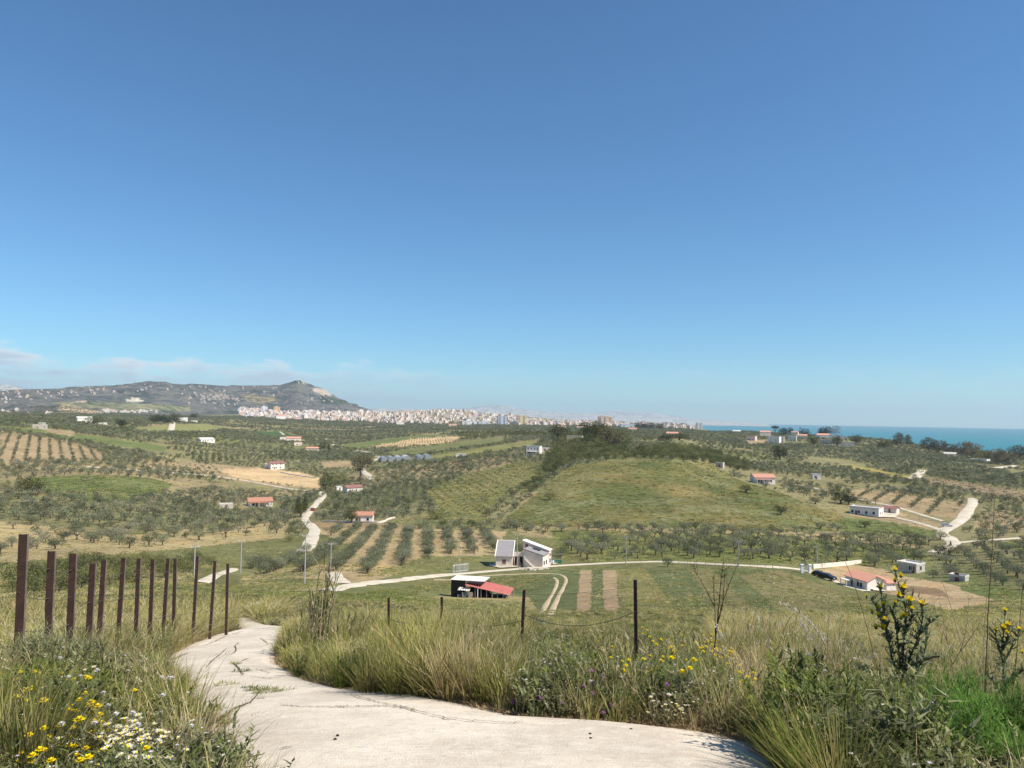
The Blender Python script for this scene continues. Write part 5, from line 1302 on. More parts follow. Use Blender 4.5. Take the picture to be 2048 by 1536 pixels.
occ_n = (1700, 1400); OX0, OY0, OC = -1600., 0., 2.0
OCC = np.zeros(occ_n, bool)
def mark(x, y, r):
    i0, i1 = int((x - r - OX0) / OC), int((x + r - OX0) / OC) + 1; j0, j1 = int((y - r - OY0) / OC), int((y + r - OY0) / OC) + 1
    OCC[max(0, i0):max(0, i1 + 1), max(0, j0):max(0, j1 + 1)] = True
for x, y, w_ in ROADPTS: mark(x, y, w_ / 2 + .6)
for x, y, r in HOUSES: mark(x, y, r)
def free(x, y):
    i = ((x - OX0) / OC).astype(int); j = ((y - OY0) / OC).astype(int)
    ok = (i >= 0) & (i < occ_n[0]) & (j >= 0) & (j < occ_n[1])
    return ~OCC[np.clip(i, 0, occ_n[0] - 1), np.clip(j, 0, occ_n[1] - 1)] | ~ok
ORCH = [  # polygon, across, along, row direction (photo column it points at, or degrees), crown width, jitter, keep, kind, label, group
 ([(0, 868), (60, 872), (150, 888), (215, 912), (200, 924), (100, 922), (0, 928)], 6.6, 4.6, ('x', 90), 2.7, .35, .93, 'o', 'young olive tree in the straight rows on bare soil at far left'),
 ([(15, 925), (200, 924), (420, 945), (440, 962), (300, 957), (180, 950), (60, 954)], 7, 7, ('a', 20), 5.2, 1.3, .9, 'o', 'olive tree in the belt above the green meadow at left'),
 ([(0, 985), (100, 985), (250, 1005), (330, 990), (430, 975), (600, 1008), (596, 1024), (560, 1044), (400, 1056), (260, 1066), (0, 1040)], 5.4, 5.2, ('a', 10), 4.3, 1.2, .93, 'o', 'olive tree in the dense grove left of the winding white lane'),
 ([(0, 1040), (260, 1066), (400, 1056), (560, 1044), (600, 1034), (570, 1065), (300, 1095), (0, 1112)], 7, 7, ('a', 10), 4.4, 1.5, .62, 'o', 'scattered olive tree on the dry tan slope at left'),
 ([(600, 1066), (650, 1058), (720, 1056), (1000, 1068), (984, 1110), (890, 1110), (735, 1150), (660, 1142), (480, 1152), (500, 1132), (610, 1112)], 6.2, 2.7, ('x', 850), 3.7, .3, .97, 'o', 'olive tree in the neat rows left of the white farmhouse'),
 ([(1105, 1062), (1300, 1060), (1640, 1074), (1860, 1090), (1850, 1130), (1560, 1126), (1130, 1122)], 6.8, 5.8, ('a', -8), 4.5, .9, .88, 'o', 'olive tree in the grassy grove right of the white farmhouse'),
 ([(1690, 986), (1720, 976), (1935, 1008), (1925, 1036), (1890, 1036), (1760, 1010)], 9.5, 3.2, ('a', 34), 3.0, .4, .9, 'o', 'olive tree in the slanting rows above the long white house'),
 ([(1640, 1045), (1700, 1065), (1870, 1078), (1865, 1090), (1640, 1072)], 7, 6, ('a', 0), 4.4, .8, .8, 'o', 'olive tree in the line below the long white house'),
 ([(1990, 1020), (2060, 1036), (2060, 1062), (1946, 1056), (1960, 1030)], 9, 3.4, ('a', -30), 3.0, .4, .9, 'o', 'olive tree in the rows on tan soil at the right edge'),
 ([(850, 985), (940, 945), (1040, 925), (1085, 925), (1090, 938), (1030, 985), (960, 1035), (880, 1032)], 6.5, 6, ('a', 35), 1.9, .4, .92, 'o', 'small young tree in the sloping plantation left of the hedge'),
 ([(730, 896), (830, 876), (935, 871), (905, 884), (800, 895)], 9, 6, ('a', 30), 1.8, .4, .9, 'o', 'tiny young tree in the tan field below the town'),
 ([(290, 924), (420, 929), (436, 940), (470, 956), (600, 972), (560, 974), (470, 962), (380, 946), (290, 936)], 6.5, 6, ('a', 20), 2.2, .8, .7, 'o', 'small tree at the edge of the tan ploughed field'),
 ([(40, 1150), (150, 1130), (300, 1118), (430, 1124), (400, 1150), (250, 1172), (60, 1196), (0, 1190)], 4.4, 4.0, ('a', 0), 3.2, 1.0, .6, 's', 'dark green bush on the bank behind the brown fence posts'),
 ([(1846, 952), (2060, 985), (2060, 1003), (1960, 988), (1850, 966)], 6, 5, ('a', 50), 1.6, .4, .85, 'o', 'small tree on the brown slope at far right'),
 ([(1840, 1160), (1900, 1168), (1940, 1182), (1900, 1190), (1850, 1182)], 8, 8, ('a', 20), 3.6, 1.5, .7, 'o', 'olive tree on the dark soil right of the red roofed house'),
 ([(1700, 1126), (1780, 1138), (1800, 1126), (1850, 1132), (1900, 1150), (1930, 1160), (2060, 1180), (2060, 1095), (1930, 1095), (1850, 1108)], 6.2, 6.2, ('a', 25), 4.0, 1.2, .9, 'o', 'olive tree in the grove behind the red roofed house'),
]
CREST = [([(1120, 870), (1255, 862), (1262, 918), (1160, 922), (1120, 935), (1092, 962), (1060, 985), (1040, 988), (1062, 962), (1092, 930), (1100, 905)], 5.4, 'dark bushy tree on the hedge running up to the crest trees'),
         ([(1262, 905), (1330, 898), (1420, 905), (1500, 938), (1490, 945), (1420, 926), (1330, 918), (1262, 918)], 5.6, 'dark bushy tree on the crest behind the grassy hill'),
         ([(900, 866), (1010, 864), (1090, 866), (1090, 874), (1010, 872), (930, 880)], 9.0, 'dark bush in the hedge across the plain below the town')]
def lattice(poly, a, b, ang, jit, keep, seed):
    g = np.random.default_rng(seed); c = pix_ground([q[0] for q in poly], [q[1] for q in poly])[:, :2]
    th = float(pix_ray(ang[1], 800)[0]) if ang[0] == 'x' else R(ang[1])
    e = np.array([math.sin(th), math.cos(th)]); n = np.array([math.cos(th), -math.sin(th)])
    ue, un = c @ e, c @ n
    A, B = np.meshgrid(np.arange(un.min(), un.max() + a, a), np.arange(ue.min(), ue.max() + b, b), indexing='ij')
    A = A.ravel() + g.normal(0, jit * .4, A.size); B = B.ravel() + g.normal(0, jit * .6, B.size)
    X = A * n[0] + B * e[0]; Y = A * n[1] + B * e[1]
    Zz = ground_z(X, Y); px, py = to_pix(np.stack([X, Y, Zz], -1))
    ok = in_poly(np.nan_to_num(px, nan=-1e4), np.nan_to_num(py, nan=-1e4), poly) & free(X, Y) & (g.random(X.size) < keep) & (Y > 0)
    ia, ib = np.meshgrid(np.arange(un.min(), un.max() + a, a), np.arange(ue.min(), ue.max() + b, b), indexing='ij')
    vis = ok & (px > 0) & (px < 2048); rows_ = {v: i for i, v in enumerate(np.unique(ia.ravel()[vis]))}
    nm = []; cnt = {}
    for i in np.where(ok)[0]:
        r_ = rows_.get(ia.ravel()[i])
        if r_ is None or not vis[i]: nm.append(None); continue
        cnt[r_] = cnt.get(r_, 0) + 1; nm.append((r_ + 1, cnt[r_]))
    return X[ok], Y[ok], Zz[ok], nm
TREES = []   # x, y, z, size factor (1 = 4 m), kind, label index
LABELS = []
for i, (poly, a, b, ang, wid, jit, keep, kind, lab) in enumerate(ORCH):
    X, Y, Zz, nm = lattice(poly, a, b, ang, jit, keep, 100 + i); LABELS.append(lab)
    s_ = wid / 4 * rng.uniform(.72, 1.2, X.size)
    TREES += [(x, y, z, s__, kind, i, q if jit <= 1 else None) for x, y, z, s__, q in zip(X, Y, Zz, s_, nm)]
for i, (poly, sp_, lab) in enumerate(CREST):
    X, Y, Zz, nm = lattice(poly, sp_, sp_, ('a', 15), 2.0, .9, 200 + i); LABELS.append(lab)
    s_ = rng.uniform(.9, 1.7, X.size) * (1.3 if i == 1 else 1.0)
    TREES += [(x, y, z, s__, 'c', len(ORCH) + i, None) for x, y, z, s__ in zip(X, Y, Zz, s_)]
# groves and scrub over all land that is not a field: parcels of 120 m with their own rows
OPEN = [p_ for p_, c in FIELDS] + [p_ for p_, *_ in ORCH] + [p_ for p_, *_ in CREST] + [
    [(-400, 1100), (560, 1075), (640, 1120), (1110, 1126), (1600, 1128), (1700, 1190), (2500, 1225), (2500, 1700), (-400, 1700)]]
OPEN.remove(FIELDS[0][0])
LABELS.append('olive tree in the wide groves of the middle distance'); DEF = len(LABELS) - 1
g = np.random.default_rng(12)
X_, Y_, S_, K_ = [], [], [], []
for ci in range(-14, 16):
    for cj in range(0, 23):
        cx_, cy_ = ci * 125., cj * 125.; d = math.hypot(cx_ + 62, cy_ + 62)
        if d > 2750 or abs(math.atan2(cx_ + 62, cy_ + 62)) > R(45): continue
        th = g.uniform(-1, 1); typ = g.random(); far_ = d > 1150
        sp = (g.uniform(4.9, 6.1) if not far_ else g.uniform(7.6, 9.6)); nn = int(190 / sp)
        A, B = np.meshgrid((np.arange(nn) - nn / 2) * sp, (np.arange(nn) - nn / 2) * sp * g.uniform(.75, 1), indexing='ij')
        A = A.ravel() + g.normal(0, .16 * sp, A.size); B = B.ravel() + g.normal(0, .16 * sp, B.size)
        x = A * math.cos(th) - B * math.sin(th); y = A * math.sin(th) + B * math.cos(th)
        ok = (abs(x) < 62) & (abs(y) < 62) & (g.random(A.size) < (.93 if typ < .72 else .75 if typ < .9 else .25))
        x = x[ok] + cx_ + 62; y = y[ok] + cy_ + 62
        X_.append(x); Y_.append(y); S_.append((g.uniform(3.4, 4.6) if not far_ else g.uniform(4.6, 6.2)) / 4 * g.uniform(.6, 1.25, x.size))
        K_.append(np.where(g.random(x.size) < (.10 if typ < .8 else .45), 1, 0))
X_ = np.concatenate(X_); Y_ = np.concatenate(Y_); S_ = np.concatenate(S_); K_ = np.concatenate(K_)
Z_ = ground_z(X_, Y_); px, py = to_pix(np.stack([X_, Y_, Z_], -1)); px = np.nan_to_num(px, nan=-1e4); py = np.nan_to_num(py, nan=-1e4)
ok = free(X_, Y_) & (np.hypot(X_, Y_) > 140) & (px > -150) & (px < 2200) & (Z_ > 6)
for p_ in OPEN: ok &= ~in_poly(px, py, p_)
ok &= fbm(X_ / 60, Y_ / 60, 88, 3) < .66
for x, y, z, s_, k in zip(X_[ok], Y_[ok], Z_[ok], S_[ok], K_[ok]): TREES.append((x, y, z, s_, 'o' if k == 0 else 's', DEF, None))

def nth(n): return f"{n}{'th' if 10 <= n % 100 <= 20 else {1: 'st', 2: 'nd', 3: 'rd'}.get(n % 10, 'th')}"
SHORT = {0: 'olive rows on bare soil', 4: 'olives left of farmhouse', 5: 'olives right of farmhouse', 6: 'olives above long white house', 7: 'olives below long white house', 8: 'olives at right edge', 9: 'young plantation by hedge', 10: 'tan field below town', 11: 'edge of ploughed field', 12: 'bushes behind brown posts', 13: 'far right brown slope'}
def place_tree(meshes, name, loc, rz, scale, label, cat='tree', group=None):
    o = empty(name, loc, rz); o.scale = scale if isinstance(scale, tuple) else (scale,) * 3
    link('crown', meshes[0], o); link('trunk', meshes[1], o)
    return tag(o, label, cat, group)
app = np.array([t_[3] / math.hypot(t_[0], t_[1]) for t_ in TREES])
tpx, tpy = to_pix(np.array([t_[:3] for t_ in TREES])); inv = (np.nan_to_num(tpx, nan=-1e4) > -20) & (np.nan_to_num(tpx, nan=-1e4) < 2068)
kinds = np.array([t_[4] for t_ in TREES])
indiv = np.zeros(len(TREES), bool)
for kk, nmax in ((('o',), 300), (('c',), 210), (('s',), 85)):
    sel = np.where(np.isin(kinds, kk) & inv)[0]; sel = sel[np.argsort(-app[sel])][:nmax]; indiv[sel] = True
for i in np.where(indiv)[0]:
    x, y, z, s_, k, li, rowpos = TREES[i]; rz = random.uniform(0, 6.28); sc_ = (s_ * random.uniform(.9, 1.1), s_ * random.uniform(.9, 1.1), s_ * random.uniform(.85, 1.05))
    grp = lab = LABELS[li]
    if rowpos: lab = f'{nth(rowpos[1])} tree from the near end, {nth(rowpos[0])} row from left, {SHORT.get(li, lab)}'
    if k == 'o': place_tree(random.choice(OL), 'olive_tree', (x, y, z), rz, sc_, lab, 'olive tree', grp)
    else:
        if li == DEF: lab = 'dark bush standing among the middle distance olive groves'
        place_tree(random.choice(SH), 'bushy_tree' if k == 'c' else 'bush', (x, y, z), rz, sc_, lab, 'tree' if k == 'c' else 'bush', grp)

# ---------------------------------------------------------------- scatter for what nobody could count
def scatter(name, pts, rz, sc_, var, protos, label, tilt=None):
    me = bpy.data.meshes.new(name); n = len(pts)
    me.vertices.add(n); me.vertices.foreach_set('co', np.asarray(pts, np.float32).ravel())
    rot = np.zeros((n, 3), np.float32); rot[:, 2] = rz
    if tilt is not None: rot[:, :2] = tilt
    a = me.attributes.new('rot', 'FLOAT_VECTOR', 'POINT'); a.data.foreach_set('vector', rot.ravel())
    sc_ = np.asarray(sc_, np.float32); sc_ = np.repeat(sc_[:, None], 3, 1) if sc_.ndim == 1 else sc_
    a = me.attributes.new('siz', 'FLOAT_VECTOR', 'POINT'); a.data.foreach_set('vector', sc_.ravel())
    a = me.attributes.new('var', 'INT', 'POINT'); a.data.foreach_set('value', np.asarray(var, np.int32))
    o = link(name, me)
    ng = bpy.data.node_groups.new(name, 'GeometryNodeTree'); ng.interface.new_socket('Geometry', in_out='INPUT', socket_type='NodeSocketGeometry'); ng.interface.new_socket('Geometry', in_out='OUTPUT', socket_type='NodeSocketGeometry')
    gi = ng.nodes.new('NodeGroupInput'); go = ng.nodes.new('NodeGroupOutput'); jo = ng.nodes.new('GeometryNodeJoinGeometry')
    mp_ = ng.nodes.new('GeometryNodeMeshToPoints'); ng.links.new(gi.outputs[0], mp_.inputs[0])
    def attr(nm, ty):
        n_ = ng.nodes.new('GeometryNodeInputNamedAttribute'); n_.data_type = ty; n_.inputs['Name'].default_value = nm; return n_.outputs[0]
    av, ar, as_ = attr('var', 'INT'), attr('rot', 'FLOAT_VECTOR'), attr('siz', 'FLOAT_VECTOR')
    for k, pm in enumerate(protos):
        po = bpy.data.objects.new(name + '_form', pm)
        cmp_ = ng.nodes.new('FunctionNodeCompare'); cmp_.data_type = 'INT'; cmp_.operation = 'EQUAL'
        ia = [s for s in cmp_.inputs if s.enabled or s.type == 'INT']; ints = [s for s in cmp_.inputs if s.type == 'INT']
        ng.links.new(av, ints[0]); ints[1].default_value = k
        oi = ng.nodes.new('GeometryNodeObjectInfo'); oi.inputs['Object'].default_value = po; oi.inputs['As Instance'].default_value = True
        ip = ng.nodes.new('GeometryNodeInstanceOnPoints')
        ng.links.new(mp_.outputs[0], ip.inputs['Points']); ng.links.new(cmp_.outputs[0], ip.inputs['Selection']); ng.links.new(oi.outputs['Geometry'], ip.inputs['Instance'])
        ng.links.new(ar, ip.inputs['Rotation']); ng.links.new(as_, ip.inputs['Scale']); ng.links.new(ip.outputs[0], jo.inputs[0])
    ng.links.new(jo.outputs[0], go.inputs[0])
    o.modifiers.new('scatter', 'NODES').node_group = ng
    return tag(o, label, None, kind='stuff')
rest = np.where(~indiv)[0]
def tree_mass(sel, protos, name, label):
    A = np.array([TREES[i][:4] for i in sel]); n = len(A); q = A[:, 3]
    s_ = np.stack([q * rng.uniform(.75, 1.25, n), q * rng.uniform(.75, 1.25, n), q * rng.uniform(.7, 1.2, n)], 1)
    scatter(name, A[:, :3], rng.uniform(0, 6.28, n), s_, rng.integers(0, len(protos), n), protos, label)
tree_mass([i for i in rest if TREES[i][4] == 'o'], OLF, 'olive_groves', 'far olive groves covering the middle distance')
tree_mass([i for i in rest if TREES[i][4] != 'o'], SHF, 'scrub', 'dark scrub and bushes between the far groves')
print('trees', len(TREES), 'mass', len(rest))

# single trees that stand out
SINGLE = [  # foot x, y, width px, height px, forms, name, category, label
 (62, 990, 30, 25, DK, 'carob_tree', 'tree', 'dark round tree alone at the left end of the green meadow'),
 (601, 1034, 30, 24, DK, 'bushy_tree', 'tree', 'dark spreading bush at the left side of the white lane'),
 (596, 1024, 9, 27, CY, 'cypress', 'cypress', 'left one of the two cypresses by the white lane'),
 (610, 1020, 9, 25, CY, 'cypress', 'cypress', 'right one of the two cypresses by the white lane'),
 (652, 982, 26, 34, SH, 'bushy_tree', 'tree', 'tall bushy tree where the white lane meets the tan field'),
 (676, 972, 40, 22, SH, 'bushy_tree', 'tree', 'low green tree left of the spreading eucalyptus'),
 (722, 962, 48, 48, EU, 'eucalyptus', 'tree', 'spreading eucalyptus with bare trunk beside the lane'),
 (703, 1046, 26, 28, DK, 'dark_tree', 'tree', 'dark tree left of the small orange roofed cottage'),
 (872, 1038, 36, 18, SH, 'bushy_tree', 'tree', 'dark clump of bushes in the middle of the olive grove'),
 (1560, 920, 25, 25, DK, 'dark_tree', 'tree', 'dark round tree alone on the right slope of groves'),
 (1682, 1008, 30, 22, DK, 'dark_tree', 'tree', 'large dark tree behind the long white house'),
 (1697, 1009, 22, 16, DK, 'dark_tree', 'tree', 'smaller dark tree touching the large one behind the long white house'),
 (1492, 985, 24, 13, DK, 'bush', 'bush', 'dark bush on the right shoulder of the grassy hill'),
 (1561, 1030, 20, 17, DK, 'bush', 'bush', 'dark bush on the lower right of the grassy hill'),
 (1630, 1008, 17, 12, DK, 'bush', 'bush', 'dark bush above the right end of the grassy hill'),
 (1730, 1055, 18, 12, DK, 'bush', 'bush', 'round bush in the bright green strip below the long white house'),
 (1442, 978, 10, 7, OL, 'small_tree', 'tree', 'small tree alone high on the grassy hill'),
 (1897, 1112, 30, 17, DK, 'palm_bush', 'tree', 'dark palm-like bush below the wide white lane'),
 (1880, 1080, 18, 14, SH, 'bush', 'bush', 'bush inside the bend of the wide white lane'),
 (1118, 878, 38, 28, DK, 'dark_tree', 'tree', 'dark tree left of the yellow building'),
 (1180, 884, 44, 38, DK, 'dark_tree', 'tree', 'large dark tree right of the yellow building'),
 (1198, 880, 34, 36, DK, 'dark_tree', 'tree', 'dark tree behind the large one on the crest'),
 (1212, 892, 36, 40, EU, 'eucalyptus', 'tree', 'tall brownish eucalyptus on the crest'),
 (1228, 896, 36, 36, EU, 'eucalyptus', 'tree', 'rightmost brownish eucalyptus on the crest'),
 (1172, 890, 26, 22, SH, 'bushy_tree', 'tree', 'green bushy tree below the large dark crest tree'),
 (1358, 880, 34, 12, DK, 'dark_tree', 'tree', 'dark tree right of the stone barn'),
 (1330, 882, 24, 14, DK, 'dark_tree', 'tree', 'dark tree left of the stone barn'),
 (1280, 858, 26, 12, DK, 'dark_tree', 'tree', 'dark grove tree before the seaward end of the town'),
 (1298, 859, 28, 13, DK, 'dark_tree', 'tree', 'second dark grove tree before the seaward end of the town'),
 (1320, 859, 22, 12, DK, 'dark_tree', 'tree', 'third dark grove tree before the seaward end of the town'),
 (1550, 866, 13, 12, PN, 'umbrella_pine', 'pine', 'umbrella pine on the seaside ridge'),
 (1568, 868, 18, 10, DK, 'dark_tree', 'tree', 'dark tree right of the umbrella pine'),
 (1582, 866, 9, 9, DK, 'dark_tree', 'tree', 'small dark tree on the seaside ridge'),
 (1608, 868, 20, 9, DK, 'dark_tree', 'tree', 'dark tree behind the orange roofs of the seaside ridge'),
 (1648, 869, 22, 12, DK, 'dark_tree', 'tree', 'left dark tree before the tall white cube'),
 (1664, 869, 24, 13, DK, 'dark_tree', 'tree', 'right dark tree before the tall white cube'),
 (1627, 885, 18, 11, DK, 'dark_tree', 'tree', 'dark tree on the slope below the seaside ridge'),
 (1674, 888, 15, 13, DK, 'dark_tree', 'tree', 'dark tree between the ruined stone walls'),
 (1712, 884, 16, 11, DK, 'dark_tree', 'tree', 'dark tree at the seaward end of the ridge'),
 (1797, 893, 24, 21, EU, 'eucalyptus', 'tree', 'leftmost eucalyptus against the sea'),
 (1817, 893, 14, 18, EU, 'eucalyptus', 'tree', 'thin eucalyptus right of the leftmost one against the sea'),
 (1768, 896, 22, 12, DK, 'dark_tree', 'tree', 'dark tree left of the sea view eucalyptus'),
 (1858, 902, 28, 20, EU, 'eucalyptus', 'tree', 'broad eucalyptus in the middle of the coastal group'),
 (1878, 905, 24, 18, EU, 'eucalyptus', 'tree', 'eucalyptus right of the broad coastal one'),
 (1896, 907, 18, 15, EU, 'eucalyptus', 'tree', 'lower eucalyptus between the coastal groups'),
 (1926, 912, 32, 20, EU, 'eucalyptus', 'tree', 'brown topped eucalyptus above the white roofed shed'),
 (1944, 918, 30, 24, EU, 'eucalyptus', 'tree', 'tall eucalyptus of the right coastal group'),
 (1972, 923, 26, 16, SH, 'bushy_tree', 'tree', 'green tree in front of the low white sheds'),
 (1992, 926, 26, 20, EU, 'eucalyptus', 'tree', 'eucalyptus right of the low white sheds'),
 (2012, 930, 28, 20, EU, 'eucalyptus', 'tree', 'rightmost eucalyptus of the coastal group'),
 (2038, 918, 26, 18, DK, 'dark_tree', 'tree', 'dark tree at the right edge by the shore'),
 (641, 903, 7, 18, CY, 'cypress', 'cypress', 'leftmost of the three cypresses by the cream farm building'),
 (648, 903, 7, 20, CY, 'cypress', 'cypress', 'middle one of the three cypresses by the cream farm building'),
 (657, 903, 6, 14, CY, 'cypress', 'cypress', 'rightmost of the three cypresses by the cream farm building'),
 (308, 846, 14, 13, DK, 'dark_tree', 'tree', 'leftmost dark tree of the clump by the white drive'),
 (320, 846, 14, 13, DK, 'dark_tree', 'tree', 'second dark tree of the clump by the white drive'),
 (333, 846, 14, 13, DK, 'dark_tree', 'tree', 'third dark tree of the clump by the white drive'),
 (352, 846, 18, 16, DK, 'dark_tree', 'tree', 'tallest dark tree beside the white drive'),
 (243, 854, 16, 12, DK, 'dark_tree', 'tree', 'dark bush tree right of the small white house at left'),
 (186, 850, 26, 12, SH, 'bushy_tree', 'tree', 'grey green trees beside the white farm building at left'),
 (387, 837, 14, 9, DK, 'dark_tree', 'tree', 'dark tree in the plain right of the white farm hall'),
 (1100, 1000, 22, 16, SH, 'bushy_tree', 'tree', 'last round bush at the lower end of the hedge'),
 (1500, 1120, 14, 14, OL, 'olive_tree', 'olive tree', 'olive tree standing nearest the right end of the farm track'),
 (1335, 1134, 22, 20, OL, 'olive_tree', 'olive tree', 'big trunked olive tree beside the farm track'),
]
DB = [make_tree('darkbush', lobes_round(2.0, 1.55, 1.6, 9, s_ + 70, .62), 1100, .3, 'dark_leaf', trunk_mb(1.6, .2, s_), seed=s_, inner=.6) for s_ in (1, 2, 3)]
EB = [make_tree('eucafull', [(0, 0, 2.6, 1.3, 1.3, 1.3), (.9, .2, 1.7, .9, .9, 1.1), (-1.0, .3, 1.8, .95, .9, 1.1), (.3, -.7, 1.2, .9, .8, .9), (-.5, -.4, 1.0, .9, .7, .8), (.7, .5, 3.2, .7, .7, .8), (1.4, 0, 2.4, .6, .6, .8), (-1.4, -.1, 2.6, .6, .6, .8)], 1300, .3, 'euca_leaf', trunk_mb(2.4, .2, 7, 5, .9, n=7), 'pale_bark', 5, inner=.5)]
for x, y, wp, hp, forms, nm, cat, lab in SINGLE:
    if y < 932: forms = DB if forms is DK else EB if forms is EU else forms
    if 1460 < x < 1730 and y < 892: y += 4; hp += 4
    q = G(x, y); u_ = mpp(q); me_ = random.choice(forms)
    co = np.array([v.co for v in me_[0].vertices]); w0 = np.ptp(np.percentile(co[:, 0], [2, 98])); h0 = np.percentile(co[:, 2], 98)
    place_tree(me_, nm, q, random.uniform(0, 6.28) if w0 < 9 else 0, (wp * u_ / w0, wp * u_ / w0, hp * u_ / h0), lab, cat)

# ---------------------------------------------------------------- foreground
def channel_post(name, px, ytop, d, w_, label, lean, group, thin=False):
    tp = at_dist(px, ytop, d); gz = float(ground_z(tp.x, tp.y)); h_ = tp.z - gz
    o = empty(name, (tp.x, tp.y, gz), faceaz(tp) + R(-6)); o.rotation_euler[1] = lean; o.location.x -= math.sin(lean) * h_; tag(o, label, 'fence post', group)
    if thin:
        b = MB(); b.box(-w_ / 2, w_ / 2, -.006, .006, -.5, h_); b.build('flange', 'thin_iron', o)
        b = MB(); b.box(w_ / 2 - .008, w_ / 2 + .004, .007, w_ * .9, -.5, h_); b.build('flange', 'thin_iron', o)
    else:
        b = MB(); b.box(-w_ / 2, w_ / 2, -.03, -.018, -.5, h_); b.build('web', 'rust_brown', o)
        b = MB(); b.box(w_ / 2 - .004, w_ / 2 + .012, -.032, .03, -.5, h_ - .002); b.build('flange', 'rust_sunlit', o)  # sun-facing flange, its lit look put into the colour
        b = MB(); b.box(-w_ / 2 - .012, -w_ / 2 + .004, -.032, .055, -.5, h_ - .002); b.build('flange', 'rust_brown', o)
    return o, Vector((tp.x, tp.y, gz)), h_
PX = [48, 104, 147, 186, 208, 247, 278, 306, 336, 351, 395, 430, 456]
PY = [1068, 1102, 1107, 1127, 1120, 1116, 1117, 1118, 1117, 1117, 1113, 1122, 1127]
PD = [12.4, 14.0, 15.0, 16.5, 18.4, 20.3, 21.8, 23.2, 24.6, 25.4, 27, 28.5, 30]
ORD = ['nearest', 'second', 'third', 'fourth', 'fifth', 'sixth', 'seventh', 'eighth', 'ninth', 'tenth', 'eleventh', 'twelfth', 'last']
posts = []
for i in range(13):
    posts.append(channel_post('fence_post', PX[i], PY[i], PD[i], .095 if i < 4 else .085, f'{ORD[i]} brown steel channel post of the left fence' + (', shorter than its neighbours' if i == 3 else ''), R((0, .3, 0, 1, 1.3, 1.8, .3, .2, 1.6, -.4, 1.4, 2.0, -.3)[i]), 'brown fence posts on the left bank'))
def wire_run(nodes, f, name, label, sag=.05, r=.0035, barbs=False):
    pts = []
    for (o, g, h_), (o2, g2, h2) in zip(nodes[:-1], nodes[1:]):
        a = g + Vector((0, -.045, h_ * f)); b_ = g2 + Vector((0, -.045, h2 * f))
        pts += [a.lerp(b_, t_ / 8) - Vector((0, 0, sag * 4 * (t_ / 8) * (1 - t_ / 8))) for t_ in range(8)]
    pts.append(nodes[-1][1] + Vector((0, -.045, nodes[-1][2] * f)))
    b = MB(); b.tube([p_ - pts[0] for p_ in pts], r, 4); o = b.build(name, 'wire'); o.location = pts[0]
    if barbs:
        b = MB()
        for i in range(0, len(pts) - 1):
            for k in range(2):
                q = pts[i].lerp(pts[i + 1], k * .5) - pts[0]; b.tube([q + Vector((0, 0, -.02)), q + Vector((.012, 0, .02))], .003, 3)
        b.build('barbs', 'wire', o)['kind'] = 'stuff'
    return tag(o, label, 'wire')
for f, l in ((.86, 'top'), (.62, 'middle'), (.38, 'lowest')):
    wire_run(posts, f, 'fence_wire', f'{l} wire strung along the brown left fence posts', .05, .0065)
thin = []
for px, yt, d, lab in ((777, 1196, 19, 'farthest thin iron post behind the big grass tussock'), (883, 1194, 17, 'second thin iron post behind the big grass tussock'),
                       (1048, 1180, 14.2, 'leaning thin iron post right of the big grass tussock'), (1270, 1160, 12.6, 'tallest thin iron post among the yellow flowers')):
    thin.append(channel_post('iron_post', px, yt, d, .05, lab, R(2.0 if px == 1048 else -1.2), 'thin iron posts right of the road', True))
wire_run(thin[:3], .62, 'barbed_wire', 'sagging barbed wire between the farther thin iron posts', .12, .006, True)
wire_run(thin[2:], .70, 'barbed_wire', 'sagging barbed wire between the two nearest thin iron posts', .22, .006, True)
wire_run(thin[2:], .95, 'fence_wire', 'thin straight wire between the tops of the two nearest iron posts', .05, .003)

# ---- grass and herb forms
def tuft(n, lmin, lmax, width, rad, mats, seed, lean=(0.05, .55), bend=(.2, 1.1), bias=.25, seg=3, heads=0.0, headmat=None):
    g = random.Random(seed); b = MB(); M_ = mats if isinstance(mats, list) else [mats]
    for i in range(n):
        a = g.uniform(0, 6.283); r = rad * math.sqrt(g.random()); p_ = (r * math.cos(a), r * math.sin(a), -.03)
        az = a + g.uniform(-.6, .6); L_ = g.uniform(lmin, lmax)
        dx = math.cos(az) + bias * 2; dy = math.sin(az); az = math.atan2(dy, dx)
        e = b.blade(p_, az, L_, width * g.uniform(.6, 1.3), g.uniform(*lean), g.uniform(*bend), g.choices(range(len(M_)), [3, 2, 1, 1][:len(M_)])[0], seg)
        if g.random() < heads:
            for k in range(4):
                b.blade(Vector(e) - Vector((math.cos(az) * .03 * k, math.sin(az) * .03 * k, .012 * k)), az + g.uniform(-1, 1), .045, .014, g.uniform(.4, 1.5), .3, len(M_), 2)
    return b.mesh('tuft', M_ + ([headmat] if headmat else []))
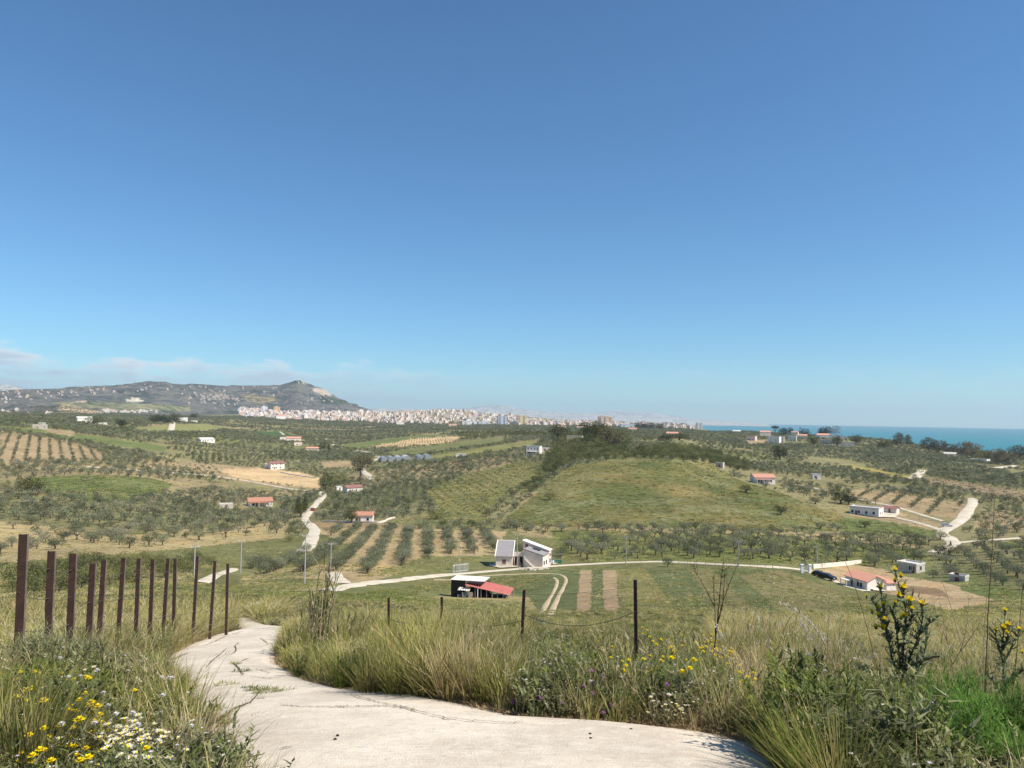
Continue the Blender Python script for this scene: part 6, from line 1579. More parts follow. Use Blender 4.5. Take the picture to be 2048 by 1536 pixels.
def herb(n, h_, leaf, rad, mats, seed, leaves=16, flower=None, nf=0, fs=.02):
    g = random.Random(seed); b = MB()
    for i in range(n):
        a = g.uniform(0, 6.283); r = rad * math.sqrt(g.random()) * .4; ln = g.uniform(.1, .6); H_ = h_ * g.uniform(.6, 1.1)
        base = Vector((r * math.cos(a), r * math.sin(a), -.03)); tip = base + Vector((math.cos(a) * math.sin(ln) * H_, math.sin(a) * math.sin(ln) * H_, math.cos(ln) * H_))
        mid = base.lerp(tip, .5) + Vector((0, 0, .06 * H_))
        b.tube([base, mid, tip], [.005, .004, .002], 3, 0, False)
        for k in range(leaves):
            f = .12 + .88 * k / leaves; q = (base.lerp(mid, f * 2) if f < .5 else mid.lerp(tip, f * 2 - 1))
            b.blade(q, g.uniform(0, 6.283), leaf * g.uniform(.6, 1.3), leaf * .34, g.uniform(.5, 1.4), g.uniform(-.3, .6), g.choice((0, 0, 1)) if len(mats) > 1 else 0, 2)
        if flower and i < nf:
            for k in range(7): b.blade(tip, k * .9, fs, fs * .7, 1.1, .3, len(mats), 2)
    return b.mesh('herb', list(mats) + ([flower] if flower else []))
FORMS = {
 'tall': [tuft(34, .45, .95, .018, .13, ['grass_yellow', 'grass_green', 'grass_green', 'grass_straw'], s_, heads=.05, headmat='seed_head') for s_ in (1, 2, 3)],
 'straw': [tuft(26, .3, .8, .015, .14, ['grass_straw', 'grass_yellow', 'grass_brown'], s_, (.1, .8), (.2, 1.4), .35, heads=.16, headmat='seed_head') for s_ in (4, 5)],
 'brown': [tuft(30, .15, .5, .016, .14, ['grass_brown', 'grass_straw', 'grass_brown'], s_, (.3, 1.2), (.2, 1.4), .2) for s_ in (6, 7)],
 'deep': [tuft(34, .2, .55, .022, .13, ['grass_deep', 'grass_green', 'grass_green'], s_, (.1, .8), (.3, 1.3), .1) for s_ in (8, 9)],
 'herb': [herb(13, .5, .085, .22, ('herb_grey', 'herb_green'), s_) for s_ in (10, 11)] + [herb(12, .45, .08, .22, ('herb_grey', 'herb_grey'), 12, flower='petal_lilac', nf=3, fs=.022)],
 'green': [herb(14, .42, .11, .2, ('herb_green', 'grass_green'), s_) for s_ in (13, 14)],
 'short': [tuft(30, .06, .2, .012, .14, ['grass_yellow', 'grass_straw', 'grass_green'], s_, (.2, 1.1), (.2, 1.2), .1, 2) for s_ in (15, 16)],
}
KEYS = list(FORMS); PROT = []; RNG_ = {}
for k in KEYS: RNG_[k] = (len(PROT), len(PROT) + len(FORMS[k])); PROT += FORMS[k]
ZONES = [  # ground polygon, mix, height factor, density factor
 ([(-300, 1330), (345, 1330), (370, 1390), (400, 1450), (470, 1540), (540, 1700), (-600, 1700)], dict(herb=6, straw=4, tall=1, deep=.5, green=1.4, short=1), .82, 1.3),
 ([(-300, 1215), (570, 1215), (560, 1256), (430, 1268), (330, 1330), (-300, 1330)], dict(tall=5, straw=3, herb=2, deep=1), 1.1, 1.1),
 ([(545, 1256), (1060, 1256), (1100, 1440), (940, 1420), (690, 1390), (600, 1362), (552, 1330)], dict(tall=5, brown=1.5, deep=2.5, green=1, straw=1), .8, 1.1),
 ([(1060, 1300), (1430, 1300), (1480, 1480), (1290, 1456), (1050, 1444)], dict(green=3, herb=4, straw=2.2, tall=1, brown=.8, deep=.6), .9, 1.3),
 ([(1430, 1245), (1740, 1245), (1740, 1420), (1480, 1470)], dict(straw=4, brown=2, tall=3, herb=1), 1.0, 1.2),
 ([(1470, 1420), (1690, 1420), (1760, 1760), (1560, 1760), (1510, 1500)], dict(tall=3, deep=2, straw=2, herb=3, green=1), .8, 1.3),
 ([(1690, 1250), (2300, 1250), (2300, 1420), (1690, 1420)], dict(straw=3, tall=2, herb=2, brown=1), .85, 1.1),
 ([(1690, 1420), (1900, 1420), (2000, 1760), (1760, 1760)], dict(herb=6, straw=2, tall=1, brown=1), .95, 1.4),
 ([(1900, 1420), (2500, 1420), (2500, 1900), (2000, 1760)], dict(brown=4, straw=2, herb=2, deep=1), .9, 1.3),
]
DEFMIX = dict(straw=3, tall=1.5, herb=3, short=3, green=2, brown=1)
gg = np.random.default_rng(31)
pts = []
for d1, d2, den in ((2.6, 9, 62), (9, 15, 48), (15, 25, 26), (25, 45, 11), (45, 80, 4.2)):
    n = int(.733 * (d2 * d2 - d1 * d1) * den); a = gg.uniform(R(-42), R(42), n); d = np.sqrt(gg.uniform(d1 * d1, d2 * d2, n))
    pts.append(np.stack([np.sin(a) * d, np.cos(a) * d], 1))
pts = np.concatenate(pts); gz = ground_z(pts[:, 0], pts[:, 1]); px, py = to_pix(np.stack([pts[:, 0], pts[:, 1], gz], 1)); px = np.nan_to_num(px, nan=-9e3); py = np.nan_to_num(py, nan=9e3)
dd = np.hypot(pts[:, 0], pts[:, 1]); clump = fbm(pts[:, 0] / 1.3, pts[:, 1] / 1.3, 55, 3)
fen = in_poly(px, py, [(1870, 1440), (2100, 1440), (2150, 1640), (1890, 1640)])
ok = ~in_poly(px, py, ROADPOLY) & (~fen | (gg.random(len(px)) < .2)) & (free(pts[:, 0], pts[:, 1]) | (dd < 82))
for tr_pts in ROADPTS:
    if math.hypot(tr_pts[0], tr_pts[1]) < 82: ok &= np.hypot(pts[:, 0] - tr_pts[0], pts[:, 1] - tr_pts[1]) > tr_pts[2] * .5
kind = np.zeros(len(pts), int); hs_ = np.ones(len(pts)); zone = np.full(len(pts), -1)
for zi, (poly, mix, hf, df) in enumerate(ZONES): zone[in_poly(px, py, poly)] = zi
for zi in range(-1, len(ZONES)):
    mix, hf, df = (DEFMIX, .40, 1.0) if zi < 0 else ZONES[zi][1:]
    sel = np.where(zone == zi)[0]; ks = list(mix); wv_ = np.array([mix[k] for k in ks]); cum = np.cumsum(wv_ / wv_.sum())
    u_ = np.clip(gg.random(len(sel)) * .45 + clump[sel] * 1.5 - .48, 0, .999)
    ch = np.searchsorted(cum, u_)
    kind[sel] = [gg.integers(*RNG_[ks[c]]) for c in ch]; hs_[sel] = hf
    if zi < 0: ok[sel] &= gg.random(len(sel)) < -.25 + 1.9 * fbm(pts[sel, 0] / 4, pts[sel, 1] / 4, 91, 3)
sz = hs_ * gg.uniform(.6, 1.25, len(pts)) * (1 + np.clip((dd - 18) / 60, 0, .6))
wide = np.where(dd > 25, 1.5, 1.0)
S3 = np.stack([sz * wide, sz * wide, sz * np.where(dd > 30, .62, 1)], 1)
# thin growth right at the road's edge
edge = np.zeros(len(pts), bool)
for dx in (-14, 14): edge |= in_poly(px + dx, py, ROADPOLY)
edge |= in_poly(px, py + 9, ROADPOLY)
S3[edge] *= .62
scatter('wild_grass', np.stack([pts[ok, 0], pts[ok, 1], gz[ok]], 1), gg.normal(0, .9, ok.sum()), S3[ok], kind[ok], PROT, 'wild grass and low herbs covering the banks beside the road')
# rough meadow tufts farther down and on the grassy hill
FARF = [tuft(14, .3, .6, .09, .35, ['grass_yellow', 'grass_green'], 61, (.1, .9), (.2, 1.0), .2, 2), tuft(14, .25, .5, .10, .4, ['grass_straw', 'grass_yellow'], 62, (.1, .9), (.2, 1.0), .2, 2),
        tuft(16, .3, .6, .12, .4, ['herb_grey', 'grass_green'], 63, (.1, 1.0), (.1, .8), .1, 2), tuft(12, .25, .5, .09, .4, ['grass_deep', 'herb_green'], 64, (.1, 1.0), (.1, .8), .1, 2)]
n = 130000; a = gg.uniform(R(-38), R(38), n); d = np.exp(gg.uniform(math.log(75), math.log(640), n)); X = np.sin(a) * d; Y = np.cos(a) * d; Zz = ground_z(X, Y)
px, py = to_pix(np.stack([X, Y, Zz], 1)); okf = free(X, Y)
bare = [FIELDS[i][0] for i in (2, 7, 11, 34, 35, 36)]
grassy = np.zeros(n, bool)
for i_ in (0, 4, 13, 15, 16, 17, 18, 27, 28, 30, 31, 32, 33, 38, 40, 41): grassy |= in_poly(px, py, FIELDS[i_][0])
okf &= grassy | (d < 170) | (gg.random(n) < .12)
okf &= ~in_poly(px, py, FIELDS[30][0]) | (gg.random(n) < .35)
for poly in bare: okf &= ~in_poly(px, py, poly)
cl = fbm(X / 22, Y / 22, 14, 4); cl2 = fbm(X / 6, Y / 6, 15, 3)
okf &= cl2 + gg.random(n) * .5 > .62
kf = np.where(cl < .42, 3, np.where(cl < .5, 2, np.where(cl < .6, 0, 1))); kf = np.where(gg.random(n) < .3, gg.integers(0, 4, n), kf)
sf = gg.uniform(.6, 1.6, n) * np.clip(d / 200, .6, 2.2)
scatter('meadow_tufts', np.stack([X, Y, Zz], 1)[okf], gg.uniform(0, 6.28, okf.sum()), np.stack([sf, sf, sf * .55], 1)[okf], kf[okf], FARF, 'rough tufts of grass dotted over the slopes and meadows')
# weeds rooted in the road cracks
cp = []
for i, c in enumerate(CRACKS[:16]):
    q = catmull(c, 1.2); g_ = pix_ground(q[:, 0], q[:, 1])
    dens = 1.0 if i in (0, 2, 3, 4, 5, 6, 7, 9) else .45 if i < 13 else .12
    for p_ in g_:
        if random.random() < dens: cp.append((p_[0] + random.gauss(0, .02), p_[1] + random.gauss(0, .02), road_z(p_[0], p_[1])))
cp = np.array(cp)
scatter('road_weeds', cp, gg.uniform(0, 6.28, len(cp)), gg.uniform(.7, 1.7, len(cp)), gg.integers(0, 4, len(cp)),
        [tuft(22, .03, .1, .008, .03, ['herb_grey', 'herb_green'], 71, (.5, 1.4), (.1, .8), 0, 2), tuft(18, .03, .09, .009, .03, ['grass_green', 'grass_yellow'], 72, (.4, 1.4), (.1, .8), 0, 2), tuft(12, .02, .06, .008, .02, ['dry_dark', 'grass_brown'], 73, (.6, 1.5), (.1, .8), 0, 2), tuft(12, .02, .06, .008, .02, ['dry_dark', 'herb_grey'], 74, (.6, 1.5), (.1, .8), 0, 2)], 'small weeds rooted in the cracks of the concrete road')
for x, y, r, lab in ((548, 1392, .32, 'largest green weed patch on the concrete road'), (515, 1388, .22, 'weed patch left of the largest one on the road'), (452, 1378, .2, 'weed patch on the left side of the concrete road'), (484, 1350, .2, 'weed patch higher up the middle crack'), (470, 1334, .14, 'small weed patch at the top of the middle crack'), (430, 1428, .13, 'small weed patch at the left road edge')):
    q = G(x, y); q.z = road_z(q.x, q.y); b = MB(); g = random.Random(x)
    for i in range(int(500 * r)):
        a = g.uniform(0, 6.28); rr = r * math.sqrt(g.random()); b.blade((rr * math.cos(a), rr * .55 * math.sin(a), 0), g.uniform(0, 6.28), g.uniform(.03, .1), .014, g.uniform(.4, 1.4), .4, g.choice((0, 0, 1)), 2)
    o = b.build('weed_patch', ['herb_grey', 'grass_green']); o.location = q; tag(o, lab, 'weeds')

# ---- big tussocks
def tussock(seed, n=380, mats=('grass_yellow', 'grass_green', 'grass_brown')):
    g = random.Random(seed); b = MB()
    for i in range(n):
        a = g.uniform(0, 6.283); r = .24 * math.sqrt(g.random()); az = a + g.uniform(-.5, .5); dx, dy = math.cos(az) + .55, math.sin(az)
        b.blade((r * math.cos(a), r * math.sin(a), -.04), math.atan2(dy, dx), g.uniform(.7, 1.3), .018 * g.uniform(.7, 1.3), g.uniform(.02, .75), g.uniform(.15, 1.0), g.choices((0, 1), (3, 2))[0], 4)
    for i in range(n // 4):
        a = g.uniform(0, 6.283); r = .3 * math.sqrt(g.random()); b.blade((r * math.cos(a), r * math.sin(a), -.02), a + g.uniform(-.7, .7), g.uniform(.25, .55), .012, g.uniform(.5, 1.3), g.uniform(.2, 1.0), 2, 3)
    return b.mesh('tussock', list(mats))
TUS = [tussock(1), tussock(2), tussock(3, mats=('grass_green', 'grass_yellow', 'grass_brown')), tussock(4, mats=('grass_yellow', 'grass_straw', 'grass_brown')), tussock(5, mats=('grass_deep', 'grass_green', 'grass_brown'))]
TL = [(598, 1342, .42, 2), (640, 1360, .45, 0), (690, 1378, .5, 4), (745, 1390, .58, 0), (800, 1393, .66, 2), (856, 1396, .78, 1), (905, 1400, .8, 3), (950, 1402, .72, 3), (990, 1398, .6, 0), (675, 1340, .55, 0), (735, 1352, .7, 1),
      (795, 1358, .85, 0), (850, 1362, .95, 1), (905, 1366, .95, 0), (955, 1368, .85, 3), (1005, 1366, .7, 0), (620, 1310, .5, 2), (700, 1312, .7, 0), (790, 1322, .9, 2), (880, 1328, .95, 0),
      (1560, 1510, .5, 0), (1600, 1560, .6, 2), (1640, 1600, .6, 4), (1520, 1458, .5, 3), (1590, 1480, .62, 2), (1640, 1500, .62, 4), (1700, 1640, .6, 0), (1490, 1430, .45, 3), (1560, 1410, .5, 3), (1620, 1420, .55, 3), (1480, 1380, .5, 3), (1690, 1440, .5, 3),
      (1540, 1345, .6, 3), (1600, 1350, .65, 3), (1660, 1350, .65, 3), (-20, 1560, .75, 2), (30, 1580, .8, 2), (80, 1600, .75, 0), (-40, 1500, .8, 2)]
for i, (x, y, s_, k) in enumerate(TL):
    q = G(x, y); o = link('grass_tussock', TUS[k]); o.location = q; o.rotation_euler.z = random.uniform(-.5, .5); o.scale = (s_ * 1.1, s_ * 1.1, s_)
    lab = ('tussock of the big green and tan clump at the road bend' if i < 20 else 'tussock of the dense green and dry grass at lower right' if i < 35 else 'long green grass tussock at the lower left corner')
    tag(o, lab, 'grass', lab)

# ---- leafy weeds
def leafy(seed, h_=.62, n=17, mats=('weed_dark', 'herb_green')):
    g = random.Random(seed); b = MB()
    for i in range(n):
        a = g.uniform(0, 6.283); ln = g.uniform(.05, .75); H_ = h_ * g.uniform(.55, 1.1); base = Vector((g.gauss(0, .05), g.gauss(0, .05), -.03)); d_ = Vector((math.cos(a) * math.sin(ln), math.sin(a) * math.sin(ln), math.cos(ln)))
        b.tube([base, base + d_ * H_ * .5 + Vector((0, 0, .04)), base + d_ * H_], [.006, .005, .002], 4, 1, False)
        for k in range(20):
            p_ = base + d_ * H_ * (.1 + .9 * k / 20); b.blade(p_, g.uniform(0, 6.28), g.uniform(.05, .13), g.uniform(.02, .04), g.uniform(.5, 1.4), g.uniform(-.2, .8), g.choice((0, 0, 0, 1)), 3)
    return b.mesh('leafy_weed', list(mats))
LW = [leafy(s_) for s_ in (1, 2, 3)]; LG = [leafy(4, .7, 20, ('herb_grey', 'herb_green')), leafy(5, .7, 20, ('herb_green', 'grass_green'))]
gl = random.Random(17)
for i in range(14):
    x, y = gl.uniform(5, 185), gl.uniform(1356, 1392)
    o = link('leafy_weed', LG[0] if i % 4 else LG[1]); o.location = G(x, y); o.rotation_euler.z = gl.uniform(0, 6); o.scale = (gl.uniform(.5, .75),) * 2 + (gl.uniform(.4, .7),); tag(o, 'tall grey-green weed hiding the feet of the nearest brown posts', 'weed', 'weeds at the feet of the left posts')
for i in range(46):
    x, y = gl.uniform(1470, 1880), gl.uniform(1395, 1640)
    if in_poly(np.array([x]), np.array([y]), ROADPOLY)[0]: continue
    o = link('leafy_weed', gl.choice(LG + LG + LW)); o.location = G(x, y); o.rotation_euler.z = gl.uniform(0, 6); o.scale = (gl.uniform(.8, 1.35),) * 3; tag(o, 'fresh green leafy weed in the dense growth at lower right', 'weed', 'leafy weeds at lower right')
LWS = [(gl.uniform(1090, 1440), gl.uniform(1350, 1446), 'dark leafy weed in the verge below the iron posts') for _ in range(30)] + [(gl.uniform(1640, 1900), gl.uniform(1420, 1560), 'dark leafy weed below the tall golden thistle') for _ in range(16)] \
    + [(gl.uniform(560, 760), gl.uniform(1330, 1385), 'dark leafy weed at the road side of the big tussocks') for _ in range(12)] + [(gl.uniform(20, 330), gl.uniform(1370, 1540), 'dark leafy weed among the daisies at lower left') for _ in range(8)]
for x, y, lab in LWS:
    if in_poly(np.array([x]), np.array([y]), ROADPOLY)[0]: continue
    q = G(x, y); o = link('leafy_weed', gl.choice(LW)); o.location = q; o.rotation_euler.z = gl.uniform(0, 6); o.scale = (gl.uniform(.6, 1.05),) * 3; tag(o, lab, 'weed', lab)
# dry litter along the edges of the road
lp = []
for y_ in np.arange(1262, 1560, .8):
    for ed_, sg in ((LE, -1), (RE, 1)):
        x_ = np.interp(y_, [a for a, b in ed_], [b for a, b in ed_])
        for _ in range(3): lp.append((x_ + sg * random.gauss(2, 9), y_ + random.gauss(0, 2)))
lp = np.array(lp); lg = pix_ground(lp[:, 0], lp[:, 1]); lg[:, 2] += .05
scatter('dry_litter', lg, gg.uniform(0, 6.28, len(lg)), gg.uniform(.3, .9, len(lg)), gg.integers(0, 3, len(lg)),
        [tuft(14, .04, .16, .008, .09, ['grass_brown', 'grass_straw'], 81, (1.0, 1.6), (-.1, .3), 0, 2), tuft(12, .03, .12, .009, .08, ['grass_straw', 'grass_brown'], 82, (1.0, 1.6), (-.1, .3), 0, 2), tuft(10, .02, .08, .012, .07, ['dry_dark', 'grass_brown'], 83, (.9, 1.6), (-.1, .3), 0, 2)], 'dry grass litter along both edges of the concrete road')

# ---- reeds behind the bend
def reed_clump(px, py, n, h_, label, seed, plume=0):
    q = G(px, py); o = empty('reed_clump', q); tag(o, label, 'reeds'); g = random.Random(seed)
    for i in range(n):
        bx_, by_ = g.gauss(0, .16), g.gauss(0, .12); H_ = h_ * g.uniform(.6, 1.05); tx, ty = bx_ + g.uniform(-.05, .25), by_ + g.gauss(0, .08)
        b = MB(); pth = [Vector((bx_, by_, -.1)).lerp(Vector((tx, ty, H_)), t_ / 4) for t_ in range(5)]; b.tube(pth, [.011, .01, .009, .007, .003], 5, 0)
        for k in range(11):
            f = .2 + .78 * k / 11; p_ = Vector((bx_, by_, -.1)).lerp(Vector((tx, ty, H_)), f)
            b.blade(p_, g.uniform(0, 6.28), g.uniform(.22, .5), .028, g.uniform(.2, .7), g.uniform(.3, 1.5), 1 if g.random() < .7 else 2, 4)
        st_ = b.build('stalk', ['dry_stem', 'reed_leaf', 'grass_straw'], o)
        if i < plume:
            b = MB()
            for k in range(60): b.blade(Vector((tx, ty, H_ - .1 + .3 * g.random())), g.uniform(0, 6.28), g.uniform(.06, .16), .012, g.uniform(.1, .7), .4, 0, 2)
            b.build('plume', 'seed_head', st_)
reed_clump(640, 1312, 16, 2.3, 'tall reed clump behind the road bend', 3, 2)
reed_clump(615, 1304, 9, 1.6, 'lower reed clump left of the tall one', 4)
reed_clump(700, 1296, 8, 1.05, 'short reeds right of the tall reed clump', 5)

# ---- flowers
def flower_form(name, h_, pet, petmat, disc, nl, seed, pr=.03, npet=11, branches=1, leafmat='herb_grey', dbl=False):
    g = random.Random(seed); o = empty(name, (0, 0, -50)); tops = []
    b = MB()
    for k in range(branches):
        tip = Vector((g.uniform(-.05, .05) + (k - (branches - 1) / 2) * .07, g.uniform(-.05, .05), h_ * (1 - .18 * (k % 3) * g.uniform(.5, 1)))); tops.append(tip)
        b.tube([(0, 0, -.05), (tip.x * .3, tip.y * .3, tip.z * .5), tip], [.006, .005, .003], 4)
    b.build('stem', leafmat, o); b = MB()
    for k in range(nl):
        f = .1 + .75 * k / nl; p_ = tops[k % branches] * f; b.blade(p_, g.uniform(0, 6.28), .09 * g.uniform(.6, 1.3), .03, g.uniform(.5, 1.3), g.uniform(-.2, .6), 0, 3)
    b.build('leaves', leafmat, o)
    for tip in tops:
        b = MB(); t1 = R(g.uniform(-20, 20))
        for ring in range(2 if dbl else 1):
            for k in range(npet):
                a = k * 6.283 / npet + ring * .3; b.blade(tip + Vector((0, 0, .004 * ring)), a, pr * g.uniform(.85, 1.1) * (1 - .25 * ring), pr * .62, 1.15 - .5 * ring + g.uniform(-.15, .15), .45, 0, 3)
        fl = b.build('flower', petmat, o)
        b = MB(); b.tube([tip + Vector((0, 0, -.012)), tip + Vector((0, 0, .006)), tip + Vector((0, 0, .013))], [pr * .22, pr * .26, pr * .12], 8); b.build('disc', disc, fl)
    return o
def plant_at(form, x, y, h_, label, cat, group, s_=1.0, proto=[None]):
    k_ = 1.0
    while True:
        q = G(x, y, h_ * s_ * k_); qx, qy = to_pix(np.array(q))
        if k_ < .25 or not in_poly(np.array([float(qx)]), np.array([float(qy)]), ROADPOLY)[0]: break
        k_ *= .75
    q.z -= h_ * s_ * (1 - k_); o = copy_tree(form, q, random.uniform(0, 6.28), s_); tag(o, label, cat, group); return o
def drop(form):
    for c in form.children_recursive: bpy.data.objects.remove(c)
    bpy.data.objects.remove(form)
bpy.context.view_layer.update()
yd = flower_form('yellow_daisy', .42, 0, 'petal_yellow', 'petal_yellow', 9, 1, .036, 13, dbl=True)
yd2 = flower_form('yellow_daisy', .40, 0, 'petal_yellow', 'petal_yellow', 10, 2, .03, 13, 2, dbl=True)
wd = flower_form('white_daisy', .34, 0, 'petal_white', 'petal_yellow', 7, 3, .034, 10)
wd2 = flower_form('white_daisy', .36, 0, 'petal_white', 'petal_yellow', 9, 4, .032, 10, 3)
pf = flower_form('purple_flower', .36, 0, 'petal_purple', 'petal_purple', 9, 5, .032, 9, 2, dbl=True)
lf = flower_form('lilac_flower', .5, 0, 'petal_lilac', 'petal_white', 9, 6, .03, 12, 1, dbl=True)
yt = flower_form('yellow_thistle', .6, 0, 'petal_yellow', 'petal_yellow', 22, 7, .042, 12, 4, 'thistle_leaf', dbl=True)
random.seed(11)
for x, y, s_ in ((180, 1368, 1.25), (197, 1376, 1.2), (155, 1398, 1), (165, 1395, 1), (180, 1406, 1.25), (197, 1404, .9), (75, 1355, 1.2), (26, 1372, 1), (62, 1385, .9), (80, 1383, 1.2), (58, 1394, .9), (100, 1420, 1.1), (110, 1428, 1), (80, 1470, 1), (47, 1490, 1), (72, 1505, .9), (38, 1328, .9), (60, 1332, .8), (8, 1330, 1), (95, 1440, .7), (165, 1464, .9), (182, 1452, .8), (198, 1460, .8), (205, 1450, .7), (212, 1478, .8), (35, 1358, .7), (270, 1495, .7), (282, 1503, .7), (200, 1434, .7)) + tuple((random.gauss(110, 60), random.uniform(1325, 1500), random.uniform(.6, 1)) for _ in range(44)):
    plant_at(random.choice((yd, yd, yd2)), x, y, .5, 'yellow daisy flowering in the weeds at lower left', 'daisy', 'yellow daisies at lower left', s_ * 1.1)
for i in range(84):
    x, y = random.gauss(246, 36), random.gauss(1472, 20)
    plant_at(random.choice((wd, wd, wd2)), x, y, .35, 'white daisy in the dense patch at lower left', 'daisy', 'white daisies at lower left', random.uniform(.8, 1.25))
for i in range(60):
    x, y = random.uniform(100, 400), random.uniform(1300, 1480)
    plant_at(random.choice((wd, lf)), x, y, .42, 'small pale flower scattered on the left verge', 'flower', 'pale flowers on the left verge', random.uniform(.7, 1.1))
for x, y in ((410, 1493), (404, 1500), (430, 1508), (445, 1515), (455, 1522), (470, 1524), (416, 1503)):
    plant_at(pf, x, y, .2, 'purple flower trailing over the left edge of the road', 'flower', 'purple flowers at the left road edge', .55)
for x, y in ((1032, 1312), (1022, 1330), (1205, 1335), (1188, 1345), (1195, 1352), (1214, 1356), (1170, 1375), (1198, 1370), (1033, 1404), (1086, 1398), (1128, 1406), (1180, 1385), (1380, 1360), (1330, 1372), (1215, 1410), (1225, 1300)):
    plant_at(pf, x, y, .36, 'purple flower in the verge below the iron posts', 'flower', 'purple flowers right of the road', random.uniform(.8, 1.2))
for x, y in ((1185, 1399),):
    plant_at(lf, x, y, .3, 'single pink bindweed flower low in the verge', 'flower', None, .9)
for i in range(24):
    x, y = random.uniform(1278, 1450), random.uniform(1256, 1326)
    plant_at(yt, x, y, .6, 'yellow flowered thistle in the patch between iron post and dead shrub', 'thistle', 'yellow thistles right of the tallest iron post', random.uniform(.7, 1.1))
for i in range(8):
    x, y = random.gauss(1225, 25), random.gauss(1300, 14)
    plant_at(yt, x, y, .6, 'small yellow thistle left of the tallest iron post', 'thistle', 'yellow thistles left of the tallest iron post', random.uniform(.6, .9))
for x, y in ((1467, 1308), (1470, 1329), (1462, 1300), (1480, 1350), (1506, 1352)):
    plant_at(yt, x, y, .6, 'yellow thistle right of the dead shrub', 'thistle', 'yellow thistles right of the dead shrub', .8)
for i in range(22):
    x, y = random.uniform(1300, 1380), random.uniform(1390, 1432)
    plant_at(random.choice((wd, wd2)), x, y, .3, 'white daisy low on the verge before the thistles', 'daisy', 'white daisies right of the road', random.uniform(.6, 1))
for x, y in ((1692, 1303), (1715, 1318), (1742, 1330), (1650, 1345), (1691, 1344), (1750, 1398), (1855, 1408), (1775, 1320), (1832, 1308), (1646, 1450), (1840, 1300), (1580, 1345)):
    plant_at(lf, x, y, .5, 'pale thistle head among the dry stems at right', 'flower', 'pale thistle heads at right', random.uniform(.9, 1.3))
for x, y in ((1837, 1457), (1632, 1276), (1980, 1500), (1705, 1353)):
    plant_at(yd, x, y, .3, 'lone yellow flower low in the herbs at right', 'flower', 'lone yellow flowers at right', .8)
for i in range(60):
    x, y = random.uniform(-10, 190), random.uniform(1172, 1236)
    plant_at(yd2, x, y, .5, 'yellow wild flower on the slope behind the nearest posts', 'flower', 'yellow flowers behind the left posts', random.uniform(.9, 1.4))
for f in (yd, yd2, wd, wd2, pf, lf, yt): drop(f)

# ---- golden thistles
def thistle(base, nodes, heads, d, label, seed):
    """nodes: stems as pixel paths at distance d; heads: flower pixels"""
    g = random.Random(seed); q0 = G(*base); dist_ = math.hypot(q0.x, q0.y); o = empty('golden_thistle', q0); tag(o, label, 'thistle')
    for path in nodes:
        pts_ = [at_dist(x, y, dist_ + g.uniform(-.12, .12)) - q0 for x, y in catmull(path, 9)]; n = len(pts_)
        b = MB(); b.tube(pts_, [.012 * (1 - .6 * i / n) + .003 for i in range(n)], 6)
        st_ = b.build('stem', 'thistle_leaf', o); b = MB()
        for i, p_ in enumerate(pts_):
            for k in range(4):
                a = g.uniform(0, 6.28); L_ = g.uniform(.08, .2); ln = g.uniform(.4, 1.5)
                e = b.blade(p_, a, L_, .045, ln, g.uniform(-.5, .9), g.choice((0, 0, 1)), 3)
                for m_ in range(3): b.blade(p_.lerp(Vector(e), .35 + .2 * m_), a + g.choice((-1.1, 1.1)), L_ * .5, .02, ln, .2, 0, 2)
        b.build('spiny_leaves', ['thistle_leaf', 'herb_grey'], st_)
    for x, y, s_ in heads:
        p_ = at_dist(x, y, dist_ - .18 + g.uniform(-.06, .06)) - q0; s_ *= 1.5; b = MB(); tl = Vector((g.uniform(-.25, .25), -.35, 1)).normalized()
        for ring in range(3):
            for k in range(13):
                b.blade(p_ + tl * (.006 * ring), k * 6.283 / 13 + ring * .25, s_ * 1.15 * (1 - .1 * ring), s_ * .4, 1.2 - .45 * ring + g.uniform(-.15, .15), .15, 0, 3)
        fl = b.build('flower', 'petal_yellow', o)
        b = MB(); b.tube([p_ - Vector((0, 0, .03)), p_ - Vector((0, 0, .012)), p_ + Vector((0, 0, .004))], [.006, s_ * .42, s_ * .36], 8)
        for k in range(9): b.blade(p_ - Vector((0, 0, .022)), k * .7, s_ * .95, .01, .9, .2, 0, 2)
        b.build('calyx', 'thistle_leaf', fl)
thistle((1800, 1436), [
    [(1800, 1436), (1803, 1370), (1806, 1310), (1810, 1260), (1812, 1225), (1805, 1190), (1796, 1165), (1791, 1144)],
    [(1803, 1360), (1822, 1310), (1838, 1270), (1845, 1235), (1845, 1212)], [(1810, 1262), (1824, 1235), (1820, 1206)], [(1806, 1200), (1808, 1180)],
    [(1838, 1270), (1860, 1245), (1872, 1238)], [(1802, 1380), (1785, 1320), (1778, 1285), (1768, 1250), (1757, 1222), (1745, 1200)], [(1778, 1285), (1770, 1245), (1764, 1200), (1762, 1178)],
    [(1800, 1400), (1768, 1365), (1742, 1345), (1720, 1340)], [(1803, 1350), (1795, 1280), (1792, 1250), (1786, 1215)], [(1806, 1340), (1850, 1320), (1880, 1312)], [(1800, 1390), (1830, 1350), (1850, 1300), (1852, 1262)]],
    [(1790, 1140, .036), (1802, 1152, .036), (1790, 1161, .034), (1806, 1176, .048), (1798, 1192, .046), (1820, 1202, .055), (1844, 1208, .044), (1808, 1232, .042), (1802, 1236, .034), (1762, 1174, .036), (1768, 1209, .034), (1756, 1216, .036), (1757, 1231, .036), (1770, 1240, .036), (1766, 1256, .042), (1752, 1255, .038), (1790, 1205, .03), (1824, 1218, .03), (1733, 1193, .024), (1744, 1224, .03)], 0,
    'tall golden thistle with many yellow flowers in the right foreground', 5)
